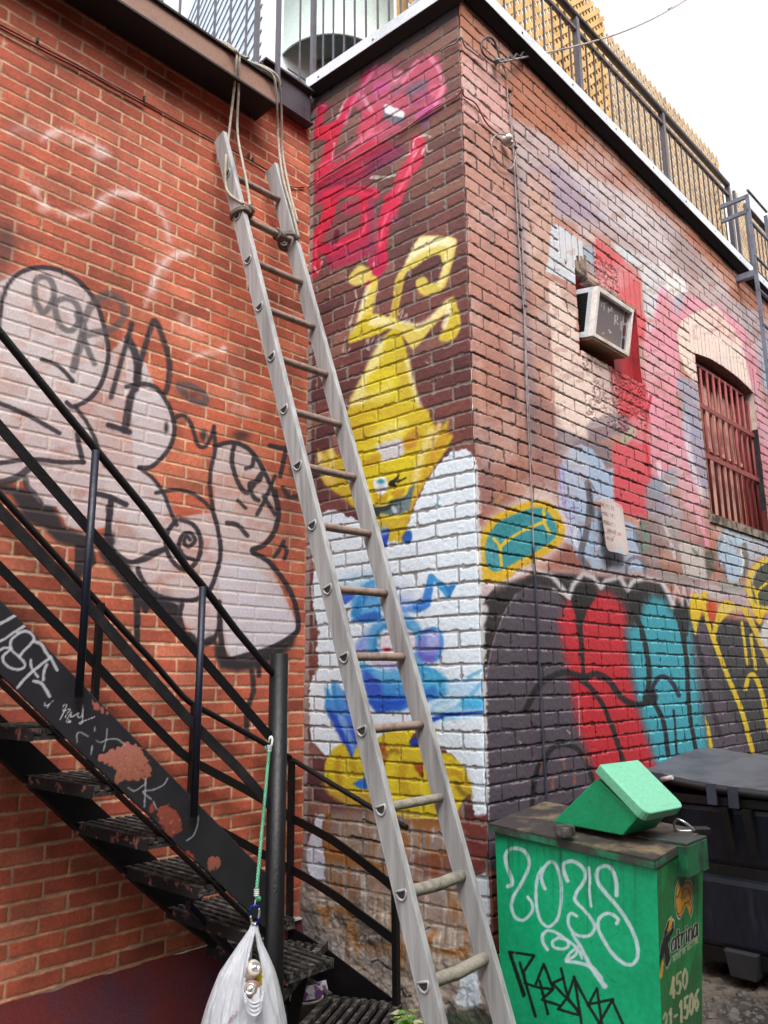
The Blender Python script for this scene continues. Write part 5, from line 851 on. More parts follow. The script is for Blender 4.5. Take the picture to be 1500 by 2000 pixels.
# railings
def rail_pipe(name, pts, W, off, r, m_, par):
    mb = MB(); P3 = ext_([W.px(p, off) for p in pts], pts); mb.tube(P3, r, 12); return mb.build(name, m_, par)
def rail_flat(name, pts, W, off, h, m_, par, th=.008):
    mb = MB(); c_ = ext_([W.px(p, off) for p in pts], pts); vs = []
    for i, p in enumerate(c_):
        a = c_[max(0, i - 1)]; b = c_[min(len(c_) - 1, i + 1)]; dd = (b - a) / np.linalg.norm(b - a); up_ = np.cross(W.n, dd); up_ /= np.linalg.norm(up_)
        if up_[2] < 0: up_ = -up_
        for s_, o_ in ((-1, 0), (1, 0), (1, 1), (-1, 1)): vs.append(p + up_ * h / 2 * s_ + W.n * th * o_)
    f = [(i * 4 + j, i * 4 + (j + 1) % 4, i * 4 + 4 + (j + 1) % 4, i * 4 + 4 + j) for i in range(len(c_) - 1) for j in range(4)] + [(3, 2, 1, 0), tuple(len(vs) - 4 + j for j in range(4))]
    mb.add(vs, f); return mb.build(name, m_, par)
RO = SO + .012
rail_pipe('handrail', [(-60, 574), (0, 650), (100, 772), (192, 884), (288, 1000), (365, 1108), (399, 1148), (463, 1233), (526, 1308), (540, 1320)], LW, RO, .0135, m_iron, t_st)
rail_flat('rail_bar', [(-60, 768), (0, 836), (140, 996), (200, 1066), (300, 1182), (383, 1274), (532, 1446)], LW, RO, .032, m_iron, t_st)
rail_flat('rail_bar', [(-60, 934), (0, 1000), (160, 1170), (250, 1275), (365, 1403), (463, 1500), (530, 1576)], LW, RO, .034, mat('bar_grey', (26, 25, 28), .45, spec=.35, c2=(40, 36, 38), scale=16), t_st)
for p0, p1 in (((187, 880), (148, 1362)), ((396, 1146), (376, 1596)), ((-40, 600), (-70, 1120))):
    b0 = LW.px(p0, RO + .012); b1 = LW.tz(p1, RO + .012); mb = MB(); z_ = b1[1]; mb.tube([[b0[0], b0[1], z_], b0], .0125, 10); mb.build('baluster', m_navy, t_st)
FO = .07
rail_pipe('handrail', [(-60, 896), (0, 966), (100, 1076), (174, 1158), (200, 1186), (300, 1294), (357, 1360), (370, 1371), (385, 1380), (437, 1408), (522, 1455), (567, 1480)], LW, FO, .0125, m_iron, t_st)
rail_flat('rail_bar', [(-60, 1050), (0, 1110), (148, 1258), (250, 1367), (350, 1468), (375, 1487), (477, 1541), (560, 1590)], LW, FO, .034, m_iron, t_st)
rail_flat('rail_bar', [(300, 1560), (400, 1608), (453, 1636), (519, 1672), (560, 1694)], LW, FO, .034, m_iron, t_st)
for p0, p1 in (((188, 1178), (160, 1560)), ((372, 1376), (362, 1640))):
    b0 = LW.px(p0, FO); b1 = LW.tz(p1, FO); mb = MB(); mb.obox([b0[0], b0[1], b1[1]], LW.d * .024, LW.n * .024, [0, 0, b0[2] - b1[1]]); mb.build('baluster', m_iron, t_st)
NO = .10
rail_pipe('handrail', [(562, 1480), (580, 1489), (640, 1526), (720, 1574), (795, 1617)], NW, NO, .0115, m_iron, t_st)
rail_flat('rail_bar', [(558, 1592), (590, 1607), (650, 1640), (705, 1680), (750, 1716), (775, 1737)], NW, NO, .036, m_iron, t_st)
rail_flat('rail_bar', [(558, 1692), (600, 1714), (660, 1752), (720, 1797), (776, 1839)], NW, NO, .036, m_iron, t_st)
for p0, p1 in (((570, 1484), (568, 1815)), ((771, 1736), (776, 1960))):
    b0 = NW.px(p0, NO); b1 = NW.tz(p1, NO); mb = MB(); mb.obox([b0[0], b0[1], b1[1]], NW.d * .024, NW.n * .024, [0, 0, b0[2] - b1[1]]); mb.build('baluster', m_iron, t_st)
# turning treads at the foot
mb = MB(); mb.prism([NW.px(p, .085) for p in [(548, 1796), (636, 1850), (778, 1958), (778, 2080), (548, 2080)]], NW.n * .006); mb.build('stringer', m_iron, t_st)
def winder(px_, zz, n_, ua, ub):
    q_ = [atz(p, zz) for p in px_]
    mb = MB(); e = np.array([0, 0, -.03])
    for i in range(4): a, b = q_[i], q_[(i + 1) % 4]; dd = b - a; nn_ = np.cross(dd, [0, 0, 1.0]); nn_ = nn_ / np.linalg.norm(nn_) * .012; mb.obox(a, dd, nn_, e)
    for i in range(n_):
        f0 = (i + .3) / n_; f1 = f0 + .42 / n_
        a0, a1_ = q_[0] + (q_[1] - q_[0]) * f0, q_[0] + (q_[1] - q_[0]) * f1; b0, b1 = q_[3] + (q_[2] - q_[3]) * f0, q_[3] + (q_[2] - q_[3]) * f1
        mb.prism([a0, a1_, b1, b0], [0, 0, -.014])
    return mb.build('tread', m_grate, t_st)
winder([(520, 1828), (634, 1846), (556, 1940), (470, 1960)], -1.10, 7, 0, 0)
winder([(640, 1942), (786, 1958), (735, 2035), (545, 2040)], -1.235, 8, 0, 0)
mb = MB(); q_ = [atz(p, -1.10) for p in [(634, 1846), (548, 1945)]]; mb.bar(q_[0], q_[1], np.array([.03, 0, 0]), np.array([0, 0, .035])); mb.build('nosing', m_grate, t_st)
mb = MB(); q_ = [atz((592, 1898), -1.12), atz((560, 2040), -1.40)]; mb.bar(q_[0], q_[1], np.array([.05, .0, 0]), np.array([0, .03, 0])); mb.build('brace', m_iron, t_st)
# ================================================================== ladder
m_alu = mat('weathered_wood_grey', (166, 165, 165), .6, c2=(112, 109, 108), scale=11, lo=.45, hi=.78, bump=.4, bscale=46, dark=.3, stretch=(1, 1, .07))
m_rung = mat('rung_brown', (146, 124, 112), .7, c2=(116, 96, 86), scale=24, bump=.3)
m_rung2 = mat('rung_mossy', (146, 139, 126), .85, c2=(102, 97, 84), scale=20, lo=.45, hi=.75, bump=.6)
k_ = .8775
LA = np.array([-.83175851, 3.84505473, 2.7175742]) * k_; LU = np.array([.0737918, -.05539129, -.29049891]) * k_; LB = np.array([-.58731433, 4.0943003, 2.72136409]) * k_
W_ = LB - LA; wl = np.linalg.norm(W_); W_ = W_ / wl; Uh = LU / np.linalg.norm(LU); D_ = np.cross(Uh, W_); D_ /= np.linalg.norm(D_)
if D_ @ LA > 0: D_ = -D_                     # towards the viewer
NB = (GZ - LA[2]) / LU[2]                    # rung index where the stile meets the ground
t_ld = thing('ladder', 'tall weathered grey ladder with brown rungs, leaning on the orange brick wall', 'ladder', LA + LU * NB)
def stile(P0, side, top):
    a = P0 + LU * top; b = P0 + LU * NB; mb = MB(); dp, tw, fl = .068, .0045, .025
    s_ = W_ * side                            # flanges turn inwards/outwards from the web
    web = P0 * 0
    mb.obox(a - D_ * dp / 2 - s_ * tw / 2, b - a, s_ * tw, D_ * dp)
    mb.obox(a + D_ * (dp / 2 - .0) - s_ * tw / 2, b - a, s_ * fl, D_ * .006); mb.obox(a - D_ * (dp / 2 + .006) - s_ * tw / 2, b - a, s_ * fl, D_ * .006)
    return mb.build('stile', m_alu, t_ld, .0015)
sl = stile(LA - W_ * .002, 1, -.93); sr = stile(LB + W_ * .002, 1, -.84)
for i in range(0, int(NB) + 1):
    c_ = LA + LU * i; e_ = LB + LU * i; mb = MB()
    low = i >= 12
    n_ = 9; pts = [c_ + (e_ - c_) * f for f in np.linspace(0, 1, n_)]
    if low: pts = [p + np.array([0, 0, -.006 * math.sin(PI * f) + random.uniform(-.002, .002)]) for p, f in zip(pts, np.linspace(0, 1, n_))]
    mb.tube(pts, .0162 if not low else .021, 14 if not low else 10, wob=.03 if not low else .04)
    mb.build('rung', m_rung2 if low or i == 11 else m_rung, t_ld)
    # flared rung socket on the outer face of the near stile: a D-shaped rim round a dark hole
    o_ = c_ - W_ * .006; prof = [(math.cos(a_) * .024, math.sin(a_) * .030) for a_ in np.linspace(PI, 2 * PI, 13)]
    dn_ = Uh
    ring = [o_ + D_ * x - dn_ * (y + .008) for x, y in prof]
    mb = MB(); mb.tube(ring + [ring[0] + D_ * .0105], .0042, 6, closed=True); mb.build('rung_socket', m_alu, sl)
    mb = MB(); inner = [o_ + W_ * .003 + D_ * x * .8 - dn_ * (y * .8 + .008) for x, y in prof]; mb.prism(inner, -W_ * .0025); mb.build('rung_socket', mat('socket_dark', (52, 50, 48), .8), sl)
# ------------------------------------------------------------------ ropes
m_rope = mat('rope', (182, 172, 156), .9, c2=(156, 146, 132), scale=60, bump=.8, bscale=420)
m_rope2 = mat('rope_dirty', (122, 112, 104), .9, c2=(90, 82, 78), scale=60, bump=.8, bscale=420)
def on(p, off): return LW.px(p, off)
def ladp(i, u, d_=0): return LA + LU * i + W_ * u + D_ * d_
def smooth3(pts, n=6):
    p = [np.asarray(q, float) for q in pts]; q = [2 * p[0] - p[1]] + p + [2 * p[-1] - p[-2]]; out = []
    for i in range(1, len(q) - 2):
        for t_ in np.linspace(0, 1, n, endpoint=False):
            a, b, c_, d = q[i - 1], q[i], q[i + 1], q[i + 2]; out.append(.5 * (2 * b + (c_ - a) * t_ + (2 * a - 5 * b + 4 * c_ - d) * t_ ** 2 + (3 * b - a - 3 * c_ + d) * t_ ** 3))
    return out + [p[-1]]
def rope(mb, pts, r=.0065): mb.tube(smooth3(pts), r, 8)
t_r = thing('rope', 'pale rope from the roof edge knotted round the left rail of the ladder', 'rope', on((465, 105), .18), 'ropes tying the ladder to the roof')
mb = MB(); rope(mb, [on((408, 72), .06), on((430, 82), .14), on((452, 96), .19), on((462, 106), .19), on((462, 124), .185), on((459, 160), .15), on((452, 220), .10), on((444, 290), .10), ladp(-.25, -.012, .02), ladp(.35, -.014, -.02), ladp(.9, .0, .05)])
rope(mb, [on((414, 74), .05), on((440, 84), .14), on((460, 98), .195), on((467, 110), .19), on((467, 126), .185), on((466, 180), .14), on((464, 260), .09), ladp(.1, .06, .05), ladp(.7, .05, .045), ladp(1, .03, .045)]); mb.build('hanging_strands', m_rope, t_r)
mb = MB()
for k2 in range(2):
    mb.tube([ladp(.92 + .04 * k2 + .05 * math.sin(a_), .012 + .03 * math.cos(a_), .052 * math.sin(a_) + .0) for a_ in np.linspace(0, 2 * PI, 22)[:-1]], .0085, 8, closed=True)
mb.tube([ladp(.88, .03, .06), ladp(.95, .055, .05), ladp(1.02, .05, .02)], .0085, 8); mb.build('knot', m_rope2, t_r)
t_r = thing('rope', 'pale rope from the roof edge knotted round the right rail of the ladder', 'rope', on((535, 150), .18), 'ropes tying the ladder to the roof')
RB = lambda i, u, d_=0: LB + LU * i + W_ * u + D_ * d_
mb = MB(); rope(mb, [on((470, 116), .1), on((500, 126), .15), on((520, 136), .19), on((533, 148), .195), on((538, 165), .19), on((541, 210), .15), on((543, 270), .10), RB(-.4, .012, .055), RB(.5, .012, .055), RB(1.1, .01, .052)])
rope(mb, [on((498, 124), .05), on((515, 130), .13), on((532, 140), .19), on((543, 152), .2), on((547, 170), .19), on((550, 230), .13), on((552, 300), .09), RB(.0, .032, .055), RB(.7, .03, .055)])
mb.tube([on((470, 113), .12) + np.array([0, 0, .012]), on((479, 113), .12) + np.array([0, 0, .0]), on((486, 112), .14)], .008, 8); mb.tube([on((495, 124), .12), on((503, 127), .12)], .012, 8); mb.build('hanging_strands', m_rope, t_r)
mb = MB()
for k2 in range(3): mb.tube([RB(1.0 + .03 * k2 + .07 * math.sin(a_ + k2), -.02 + .035 * math.cos(a_), .05 * math.sin(a_)) for a_ in np.linspace(0, 2 * PI, 20)[:-1]], .0085, 8, closed=True)
for k2 in range(3): mb.tube([RB(1.0 + .02 * math.cos(a_), -.05 - .014 * k2, 0) + Uh * .026 * math.sin(a_) + D_ * .026 * math.cos(a_) for a_ in np.linspace(0, 2 * PI, 16)[:-1]], .008, 8, closed=True)
mb.build('knot', m_rope2, t_r)
# ------------------------------------------------------------------ cables
def cable(name, label, specs, r, m_, cat='cable', group=None):
    mb = MB()
    for pts in specs: mb.tube(smooth3(pts, 5), r, 8)
    o = mb.build(name, m_); return tag(o, label, cat, group)
m_cgrey = mat('cable_grey', (160, 148, 146), .6, c2=(124, 110, 110), scale=20); m_cblack = mat('cable_black', (52, 46, 48), .6); m_cnavy = mat('conduit_navy', (44, 48, 66), .5, c2=(70, 66, 76), scale=14); m_cred = mat('cable_red', (150, 84, 68), .7, c2=(112, 52, 44), scale=12)
o = cable('cable', 'thin painted cable clipped across the top of the orange brick wall', [[on(p, .008) for p in [(-40, 28), (0, 48), (80, 90), (150, 126), (215, 163), (280, 198), (350, 237), (420, 275), (485, 310), (530, 338), (548, 355), (566, 364), (594, 366)]], [on(p, .014) for p in [(-40, 34), (0, 54), (80, 96), (150, 131), (215, 167), (280, 203)]]], .0045, m_cred)
for p in ((72, 84), (280, 197), (484, 308), (492, 316)): 
    mb = MB(); c_ = on(p, .01); mb.obox(c_ - LW.d * .004, LW.d * .008, LW.n * .012, [0, 0, .02]); mb.build('clip', m_cblack, o)
NP = lambda p, f_=.012: NW.px(p, f_); RP = lambda p, f_=.014: RW.px(p, f_)
cable('cable', 'red painted cable crossing the red graffiti figure and bending round the building corner', [[NP((600, 368)), NP((640, 340)), NP((700, 304)), NP((781, 257)), NP((830, 225)), NP((864, 204)), NP((894, 186)), C0 + (NW.n + RW.n) * .02 + np.array([0, 0, NW.tz((897, 185))[1]]), RP((906, 187)), RP((930, 203)), RP((950, 240)), RP((975, 262))], [NP((781, 259)), NP((840, 215)), NP((870, 198)), NP((894, 183))]], .0042, mat('cable_pinkred', (170, 110, 112), .6, c2=(150, 60, 76), scale=8))
cable('cable', 'short pale cable bending round the corner just under the roof edge', [[NP((860, 100)), NP((875, 90)), NP((890, 84)), C0 + (NW.n + RW.n) * .02 + np.array([0, 0, NW.tz((897, 83))[1]]), RP((908, 90)), RP((925, 103)), RP((945, 118))]], .0042, mat('cable_pale', (160, 146, 140), .6))
t_c = cable('cable', 'pair of grey cables down the mural wall, looped below a white insulator', [[RP(p) for p in [(978, 124), (988, 142), (991, 165), (992, 200), (998, 240), (1003, 300), (1005, 330), (1012, 450), (1018, 540), (1024, 620), (1026, 700), (1030, 800), (1035, 900), (1040, 1000), (1043, 1100), (1046, 1140)]], [RP(p) for p in [(992, 200), (1003, 262), (1008, 290), (1003, 322), (992, 330), (978, 322), (966, 305), (960, 285), (964, 268), (978, 262), (995, 270), (1006, 300), (1014, 380), (1020, 470), (1023, 540), (1027, 640), (1028, 700), (1034, 820), (1039, 920)]]], .0031, m_cgrey)
o = cable('conduit', 'dark blue conduit running down the lower dark purple part of the mural', [[RP(p) for p in [(1041, 1060), (1046, 1140), (1050, 1220), (1055, 1330), (1060, 1430), (1066, 1530), (1069, 1600)]]], .0055, m_cnavy, 'conduit')
mb = MB(); c_ = RP((983, 275)); mb.lathe(c_, RW.n, [(0, .05), (.016, .045), (.02, .03), (.012, .02), (.02, .01), (.014, 0)], 14); mb.lathe(RP((990, 283)), RW.n, [(0, .04), (.013, .03), (.015, .01), (.01, 0)], 12); mb.build('insulator', mat('porcelain', (226, 222, 216), .3), t_c)
for p in ((992, 180), (1003, 290), (1013, 450), (1022, 600)): mb = MB(); c_ = RP(p, .005); mb.obox(c_ - RW.d * .012, RW.d * .026, RW.n * .016, [0, 0, .007]); mb.build('clip', m_cblack, t_c)
h0 = RW.px((973, 122), .05)
far = ray((1345, -3)); far = far / np.linalg.norm(far) * 9.0; mid = [h0 + (far - h0) * f + np.array([0, 0, -.09 * math.sin(PI * f)]) for f in np.linspace(0, 1, 20)]
far2 = ray((1700, -190)); far2 = far2 / np.linalg.norm(far2) * 14
o = cable('overhead_wire', 'twisted overhead wire rising from a hook near the corner into the sky', [mid + [far2]], .0055, m_cgrey, 'wire')
mb = MB(); mb.tube(smooth3([h0] + [h0 + (far - h0) * f + np.array([0, 0, .012 * (-1) ** i]) for i, f in enumerate(np.linspace(.01, .1, 9))], 4), .006, 7); mb.tube(smooth3([RW.px(p, .04) for p in [(970, 124), (955, 115), (944, 105), (940, 92), (944, 78), (956, 73), (966, 82), (972, 100), (976, 116)]], 5), .005, 8); mb.build('tie_loop', m_cblack, o)
mb = MB(); mb.tube([RW.px((970, 121), .0), RW.px((970, 121), .05)], .008, 8); mb.lathe(RW.px((967, 121), .02), RW.n, [(0, .03), (.014, .02), (.012, 0)], 10); mb.build('hook', mat('dull_zinc', (120, 120, 124), .4, .6), o)
# ------------------------------------------------------------------ hanging bag
BO = .66
bp = LW.px((497, 1800), BO); fwd = -bp / np.linalg.norm(bp); fwd[2] = 0; fwd /= np.linalg.norm(fwd); rgt = np.array([-fwd[1], fwd[0], 0.0]); rgt = rgt if (proj(bp + rgt * .1) - proj(bp))[0] > 0 else -rgt
dist = float(np.linalg.norm(bp[:2])); 
def bx3(p, dd=0):                           # point on the bag's own upright plane
    d = ray(p); nrm = fwd; q = d * ((bp @ nrm) / (d @ nrm)); return q + fwd * dd
outl = [(1802, 491, 503), (1815, 486, 505), (1840, 468, 512), (1871, 446, 526), (1897, 428, 537), (1920, 418, 544), (1956, 404, 552), (1999, 391, 560), (2050, 384, 564), (2090, 392, 556), (2110, 420, 530)]
t_bag = thing('plastic_bag', 'white plastic carrier bag with spray cans hanging from a blue carabiner beside the black post', 'bag', bx3((475, 2110)))
m_bag = bpy.data.materials.new('white_plastic_film'); m_bag.use_nodes = True; nt = m_bag.node_tree; b_ = nt.nodes['Principled BSDF']
b_.inputs['Base Color'].default_value = rgb((206, 209, 216), .95); b_.inputs['Roughness'].default_value = .32; b_.inputs['Subsurface Weight'].default_value = .0
tl = nt.nodes.new('ShaderNodeBsdfTranslucent'); tl.inputs['Color'].default_value = (.85, .85, .88, 1); ms = nt.nodes.new('ShaderNodeMixShader'); ms.inputs[0].default_value = .35
nt.links.new(b_.outputs[0], ms.inputs[1]); nt.links.new(tl.outputs[0], ms.inputs[2]); nt.links.new(ms.outputs[0], nt.nodes['Material Output'].inputs['Surface'])
nz_ = nt.nodes.new('ShaderNodeTexNoise'); nz_.inputs['Scale'].default_value = 26; nz_.inputs['Detail'].default_value = 5; bpn = nt.nodes.new('ShaderNodeBump'); bpn.inputs['Strength'].default_value = .7; bpn.inputs['Distance'].default_value = .02
tcn = nt.nodes.new('ShaderNodeTexCoord'); mpn = nt.nodes.new('ShaderNodeMapping'); mpn.inputs['Scale'].default_value = (1.6, 1.6, .35); nt.links.new(tcn.outputs['Object'], mpn.inputs[0]); nt.links.new(mpn.outputs[0], nz_.inputs['Vector']); nt.links.new(nz_.outputs['Fac'], bpn.inputs['Height']); nt.links.new(bpn.outputs[0], b_.inputs['Normal'])
ys = np.linspace(1802, 2110, 74); oy = np.array([v[0] for v in outl]); ol = np.interp(ys, oy, [v[1] for v in outl]); orr = np.interp(ys, oy, [v[2] for v in outl])
NA = 120; Xb = []
for y, l_, r_ in zip(ys, ol, orr):
    a3d, b3d = bx3((l_, y)), bx3((r_, y)); c3 = (a3d + b3d) / 2; hw = np.linalg.norm(b3d - a3d) / 2; fr = (y - 1802) / 308
    dpt = min(hw * .85, .02 + .12 * math.sin(PI * min(1, fr * 1.05)) ** .8)
    for i in range(NA):
        th = 2 * PI * i / NA
        fold = 1 + (.10 * (1 - 2 * abs(math.sin(4.5 * th + 1.2 * math.sin(fr * 5)))) + .07 * (1 - 2 * abs(math.sin(8.5 * th + 3 * fr + math.sin(th * 2)))) + .04 * math.sin(31 * th + 9 * fr)) * (1.15 - fr) ** .7 * (.5 + .5 * min(1, fr * 6)) + .04 * (vnoise(np.array([th * 3]), np.array([fr * 9]), 2.)[0] - .5)
        ct = math.cos(th); st = math.sin(th)
        Xb.append(c3 + rgt * (hw * ct * (1 if abs(ct) > .93 else min(1.0, fold))) + fwd * (dpt * st * fold))
Xb = np.array(Xb); pb = proj(Xb); nv_ = len(ys); fcs = []
slit = np.array([(499, 1818), (503, 1850), (509, 1880), (513, 1910), (512, 1926), (498, 1933), (482, 1926), (478, 1905), (484, 1880), (491, 1850)])
slit2 = np.array([(497, 1822), (503, 1850), (506, 1886), (490, 1886), (493, 1850)])
def inpoly(p, pl):
    r_ = False
    for i in range(len(pl)):
        (ax, ay), (bx_, by_) = pl[i], pl[(i + 1) % len(pl)]
        if (ay > p[1]) != (by_ > p[1]) and p[0] < (bx_ - ax) * (p[1] - ay) / (by_ - ay) + ax: r_ = not r_
    return r_
for j_ in range(nv_ - 1):
    for i in range(NA):
        q = (j_ * NA + i, j_ * NA + (i + 1) % NA, (j_ + 1) * NA + (i + 1) % NA, (j_ + 1) * NA + i)
        if math.sin(2 * PI * (i + .5) / NA) > .05 and inpoly(pb[list(q)].mean(0), slit): continue
        if math.sin(2 * PI * (i + .5) / NA) < -.05 and inpoly(pb[list(q)].mean(0), slit2): continue
        fcs.append(q)
fcs.append(tuple((nv_ - 1) * NA + i for i in range(NA)))
mb = MB(); mb.add(Xb, fcs, True); bago = mb.build('film', m_bag, t_bag)
mb = MB()
for k2 in range(4):
    pts = [(478 + k2 * 1.0, 1916 + k2 * 3), (484, 1929 + k2 * 5), (497, 1935 + k2 * 6), (509, 1929 + k2 * 5), (514 - k2, 1914 + k2 * 3)]
    mb.tube(smooth3([bx3(p, .105 + .008 * k2) for p in pts], 5), .0045, 6)
mb.build('rim_fold', m_bag, t_bag)
def bagp(P):
    pass
# printed mark on the film
mb = MB(); zb = Z(380, 1650, 5.556)
def surfp(p):
    d_ = np.hypot(*(pb - np.array(p)).T) + (np.tile(np.sin(2 * PI * np.arange(NA) / NA), nv_) < .2) * 1e3; i = int(np.argmin(d_)); return Xb[i] + fwd * .006
for i in range(9):
    p0 = np.array(zb((345 + i * 16, 1920 - i * 19))[0]); mb.prism([surfp(p0), surfp(p0 + [1.8, -2]), surfp(p0 + [3.5, 1.5]), surfp(p0 + [1.6, 3.5])], fwd * .0006)
mb.build('printed_mark', mat('faint_print', (206, 168, 176), .5), t_bag)
# spray cans
def can(c_px, ax, label, body, cap, dd):
    c_ = bx3(c_px, dd); ax = np.array(ax, float); ax /= np.linalg.norm(ax); t_ = thing('spray_can', label, 'spray can', c_ - ax * .15)
    mb = MB(); mb.lathe(c_ - ax * .15, ax, [(0, 0), (.027, 0), (.027, .128), (.025, .134)], 24); mb.build('body', body, t_)
    mb = MB(); mb.lathe(c_ - ax * .15, ax, [(.025, .133), (.0262, .139), (.0245, .144), (.0185, .1485), (.0165, .1485)], 24); mb.build('shoulder', cap, t_)
    mb = MB(); mb.lathe(c_ - ax * .15, ax, [(.0168, .1478), (.015, .1515), (.0125, .148), (.0085, .146), (.006, .152), (.004, .154), (0, .154)], 20); mb.build('valve_cup', mat('bright_tin', (216, 216, 214), .25, .8), t_)
can((499, 1882), fwd * .72 + rgt * .45 + np.array([0, 0, .55]), 'white spray can poking out at the top of the carrier bag', mat('can_white', (226, 222, 214), .4), mat('can_cream', (214, 204, 188), .4), .03)
can((489, 1913), fwd * .9 - rgt * .15 + np.array([0, 0, .35]), 'brown ringed spray can below the white one in the carrier bag', mat('can_brown', (168, 138, 126), .4), mat('can_brown_ring', (140, 108, 98), .45), .085)
mb = MB(); mb.lathe(bx3((507, 1900), -.02), [0, 0, 1.0], [(0, -.1), (.024, -.1), (.024, .012), (.02, .018), (0, .02)], 20); tag(mb.build('spray_can', mat('can_yellow', (226, 200, 30), .4)), 'yellow spray can mostly hidden behind the two open cans in the bag', 'spray can')
# carabiner and cord
t_cb = thing('carabiner', 'small blue and silver carabiner holding the handles of the white bag', 'carabiner', bx3((497, 1800)))
cz = Z(380, 1650, 5.556); cp = cz((622, 840), (606, 760), (603, 710), (620, 665), (655, 650), (690, 670), (703, 710), (698, 770), (682, 840), (655, 855))
c3 = smooth3([bx3(p, .01) for p in cp + [cp[0]]], 5)
mb = MB(); mb.tube(c3[5:28], .0042, 8); mb.tube(c3[36:44], .0042, 8); mb.build('frame', mat('anodised_blue', (24, 52, 150), .25, .7), t_cb); mb = MB(); mb.tube(c3[0:6], .004, 8); mb.tube(c3[27:37], .004, 8); mb.tube(c3[43:], .004, 8); mb.build('gate', mat('bright_tin', (216, 216, 214), .25, .8), t_cb)
top = LW.px((527, 1440), RO + .03); bot = bx3((497, 1770), .01)
t_cd = thing('cord', 'green and white elastic cord tied to the end of the stair rail, carrying the bag', 'cord', bot)
mb = MB(); k0 = LW.px((526, 1462), RO + .03); k1 = bx3((501, 1742), .01)
pts = [k0 + (k1 - k0) * f for f in np.linspace(0, 1, 30)]; mb.tube(pts, .0058, 8); mb.build('cover', mat('cord_green', (70, 158, 116), .7), t_cd)
mb = MB()
for ph in (0, PI): mb.tube([p + rgt * .0055 * math.sin(i * 1.9 + ph) + fwd * .0055 * math.cos(i * 1.9 + ph) for i, p in enumerate([k0 + (k1 - k0) * f for f in np.linspace(0, 1, 120)])], .0016, 5)
mb.build('tracer', mat('cord_white', (224, 226, 222), .7), t_cd)
mb = MB()
for kk in (k0, k1):
    for i in range(4): mb.lathe(kk + np.array([0, 0, -.008 + .006 * i]), [0, 0, 1], [(.008, -.0025), (.0098, 0), (.008, .0025)], 12)
mb.tube(smooth3([k0, LW.px((530, 1456), RO + .035), LW.px((532, 1445), RO + .035), LW.px((530, 1439), RO + .03), LW.px((527, 1442), RO + .028), LW.px((525, 1450), RO + .02)], 5), .004, 8); mb.tube([k1, bx3((499, 1758), .01), bx3((497, 1770), .01)], .0022, 6); mb.build('lashing', mat('cord_white', (224, 226, 222), .7), t_cd)
mb = MB(); mb.lathe(k0 + rgt * -.014, rgt, [(.003, -.004), (.011, -.002), (.011, .002), (.003, .004)], 14); mb.lathe(k1 + np.array([0, 0, -.02]) + rgt * .006, fwd, [(.003, -.004), (.01, -.002), (.01, .002), (.003, .004)], 14); mb.build('bead', mat('bead_green', (60, 170, 120), .4), t_cd)
# ================================================================== ground
m_gr = bpy.data.materials.new('rough_ground'); m_gr.use_nodes = True; nt = m_gr.node_tree; N = nt.nodes; K_ = nt.links; b_ = N['Principled BSDF']; tc_ = N.new('ShaderNodeTexCoord')
n1 = N.new('ShaderNodeTexNoise'); n1.inputs['Scale'].default_value = 2.4; n1.inputs['Detail'].default_value = 10; v1 = N.new('ShaderNodeTexVoronoi'); v1.inputs['Scale'].default_value = 46; n2 = N.new('ShaderNodeTexNoise'); n2.inputs['Scale'].default_value = 60; n2.inputs['Detail'].default_value = 6
for n_ in (n1, v1, n2): K_.new(tc_.outputs['Object'], n_.inputs['Vector'])
r1 = N.new('ShaderNodeValToRGB'); r1.color_ramp.elements[0].position = .42; r1.color_ramp.elements[0].color = rgb((52, 49, 48)); r1.color_ramp.elements[1].position = .6; r1.color_ramp.elements[1].color = rgb((128, 116, 104)); K_.new(n1.outputs['Fac'], r1.inputs[0])
r2 = N.new('ShaderNodeValToRGB'); r2.color_ramp.elements[0].color = (.45, .43, .42, 1); r2.color_ramp.elements[1].color = (1.25, 1.2, 1.15, 1); K_.new(n2.outputs['Fac'], r2.inputs[0])
mx = N.new('ShaderNodeMix'); mx.data_type = 'RGBA'; mx.blend_type = 'MULTIPLY'; mx.inputs[0].default_value = 1; K_.new(r1.outputs[0], mx.inputs[6]); K_.new(r2.outputs[0], mx.inputs[7]); K_.new(mx.outputs[2], b_.inputs['Base Color']); b_.inputs['Roughness'].default_value = .85
bm_ = N.new('ShaderNodeBump'); bm_.inputs['Strength'].default_value = .8; bm_.inputs['Distance'].default_value = .02; K_.new(n2.outputs['Fac'], bm_.inputs['Height']); K_.new(bm_.outputs[0], b_.inputs['Normal'])
mb = MB(); mb.add([(-60, -60, GZ), (60, -60, GZ), (60, 60, GZ), (-60, 60, GZ)], [(0, 1, 2, 3)]); tag(mb.build('ground', m_gr), kind='structure')
m_rub = mat('rubble', (104, 97, 90), .9, c2=(62, 57, 55), scale=12, bump=.7)
mb = MB()
for i in range(260):
    p = atz((random.uniform(1370, 1500), random.uniform(1915, 2000)), GZ) if i < 170 else RW.at(random.uniform(-.2, .6), random.uniform(.0, .5), GZ)
    s_ = random.uniform(.004, .014) if random.random() < .85 else random.uniform(.014, .03); a_ = random.uniform(0, 6.28)
    ux = np.array([math.cos(a_), math.sin(a_), random.uniform(-.2, .2)]) * s_; uy = np.array([-math.sin(a_), math.cos(a_), 0]) * s_ * random.uniform(.5, 1)
    hz = s_ * random.uniform(.25, .7); mb.hexa([p - ux - uy, p + ux - uy * .7, p + ux * .8 + uy, p - ux * .9 + uy * .8] + [v + np.array([0, 0, hz]) for v in (p - ux * .7 - uy * .6, p + ux * .6 - uy * .5, p + ux * .5 + uy * .6, p - ux * .6 + uy * .5)])
tag(mb.build('gravel', m_rub), kind='stuff')

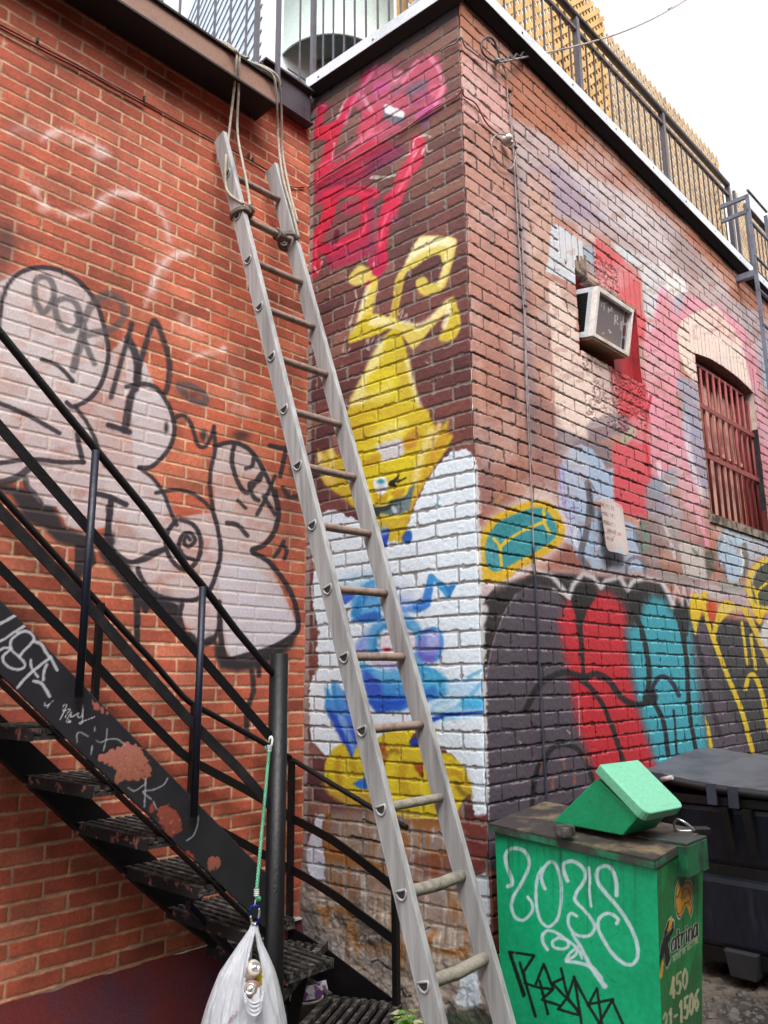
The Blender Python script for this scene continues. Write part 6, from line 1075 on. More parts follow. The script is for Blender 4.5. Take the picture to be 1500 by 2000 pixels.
# ================================================================== green oil tank
s2 = 1.02
TA = np.array([.395, 3.09, 0]) * s2; TBp = np.array([.818, 2.586, 0]) * s2; TCp = np.array([1.073, 2.87, 0]) * s2; TD = TA + TCp - TBp
zA, zB, zC = -.532, -.556, -.524; zD = zA + zC - zB
up_ = np.array([0, 0, 1.0])
t_tk = thing('oil_tank', 'green steel oil tank with a slanted chute, white graffiti and a faded logo', 'tank', (TA + TBp + TCp + TD) / 4 + up_ * GZ)
m_green = mat('tank_green', (18, 150, 98), .45, c2=(20, 124, 80), scale=5, lo=.5, hi=.8, bump=.08); m_tk = mat_paint('tank_paint', rough=.5, spec=.45, grain=.16, gscale=60, bump=.5, bscale=7)
TU = (TBp - TA) / np.linalg.norm(TBp - TA); TV = (TCp - TBp) / np.linalg.norm(TCp - TBp)
BA, BB, BC, BD = TA, TBp - TU * .045, TCp - TU * .085 - TV * .01, TD - TU * .03
zf = Z(950, 1640, 4.2857); zs_ = Z(1240, 1660, 5.88)
def tri(pts): return pts
def front(P):
    y = P.px[:, 1]; x = P.px[:, 0]
    P.c *= (1 + (fbm(x / 60, y / 60, 1.) - .5) * .12)[:, None]
    WT = (206, 222, 228)
    for pts, w_, w2_ in [(((180, 390), (215, 370), (205, 310), (170, 220), (160, 130), (200, 80), (270, 75), (330, 110), (358, 190), (340, 270), (280, 390), (225, 480), (210, 560), (235, 640), (290, 675), (345, 650), (385, 590), (380, 530), (345, 480)), 8, 6), (((490, 410), (465, 350), (465, 280), (510, 200), (560, 190), (600, 250), (625, 370), (625, 520), (600, 650), (550, 715), (500, 725), (450, 670), (420, 560), (415, 420), (430, 310), (465, 240)), 7, 6), (((680, 345), (650, 270), (645, 210), (690, 182), (750, 190), (810, 240), (830, 300), (805, 370), (750, 450), (745, 510), (800, 570), (870, 650), (905, 730), (880, 790), (820, 810), (740, 790), (690, 720), (685, 650), (710, 615), (755, 640)), 8, 6), (((855, 235), (865, 330), (862, 440), (878, 560)), 6, 5), (((1090, 465), (1085, 340), (1050, 250), (1000, 220), (950, 235), (922, 290), (940, 370), (1000, 450), (1080, 540), (1160, 650), (1230, 780), (1265, 900), (1260, 1000), (1215, 1045), (1150, 1035), (1060, 960), (980, 840), (935, 740), (945, 660), (1000, 620), (1060, 630), (1105, 670), (1090, 700)), 8, 7), (((510, 920), (475, 860), (470, 800), (510, 762), (580, 775), (660, 830), (740, 890), (780, 940), (800, 995)), 7, 5), (((600, 820), (550, 860), (570, 900), (640, 915), (685, 890), (670, 840), (610, 822)), 6, 6), (((760, 900), (700, 950), (670, 1010), (740, 970), (765, 920)), 6, 6), (((720, 790), (790, 900), (860, 1040), (920, 1130), (990, 1225)), 6, 10), (((670, 1020), (770, 1030), (880, 1070), (960, 1160)), 6, 9)]: P.stroke(zf(*pts), w_, WT, .93, 2, w2=w2_)
    P.blob(zf((990, 1225))[0], 6, 6, WT, .9)
    for pts in [((310, 1310), (190, 940), (400, 970), (310, 1110), (330, 1210)), ((280, 1030), (410, 1480)), ((320, 1200), (440, 1240), (560, 1250), (480, 1040), (415, 1210), (440, 1140)), ((445, 1180), (515, 1460)), ((550, 1260), (465, 1340), (605, 1385)), ((560, 1200), (640, 1160)), ((625, 1080), (680, 1320), (780, 1460)), ((560, 1210), (780, 1440)), ((780, 1470), (600, 1420), (680, 1320), (735, 1150), (800, 1560)), ((730, 1150), (850, 1380), (960, 1560)), ((850, 1380), (1060, 1335), (930, 1560)), ((850, 1390), (925, 1245), (970, 1560)), ((1050, 1340), (1150, 1560)), ((200, 950), (320, 1300))]: P.stroke(zf(*pts), 5.5, (18, 24, 24), .96, 1.6, curve=False)
    for _ in range(60): P.blob((random.uniform(960, 1290), random.uniform(1630, 2000)), random.uniform(.5, 1.8), random.uniform(.5, 2.2), random.choice([(10, 90, 66), (60, 180, 140), (30, 60, 50)]), random.uniform(.2, .6))
    for _ in range(34):
        x_ = random.uniform(968, 1262); y_ = 1628 + (x_ - 965) * .2 + 8; L_ = random.uniform(20, 170); P.stroke([(x_, y_), (x_ + 1, y_ + L_)], random.uniform(1.5, 5), random.choice([(20, 96, 68), (14, 120, 84), (44, 80, 60), (60, 70, 56)]), random.uniform(.15, .5), 3, w2=.6, curve=False)
    for _ in range(16):
        x_ = random.uniform(970, 1260); y_ = random.uniform(1680, 1990); P.stroke([(x_, y_), (x_ + random.uniform(-14, 14), y_ + random.uniform(-8, 10))], .9, random.choice([(140, 210, 180), (20, 80, 60)]), .7, .8, curve=False)
    P.poly([(960, 1620), (1120, 1650), (1300, 1690), (1300, 1702), (1120, 1664), (960, 1634)], (26, 84, 60), .6, 10, curve=False)
def side(P):
    y = P.px[:, 1]; x = P.px[:, 0]
    P.c *= (1 + (fbm(x / 14, y / 40, 2.) - .5) * .3)[:, None]
    for _ in range(26):
        x_ = random.uniform(1272, 1372); y_ = random.uniform(1640, 1720); P.stroke([(x_, y_), (x_ + 1, y_ + random.uniform(30, 200))], random.uniform(1, 4), random.choice([(24, 60, 40), (50, 60, 46), (30, 84, 50)]), random.uniform(.2, .55), 3, w2=.6, curve=False)
    P.poly([(1280, 1670), (1320, 1670), (1330, 2050), (1270, 2050)], (44, 110, 60), .35, 20, curve=False); P.poly(zs_((420, 150), (600, 150), (560, 420), (430, 420)), (36, 70, 48), .6, 14, curve=False); P.poly(zs_((560, 1500), (790, 1300), (800, 2100), (300, 2100)), (40, 60, 44), .35, 40, curve=False)
    OR_ = (214, 156, 50); OUT = (206, 206, 196); KB = (24, 24, 26)
    shape = zs_((515, 310), (500, 380), (530, 420), (570, 370), (615, 345), (655, 390), (668, 520), (660, 620), (672, 660), (640, 790), (620, 700), (590, 640), (560, 720), (515, 800), (480, 760), (462, 640), (462, 480), (480, 400))
    P.poly(shape, OUT, .9, 1.2); m_ = np.mean(shape, 0); P.poly([tuple(m_ + (np.array(v) - m_) * .93) for v in shape], KB, .95, 1); P.poly([tuple(m_ + (np.array(v) - m_) * .86) for v in shape], OR_, .97, 1)
    for pts in [((470, 520), (490, 545), (515, 480), (560, 390), (610, 360)), ((545, 580), (545, 480), (590, 435), (625, 480), (635, 560), (600, 600), (560, 610)), ((575, 540), (570, 560)), ((470, 680), (500, 735), (540, 700), (560, 640), (610, 600), (640, 640))]: P.stroke(zs_(*pts), 1.5, (70, 36, 20), .9, 1)
    kk = zs_((415, 765), (380, 800), (345, 900), (310, 1060), (260, 1280), (230, 1440), (212, 1545), (245, 1520), (270, 1420), (300, 1300), (340, 1180), (350, 1350), (370, 1370), (420, 1260), (400, 1180), (385, 1060), (420, 980), (455, 900), (455, 800))
    P.poly(kk, OUT, .9, 1.5, curve=False); m_ = np.mean(kk, 0); P.poly([tuple(m_ + (np.array(v) - m_) * .93) for v in kk], KB, .97, 1, curve=False)
    P.poly(zs_((410, 790), (435, 800), (420, 880), (370, 940), (385, 860)), OR_, .95, 1.2); P.poly(zs_((320, 1250), (330, 1300), (320, 1440), (295, 1480), (285, 1420), (300, 1320)), OR_, .95, 1.2); P.stroke(zs_((345, 1000), (400, 930), (430, 880)), 1.2, OUT, .8, 1)
    def kat(w_, cl):
        X0, Y0, ux, uy = 405, 1180, 1.0, -.78
        def L_(x, pts): return zs_(*[(X0 + x + px_, Y0 + uy * (x + px_) * .82 + py_) for px_, py_ in pts])
        for x, sts in [(10, [[(55, -130), (20, -120), (5, -60), (15, 0), (50, -30), (55, -130), (58, 0)]]), (78, [[(15, -200), (18, 0), (35, -5)], [(0, -130), (40, -135)]]), (125, [[(8, 0), (8, -130)], [(8, -80), (20, -120), (45, -125)]]), (178, [[(10, 0), (10, -130)], [(10, -165), (10, -175)]]), (205, [[(8, 0), (8, -130)], [(8, -90), (30, -130), (45, -100), (45, 0)]]), (262, [[(48, -130), (20, -125), (5, -60), (15, 0), (42, -30), (48, -130), (52, 0)]])]:
            for st in sts: P.stroke(L_(x, st), w_, cl, .95, 1.0)
    kat(5.6, OUT); kat(3.2, KB)
    P.stroke(zs_((430, 1230), (725, 1000)), 1.6, OUT, .85, 1); 
    text(P, 'HUILE DE CUISINE', zs_((440, 1290))[0], (13 / 5.88, -10.5 / 5.88), (0, -62 / 5.88), 1.5, (196, 190, 160), .85, 1.42, .9)
    NUMC = (206, 194, 160)
    text(P, '450', zs_((410, 1720))[0], (46 / 5.88, -34 / 5.88), (0, -230 / 5.88), 4.6, NUMC, .9, 1.55, 1.2); text(P, '21-1506', zs_((330, 2130))[0], (40 / 5.88, -30 / 5.88), (0, -240 / 5.88), 4.6, NUMC, .9, 1.5, 1.2)
    for _ in range(120): P.blob((random.uniform(1270, 1376), random.uniform(1660, 2000)), random.uniform(.5, 1.6), random.uniform(.5, 2.2), random.choice([(24, 50, 36), (20, 70, 44), (60, 120, 80)]), random.uniform(.2, .7))
def face(name, P0, P1, Q0, Q1, zt0, zt1, nu, nv, fn, base):
    a, b = np.meshgrid(np.linspace(0, 1, nu), np.linspace(0, 1, nv)); a, b = a.ravel(), b.ravel()
    zt = zt0 + (zt1 - zt0) * a; X = (P0 + (P1 - P0) * a[:, None]) * b[:, None] + (Q0 + (Q1 - Q0) * a[:, None]) * (1 - b[:, None]); nd_ = np.cross(P1 - P0, up_); nd_ /= np.linalg.norm(nd_); X = X + nd_ * ((fbm(a * 3.2 + zt0 * 9, b * 4.1, 31.0, 3) - .5) * .012 * np.minimum(1, 8 * np.minimum(np.minimum(a, 1 - a), np.minimum(b, 1 - b))))[:, None]; X = X + up_ * (GZ + .03 + (zt - GZ - .03) * b)[:, None]
    me = grid_mesh(name, X, nu, nv); P = Painter(proj(X), np.tile(np.array(base) / 255.0, (len(X), 1))); fn(P); set_col(me, P.c, P.gloss * 0 + .2); return link(name, me, m_tk, t_tk)
face('front_panel', TA, TBp, BA, BB, zA, zB, 260, 330, front, (12, 168, 114)); face('side_panel', TBp, TCp, BB, BC, zB, zC, 190, 360, side, (34, 136, 72))  # side base is darker: grime, and its weaker light put into the colour
mb = MB(); mb.add([TC_ for TC_ in (BC + up_ * (GZ + .03), BD + up_ * (GZ + .03), TD + up_ * zD, TCp + up_ * zC, BA + up_ * (GZ + .03), TA + up_ * zA, BB + up_ * (GZ + .03))], [(0, 1, 2, 3), (1, 4, 5, 2), (0, 1, 4, 6)]); mb.build('back_panel', m_green, t_tk)
e1, e2 = TU * .018, TV * .018
def top4(dz, g=1): return [TA + up_ * (zA + dz) - e1 * g - e2 * g, TBp + up_ * (zB + dz) + e1 * g * .2 - e2 * g, TCp + up_ * (zC + dz) + e1 * g * .2 + e2 * .2, TD + up_ * (zD + dz) - e1 * g + e2 * .2]
m_top = mat('tank_top_grime', (58, 53, 52), .5, c2=(128, 112, 88), scale=6, lo=.47, hi=.66, bump=.5, bscale=90, dark=.4)
mb = MB(); mb.hexa(top4(.004) + top4(.010)); mb.build('top_plate', m_top, t_tk)
mb = MB(); q4 = top4(.003); p_, r_ = q4[0], q4[1]; mb.obox(p_, r_ - p_, TV * .004, -up_ * .02); mb.obox(q4[1], q4[2] - q4[1], -TU * .004, -up_ * .02); mb.build('top_lip', mat('tank_lip', (30, 120, 84), .5, c2=(60, 58, 54), scale=9, lo=.4, hi=.6), t_tk)
TF = Wall(TA, 140); TF.d = TU; TF.n = np.array([TU[1], -TU[0], 0.0])
if TF.n @ TA > 0: TF.n = -TF.n
CO = -.075
cq = [TF.px(p, CO) for p in [(1078, 1606), (1166, 1520), (1246, 1596), (1216, 1640)]]; cq[3][2] = cq[0][2] + (zB - zA) * .3
mb = MB(); mb.prism(cq, -TF.n * .20); mb.build('chute', m_green, t_tk, .004)
lf = [TF.px((1161, 1508), CO + .014), TF.px((1253, 1606), CO + .014)]
ldir = (lf[1] - lf[0]); ldn = ldir / np.linalg.norm(ldir); lno = np.cross(ldn, TF.n); lno = lno if lno[2] > 0 else -lno
mb = MB(); back = -TF.n * .235
c_ = [lf[0], lf[1], lf[1] + back, lf[0] + back]
def rnd(c4, r=.03, n=5):
    out = []
    for i in range(4):
        p = c4[i]; a = c4[i - 1]; b = c4[(i + 1) % 4]; u_ = (a - p) / np.linalg.norm(a - p); v_ = (b - p) / np.linalg.norm(b - p); cc = p + (u_ + v_) * r
        rr = r if i in (1, 2) else .006; cc = p + (u_ + v_) * rr
        for t_ in np.linspace(0, PI / 2, n): out.append(cc - v_ * rr * math.cos(t_) - u_ * rr * math.sin(t_))
    return out
mb.prism(rnd(c_), lno * .036); mb.build('chute_lid', mat('lid_pale_green', (112, 190, 154), .42, c2=(84, 172, 132), scale=4, lo=.45, hi=.75, bump=.05), t_tk, .004)
mb = MB(); cc_ = atz((1104, 1632), zA + .012); mb.lathe(cc_, up_, [(.0, .034), (.026, .034), (.033, .030), (.034, .0)], 18); mb.build('filler_cap', mat('cap_grimy', (96, 92, 88), .5, .3, c2=(46, 42, 40), scale=30, lo=.4, hi=.6), t_tk)
# lock box at the far right corner
lb0 = TBp + (TCp - TBp) * .42; zL = zB + (zC - zB) * .42
mb = MB(); mb.obox(lb0 - TU * .03 + up_ * (zL - .086), TU * .062, (TCp - TBp) * .47, [0, 0, .098]); mb.build('lock_box', mat('lock_box_green', (24, 106, 66), .5, c2=(28, 42, 36), scale=12, lo=.45, hi=.7), t_tk, .003)
mb = MB(); mb.obox(lb0 - TU * .16 + TV * .005 + up_ * (zL + .014), TU * .193, (TCp - TBp) * .45, [0, 0, .006]); mb.build('hasp_plate', mat('hasp_grime', (60, 66, 62), .5, c2=(120, 116, 110), scale=14, lo=.55, hi=.75), t_tk)
t_pl = thing('padlock', 'black padlock with a steel shackle lying on the lock box of the green tank', 'padlock', lb0 + TU * .03 + up_ * (zL + .02))
pc = atz((1368, 1622), zL + .03); px_ = atz((1330, 1622), zL + .03)
dl_ = (pc - px_) / np.linalg.norm(pc - px_); 
mb = MB(); mb.bar(pc - dl_ * .022, pc + dl_ * .03, np.cross(dl_, up_) * .045, up_ * .022); mb.build('body', mat('padlock_black', (20, 20, 22), .35), t_pl, .004)
mb = MB(); sh = [pc - dl_ * .02 + np.cross(dl_, up_) * .014, pc - dl_ * .055 + np.cross(dl_, up_) * .014 + up_ * .028, pc - dl_ * .078 + up_ * .036, pc - dl_ * .085 - np.cross(dl_, up_) * .01 + up_ * .012, pc - dl_ * .07 - np.cross(dl_, up_) * .016 - up_ * .004, pc - dl_ * .02 - np.cross(dl_, up_) * .014 - up_ * .004]
mb.tube(smooth3(sh, 5), .0045, 8); mb.build('shackle', mat('bright_steel', (190, 190, 188), .3, .8), t_pl)
# ================================================================== dumpster
DT = 1.42
DF = Wall(C0 + RW.d * DT, 134); DF.d = RW.n.copy(); DF.n = -RW.d.copy()        # s from the wall outwards, normal to the viewer
t_dp = thing('dumpster', 'dark navy plastic dumpster with a warped grey lid, behind the green tank', 'dumpster', DF.at(.5, -.5, GZ))
m_nav = mat('dumpster_navy', (24, 30, 44), .5, c2=(62, 68, 80), scale=14, lo=.52, hi=.82, bump=.15, bscale=70, dark=.3, stretch=(1, 1, .22)); m_lid = mat('dumpster_lid', (82, 84, 92), .55, c2=(62, 64, 72), scale=5, bump=.1); m_dk = mat('dumpster_black', (18, 18, 21), .55)
print('DUMP', [(np.round(DF.tz(p), 2)) for p in [(1262, 1500), (1498, 1545), (1374, 1640), (1500, 1654), (1376, 1862), (1500, 1894), (1460, 1925), (1380, 1466), (1500, 1478)]])
def slab(name, rings, m_, bev=.012):
    mb = MB(); n = len(rings)
    for (s0, s1, o0, o1, z0, S0, S1, O0, O1, z1) in rings:
        mb.hexa([DF.at(s0, o0, z0), DF.at(s1, o0, z0), DF.at(s1, o1, z0), DF.at(s0, o1, z0), DF.at(S0, O0, z1), DF.at(S1, O0, z1), DF.at(S1, O1, z1), DF.at(S0, O1, z1)])
    return mb.build(name, m_, t_dp, bev)
slab('body', [(.12, .92, -.03, -1.02, -1.26, .08, 1.0, .0, -1.08, -.93), (.05, 1.04, -.02, -1.08, -.885, .02, 1.10, .045, -1.12, -.60)], m_nav, .03); slab('body_groove', [(.08, 1.0, -.03, -1.06, -.935, .08, 1.0, -.03, -1.06, -.88)], m_dk, .004)
slab('rim', [(.0, 1.14, .06, -1.14, -.60, .0, 1.14, .06, -1.14, -.555)], m_dk, .008); slab('base_frame', [(.14, .9, -.06, -1.0, -1.335, .12, .92, -.04, -1.02, -1.255)], m_dk, .01)
slab('fork_pocket', [(.30, .42, -.01, -1.0, -1.37, .28, .44, .0, -1.0, -1.25)], mat('pocket_grey', (48, 48, 52), .6), .008)
def lidz(s, o): return -.462 - .085 * s + .055 * math.sin(PI * min(1, max(0, (-o) / 1.15))) - .012 * math.sin(s * 5) + (.012 if .25 < s < .9 and -.9 < o < -.2 else 0)
NL = 40; V = []
for j_ in range(NL):
    for i in range(NL): s_ = -.02 + 1.2 * i / (NL - 1); o_ = .09 - 1.26 * j_ / (NL - 1); V.append(DF.at(s_, o_, lidz(s_, o_)))
Fq = [(j_ * NL + i, j_ * NL + i + 1, (j_ + 1) * NL + i + 1, (j_ + 1) * NL + i) for j_ in range(NL - 1) for i in range(NL - 1)]
mb = MB(); mb.add(V, Fq, True); lid = mb.build('lid', m_lid, t_dp); so = lid.modifiers.new('thick', 'SOLIDIFY'); so.thickness = .014
mb = MB(); mb.tube([DF.at(-.02 + 1.2 * f, .09, lidz(-.02 + 1.2 * f, .09) - .012) for f in np.linspace(0, 1, 14)], .02, 10); mb.build('lid_roll', m_dk, lid)
for s_ in (.06, .32, .42, .78, .88):
    mb = MB(); zt = lidz(s_, .09); mb.obox(DF.at(s_, .105, zt - .085), DF.d * .045, DF.n * .012, [0, 0, .095]); mb.build('strap', mat('strap_grey', (56, 62, 76), .5), t_dp)
    mb = MB(); mb.hexa([DF.at(s_ + .055, .045, -.80), DF.at(s_ + .085, .045, -.80), DF.at(s_ + .085, .05, -.80), DF.at(s_ + .055, .05, -.80), DF.at(s_ + .045, .045, -.60), DF.at(s_ + .085, .045, -.60), DF.at(s_ + .085, .10, -.60), DF.at(s_ + .045, .10, -.60)]); mb.build('gusset', m_dk, t_dp)
for s_ in (.2, .84):
    for o_ in (-.2, -.9):
        mb = MB(); mb.lathe(DF.at(s_ - .02, o_, GZ + .055), DF.d, [(0, 0), (.05, 0), (.055, .008), (.055, .032), (.05, .04), (0, .04)], 18); w_ = mb.build('wheel', m_dk, t_dp)
mb = MB(); mb.tube(smooth3([DF.at(.66, .11, -.50), DF.at(.665, .125, -.49), DF.at(.67, .125, -.53), DF.at(.672, .11, -.58), DF.at(.66, .1, -.6)]), .006, 7); mb.build('strap_remnant', mat('torn_strap', (178, 172, 170), .6), t_dp); mb = MB(); mb.tube(smooth3([DF.at(.60, .10, -.56), DF.at(.61, .105, -.6), DF.at(.63, .1, -.64)]), .004, 6); mb.build('strap_remnant', mat('torn_strap', (178, 172, 170), .6), t_dp); mb = MB(); mb.tube([DF.at(.10, .12, -.49), DF.at(.16, .125, -.475)], .012, 7); mb.build('strap_remnant', mat('torn_strap', (178, 172, 170), .6), t_dp)
# ------------------------------------------------------------------ litter under the stair
bk = atz((598, 2010), -1.38); t_b = thing('bucket', 'dirty grey plastic bucket under the foot of the iron stair', 'bucket', [bk[0], bk[1], GZ])
mb = MB(); mb.lathe([bk[0], bk[1], GZ], up_, [(0, .01), (.055, .01), (.066, .15), (.07, .15), (.07, .162), (.064, .162), (.053, .02), (0, .02)], 24); mb.build('shell', mat('bucket_grey', (150, 146, 136), .6, c2=(110, 104, 96), scale=10), t_b)
cp_ = atz((614, 1948), -1.28); mb = MB(); ca = np.array([.05, -.02, .015]); cb = np.array([.02, .045, 0]); cc2 = np.array([-.012, 0, .05]); mb.obox(cp_ - ca - cb * .5, ca * 2, cb, cc2); ct = mb.build('carton', mat('carton_purple', (104, 60, 120), .5, c2=(206, 200, 206), scale=26, lo=.46, hi=.54)); tag(ct, 'small purple and white drink carton lying in the rubbish under the stair', 'carton')
mb = MB(); mb.bar(atz((590, 1905), -1.2), atz((645, 1945), -1.26), np.array([.02, .015, 0]), np.array([0, 0, .014])); tag(mb.build('wood_scrap', m_grate), 'short dark wooden batten lying across the rubbish beneath the stair', 'scrap wood')
# ------------------------------------------------------------------ weeds
m_leaf = mat('leaf_green', (84, 140, 56), .5, c2=(150, 160, 90), scale=20, lo=.45, hi=.65); m_leaf2 = mat('leaf_pale', (176, 176, 138), .55, c2=(206, 196, 170), scale=18)
def weed(p, z_, n_, s_, label, ms_):
    c_ = atz(p, z_); c_[2] = GZ; t_ = thing('weed', label, 'weed', c_); mbs = [MB() for _ in ms_]; st = MB()
    for i in range(n_):
        a_ = random.uniform(0, 6.28); hgt = random.uniform(.45, 1.05) * (z_ - GZ + .02); r_ = random.uniform(.01, .085) * s_
        tip = c_ + np.array([math.cos(a_) * r_, math.sin(a_) * r_, hgt]); st.tube(smooth3([c_, c_ + (tip - c_) * .5 + np.array([0, 0, .02]), tip], 3), .0018, 5)
        l_ = random.uniform(.022, .042) * s_; ud = np.array([math.cos(a_), math.sin(a_), random.uniform(-.5, .2)]); sd = np.array([-math.sin(a_), math.cos(a_), 0]); nn2 = np.cross(ud, sd)
        pts = [(0, 0), (.25, .42), (.6, .5), (.85, .25), (1.1, 0), (.85, -.25), (.6, -.5), (.25, -.42)]
        v = [tip + ud * l_ * x * 1.2 + sd * l_ * y * 1.3 + nn2 * l_ * .35 * abs(y) for x, y in pts]
        mbs[i % len(ms_)].add(v + [tip + ud * l_ * .55], [(k2, (k2 + 1) % 8, 8) for k2 in range(8)], True)
    for mb, m_ in zip(mbs, ms_): mb.build('leaves', m_, t_)
    st.build('stem', m_leaf, t_)
weed((806, 1992), -1.22, 46, 1.0, 'bright green and pale leaved weed between the stair foot and the ladder', [m_leaf, m_leaf, m_leaf2]); weed((905, 2030), -1.3, 20, .9, 'low dark green weed growing behind the foot of the ladder', [m_leaf]); weed((985, 2040), -1.33, 10, .8, 'small yellowing weed between the ladder foot and the green tank', [m_leaf2])
# ================================================================== roofs: railings, lattice, duct, siding
m_rail = mat('rail_grey', (92, 88, 98), .45, c2=(70, 62, 66), scale=12, lo=.5, hi=.75); m_railb = mat('rail_brown', (84, 72, 72), .5, c2=(64, 52, 52), scale=8)
t_rl = thing('roof_railing', 'grey railing of thin bars along the roof edge of the orange brick building', 'railing', LW.at(-.8, .05, 3.02), 'railings round the roofs')
ZT = 4.12
lo_ = .08
xs_ = [LW.tz(p, lo_)[0] for p in [(313, 20), (348, 33), (383, 56), (416, 68), (446, 87), (477, 104)]]
step = -(xs_[0] - xs_[-1]) / 5
for x in [xs_[0] - step * i for i in range(10, 0, -1)] + xs_: mb = MB(); mb.obox(LW.at(x, lo_, 3.03), LW.d * .009, LW.n * .009, [0, 0, ZT - 3.03]); mb.build('baluster', m_rail, t_rl)
for p in ((499, 120), (541, 137)): x = LW.tz(p, lo_)[0]; mb = MB(); mb.obox(LW.at(x - .008, lo_ - .01, 3.0), LW.d * .022, LW.n * .022, [0, 0, ZT - 2.96]); mb.build('post', m_rail, t_rl)
mb = MB(); mb.obox(LW.at(-2.6, lo_ - .012, ZT), LW.d * 2.35, LW.n * .03, [0, 0, .03]); mb.build('top_rail', m_railb, t_rl); mb = MB(); mb.obox(LW.at(-2.6, lo_ - .004, 3.06), LW.d * 2.3, LW.n * .016, [0, 0, .016]); mb.build('bottom_rail', m_railb, t_rl)
t_rl = thing('roof_railing', 'grey railing of thin bars above the narrow mural side of the corner building', 'railing', NW.at(-.5, -.08, 3.25), 'railings round the roofs')
no_ = -.09
for p in [(586, 150), (632, 110), (652, 108), (673, 100), (694, 88), (716, 76), (739, 62), (761, 48), (784, 34), (797, 20), (822, 6), (846, -6), (872, -20)]:
    x = NW.tz(p, no_)[0]; mb = MB(); mb.obox(NW.at(x - .0045, no_, 3.2), NW.d * .009, NW.n * .009, [0, 0, ZT - 3.2]); mb.build('baluster', m_rail, t_rl)
x = NW.tz((612, 140), no_)[0]; mb = MB(); mb.obox(NW.at(x - .013, no_ - .01, 3.2), NW.d * .027, NW.n * .027, [0, 0, ZT - 3.2]); mb.build('post', m_rail, t_rl)
mb = MB(); mb.obox(NW.at(-1.0, no_ - .01, ZT), NW.d * .97, NW.n * .03, [0, 0, .03]); mb.build('top_rail', m_railb, t_rl)
mb = MB(); mb.bar(NW.px((563, 135), -.1), NW.px((601, 160), -.1), np.array([0, 0, .012]), NW.n * .012); mb.build('strut', m_black, t_rl)
ro_ = -.06; zt_ = 4.09
t_rl = thing('roof_railing', 'dark brown railing of thin bars along the roof edge above the long mural wall', 'railing', RW.at(2, -.06, 3.3), 'railings round the roofs')
mb = MB(); mb.tube([RW.at(-.08, ro_, zt_ + .0), RW.at(3.72, ro_, zt_ - .01)], .024, 12); mb.build('top_rail', m_railb, t_rl)
mb = MB(); mb.obox(RW.at(-.08, ro_ - .012, zt_ - .125), RW.d * 3.8, RW.n * .024, [0, 0, .022]); mb.build('rail', m_railb, t_rl); mb = MB(); mb.obox(RW.at(-.08, ro_ - .01, 3.36), RW.d * 3.8, RW.n * .02, [0, 0, .016]); mb.build('bottom_rail', m_railb, t_rl)
for i in range(38):
    x = -.02 + i * .1; mb = MB(); mb.obox(RW.at(x, ro_ - .005, 3.37), RW.d * .009, RW.n * .009, [0, 0, zt_ - .12 - 3.37]); mb.build('baluster', m_railb, t_rl)
for x in (-.06, 1.275, 2.48, 3.72): mb = MB(); mb.obox(RW.at(x - .017, ro_ - .02, 3.3), RW.d * .034, RW.n * .036, [0, 0, zt_ - 3.3]); mb.build('post', m_rail, t_rl)
t_rl2 = thing('roof_railing', 'far end of the roof railing beyond the gap by the steel wall ladder', 'railing', RW.at(4.6, -.06, 3.25), 'railings round the roofs')
mb = MB(); mb.tube([RW.at(4.12, ro_, zt_ - .02), RW.at(6.4, ro_, zt_ - .06)], .022, 10); mb.build('top_rail', m_railb, t_rl2); mb = MB(); mb.obox(RW.at(4.12, ro_ - .01, zt_ - .14), RW.d * 2.3, RW.n * .02, [0, 0, .02]); mb.build('rail', m_railb, t_rl2)
for i in range(22): mb = MB(); mb.obox(RW.at(4.16 + i * .1, ro_ - .005, 3.3), RW.d * .009, RW.n * .009, [0, 0, .66]); mb.build('baluster', m_railb, t_rl2)
for x in (3.86, 4.12): mb = MB(); mb.obox(RW.at(x - .012, ro_ - .012, 3.25), RW.d * .024, RW.n * .024, [0, 0, zt_ - 3.25]); mb.build('post', m_rail, t_rl2)
# lattice privacy screen
def lattice(mb, W, off, t0, t1, z0, z1, w, p, sgn, th):
    L_ = (t1 - t0) + (z1 - z0); n_ = int(L_ / p)
    for i in range(n_ + 1):
        c_ = (t0 - (z1 - z0) if sgn > 0 else t0) + i * p              # line t = c + sgn*(z - z0)
        za, zb_ = z0, z1; ta, tb_ = c_, c_ + sgn * (z1 - z0)
        if sgn > 0:
            if ta < t0: za += t0 - ta; ta = t0
            if tb_ > t1: zb_ -= tb_ - t1; tb_ = t1
        else:
            if ta > t1: za += ta - t1; ta = t1
            if tb_ < t0: zb_ -= t0 - tb_; tb_ = t0
        if zb_ - za < .03: continue
        a, b = W.at(ta, off, za), W.at(tb_, off, zb_); dd = (b - a) / np.linalg.norm(b - a); mb.bar(a, b, np.cross(W.n, dd) * w, W.n * th)
m_wood = mat('lattice_wood', (212, 172, 108), .75, c2=(186, 142, 78), scale=5, lo=.4, hi=.7, bump=.3, bscale=50); m_wood2 = mat('lattice_faded', (188, 158, 118), .75, c2=(156, 124, 86), scale=5)
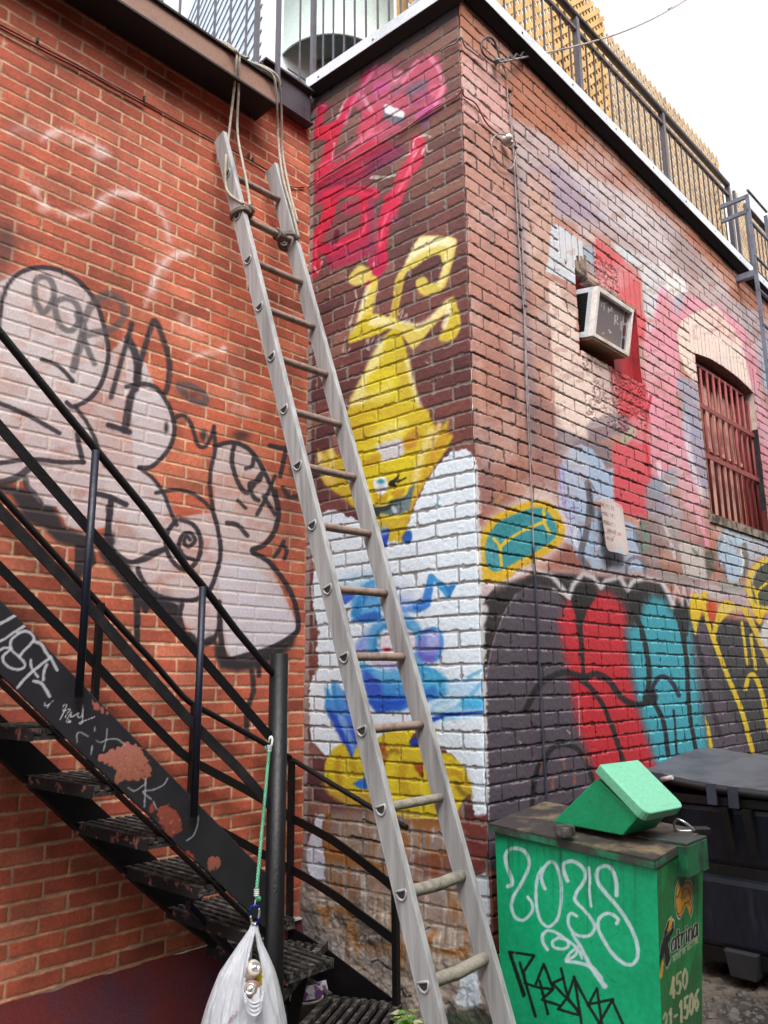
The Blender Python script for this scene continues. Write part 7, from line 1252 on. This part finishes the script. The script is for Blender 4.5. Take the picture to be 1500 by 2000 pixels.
def screen(t0, t1, zt, label, m_, solid=None, sw_=.036, sp_=.094):
    t_ = thing('lattice_screen', label, 'lattice screen', RW.at((t0 + t1) / 2, -.42, 3.25), 'lattice screens behind the roof railing')
    for sg, of in ((1, -.42), (-1, -.426)):
        mb = MB(); lattice(mb, RW, of, t0, t1, 3.2, zt, sw_, sp_, sg, .005); mb.build('slats', m_, t_)
    if solid:
        mb = MB(); x = solid[0]
        while x < solid[1]: mb.obox(RW.at(x, -.452, 3.2), RW.d * .07, RW.n * .012, [0, 0, zt - 3.25]); x += .076
        mb.build('backing_boards', m_wood, t_)
    for x in (t0, t1): mb = MB(); mb.obox(RW.at(x - .02, -.49, 3.2), RW.d * .04, RW.n * .04, [0, 0, zt - 3.22]); mb.build('upright', m_wood, t_)
screen(.1, 2.42, 5.13, 'yellow wooden lattice screen nearest the corner, its right part backed with boards', m_wood, (1.66, 2.42)); screen(2.46, 4.66, 5.0, 'paler wooden lattice screen further along the roof edge, reaching to the gap', m_wood2); screen(5.0, 7.2, 4.82, 'far pale lattice screen beyond the steel wall ladder', m_wood2)
# steel wall ladder at the far right
t_wl = thing('wall_ladder', 'dark steel access ladder bracketed to the mural wall at the right edge', 'ladder', RW.at(4.2, .16, 2.3))
m_wl = mat('steel_slate', (116, 120, 136), .45, c2=(90, 92, 104), scale=9)
wo = .16
x0_ = RW.tz((1470, 470), wo)[0]; zt1 = RW.tz((1457, 376), wo)[1]
for dx in (0, .42): mb = MB(); mb.obox(RW.at(x0_ + dx, wo - .02, GZ), RW.d * .010, RW.n * .03, [0, 0, zt1 - GZ]); mb.build('stile', m_wl, t_wl)
for i in range(18): mb = MB(); mb.tube([RW.at(x0_, wo + .005, GZ + .3 + i * .29), RW.at(x0_ + .43, wo + .005, GZ + .3 + i * .29)], .011, 8); mb.build('rung', m_wl, t_wl)
for zz in (RW.tz((1470, 580), 0)[1],): mb = MB(); mb.obox(RW.at(x0_, .0, zz), RW.d * .05, RW.n * (wo - .02), [0, 0, .05]); mb.build('bracket', m_wl, t_wl)
for zz in (zt1 - .03, 3.62): mb = MB(); mb.obox(RW.at(x0_, ro_, zz), RW.d * .025, RW.n * (wo - ro_), [0, 0, .03]); mb.build('grab_arm', m_wl, t_wl)
# duct
cd = ray((655, 100)); cd = cd / np.hypot(cd[0], cd[1]); Dd = 5.3; rr = .46
zr = (lambda d: d[2] / np.hypot(d[0], d[1]))(ray((668, 68))) * (Dd - rr)
cc = np.array([cd[0] * Dd, cd[1] * Dd, zr])
t_du = thing('ventilation_duct', 'big pale green metal ventilation duct hanging open ended above the roof', 'duct', cc)
m_du = mat('duct_pale', (206, 222, 216), .45, .0, c2=(186, 204, 198), scale=2.5, bump=.03); mb = MB(); mb.lathe(cc, up_, [(rr, 0), (rr, .9), (rr + .012, .9), (rr + .012, .93), (rr, .93), (rr, 3)], 48); mb.lathe(cc, up_, [(rr, 0), (rr + .008, .0), (rr + .008, .02), (rr, .02)], 48); mb.build('shell', m_du, t_du)
mb = MB(); mb.lathe(cc, up_, [(rr - .006, 0), (rr - .006, .5), (0, .52)], 48); mb.build('lining', mat('duct_lining', (150, 180, 176), .5, c2=(126, 156, 154), scale=3), t_du)
mb = MB(); mb.bar(cc + np.array([-.4, -.1, .03]), cc + np.array([.35, -.25, .03]), np.array([0, .03, 0]), np.array([0, 0, .04])); mb.build('cross_brace', mat('brace_grey', (120, 112, 104), .6), t_du)
# siding of the roof shed
sp = ray((516, 40)); sp = sp / np.hypot(sp[0], sp[1]) * 5.0
SH = Wall(np.array([sp[0], sp[1], 0]), 150); 
t_sd = thing('roof_shed', 'roof shed clad in pale blue white horizontal siding behind the left railing', 'shed', SH.at(-1.5, 0, 2.9))
mb = MB()
for i in range(34): z_ = 2.9 + i * .11; mb.hexa([SH.at(-3.5, 0, z_), SH.at(0, 0, z_), SH.at(0, .022, z_), SH.at(-3.5, .022, z_), SH.at(-3.5, 0, z_ + .109), SH.at(0, 0, z_ + .109), SH.at(0, .012, z_ + .109), SH.at(-3.5, .012, z_ + .109)])
mb.build('siding', mat('siding_white', (216, 228, 240), .5, c2=(200, 212, 226), scale=3, bump=.02), t_sd)
mb = MB(); mb.obox(SH.at(-3.5, -2, 2.9), SH.d * 3.49, SH.n * 1.995, [0, 0, 3.7]); mb.build('core', m_flash, t_sd)
# unseen building across the alley, added behind the viewer to block the low sky
t_op = thing('brick_building', 'unseen plain brick building across the alley, added to block the low sky', 'building', [1.5, -4.2, GZ])
OW = Wall(np.array([1.5, -4.2, 0]), 224)
mb = MB(); mb.obox(OW.at(-14, 0, GZ), OW.d * 28, -OW.n * 5, [0, 0, 8.5]); mb.build('added_wall', mat('added_brick', (96, 70, 62), .85, c2=(80, 58, 52), scale=3), t_op)
# ------------------------------------------------------------------ light
w = bpy.data.worlds.new('World'); S.world = w; w.use_nodes = True; nt = w.node_tree
sky = nt.nodes.new('ShaderNodeTexSky'); sky.sky_type = 'NISHITA'; sky.sun_disc = False
SUN_EL, SUN_AZ = 54.0, 166.0                 # azimuth from +Y towards +X
sky.sun_elevation = math.radians(SUN_EL); sky.sun_rotation = math.radians(SUN_AZ)
sky.air_density = 1.0; sky.dust_density = 4.0; sky.ozone_density = 1.0
hs = nt.nodes.new('ShaderNodeHueSaturation'); hs.inputs['Saturation'].default_value = .06; hs.inputs['Value'].default_value = 1.0
nt.links.new(sky.outputs[0], hs.inputs['Color']); nt.links.new(hs.outputs[0], nt.nodes['Background'].inputs['Color'])
nt.nodes['Background'].inputs['Strength'].default_value = .15
L = bpy.data.lights.new('sun', 'SUN'); L.energy = .8; L.angle = math.radians(35); L.color = (1, .97, .93)
lo = bpy.data.objects.new('sun', L); COL.objects.link(lo)
e, a = math.radians(SUN_EL), math.radians(SUN_AZ)
d = Vector((math.sin(a) * math.cos(e), math.cos(a) * math.cos(e), math.sin(e))); lo.rotation_euler = d.to_track_quat('Z', 'Y').to_euler()
S.view_settings.view_transform = 'Standard'; S.view_settings.look = 'None'; S.view_settings.gamma = 1; S.view_settings.use_curve_mapping = False
S.view_settings.exposure = 1.62
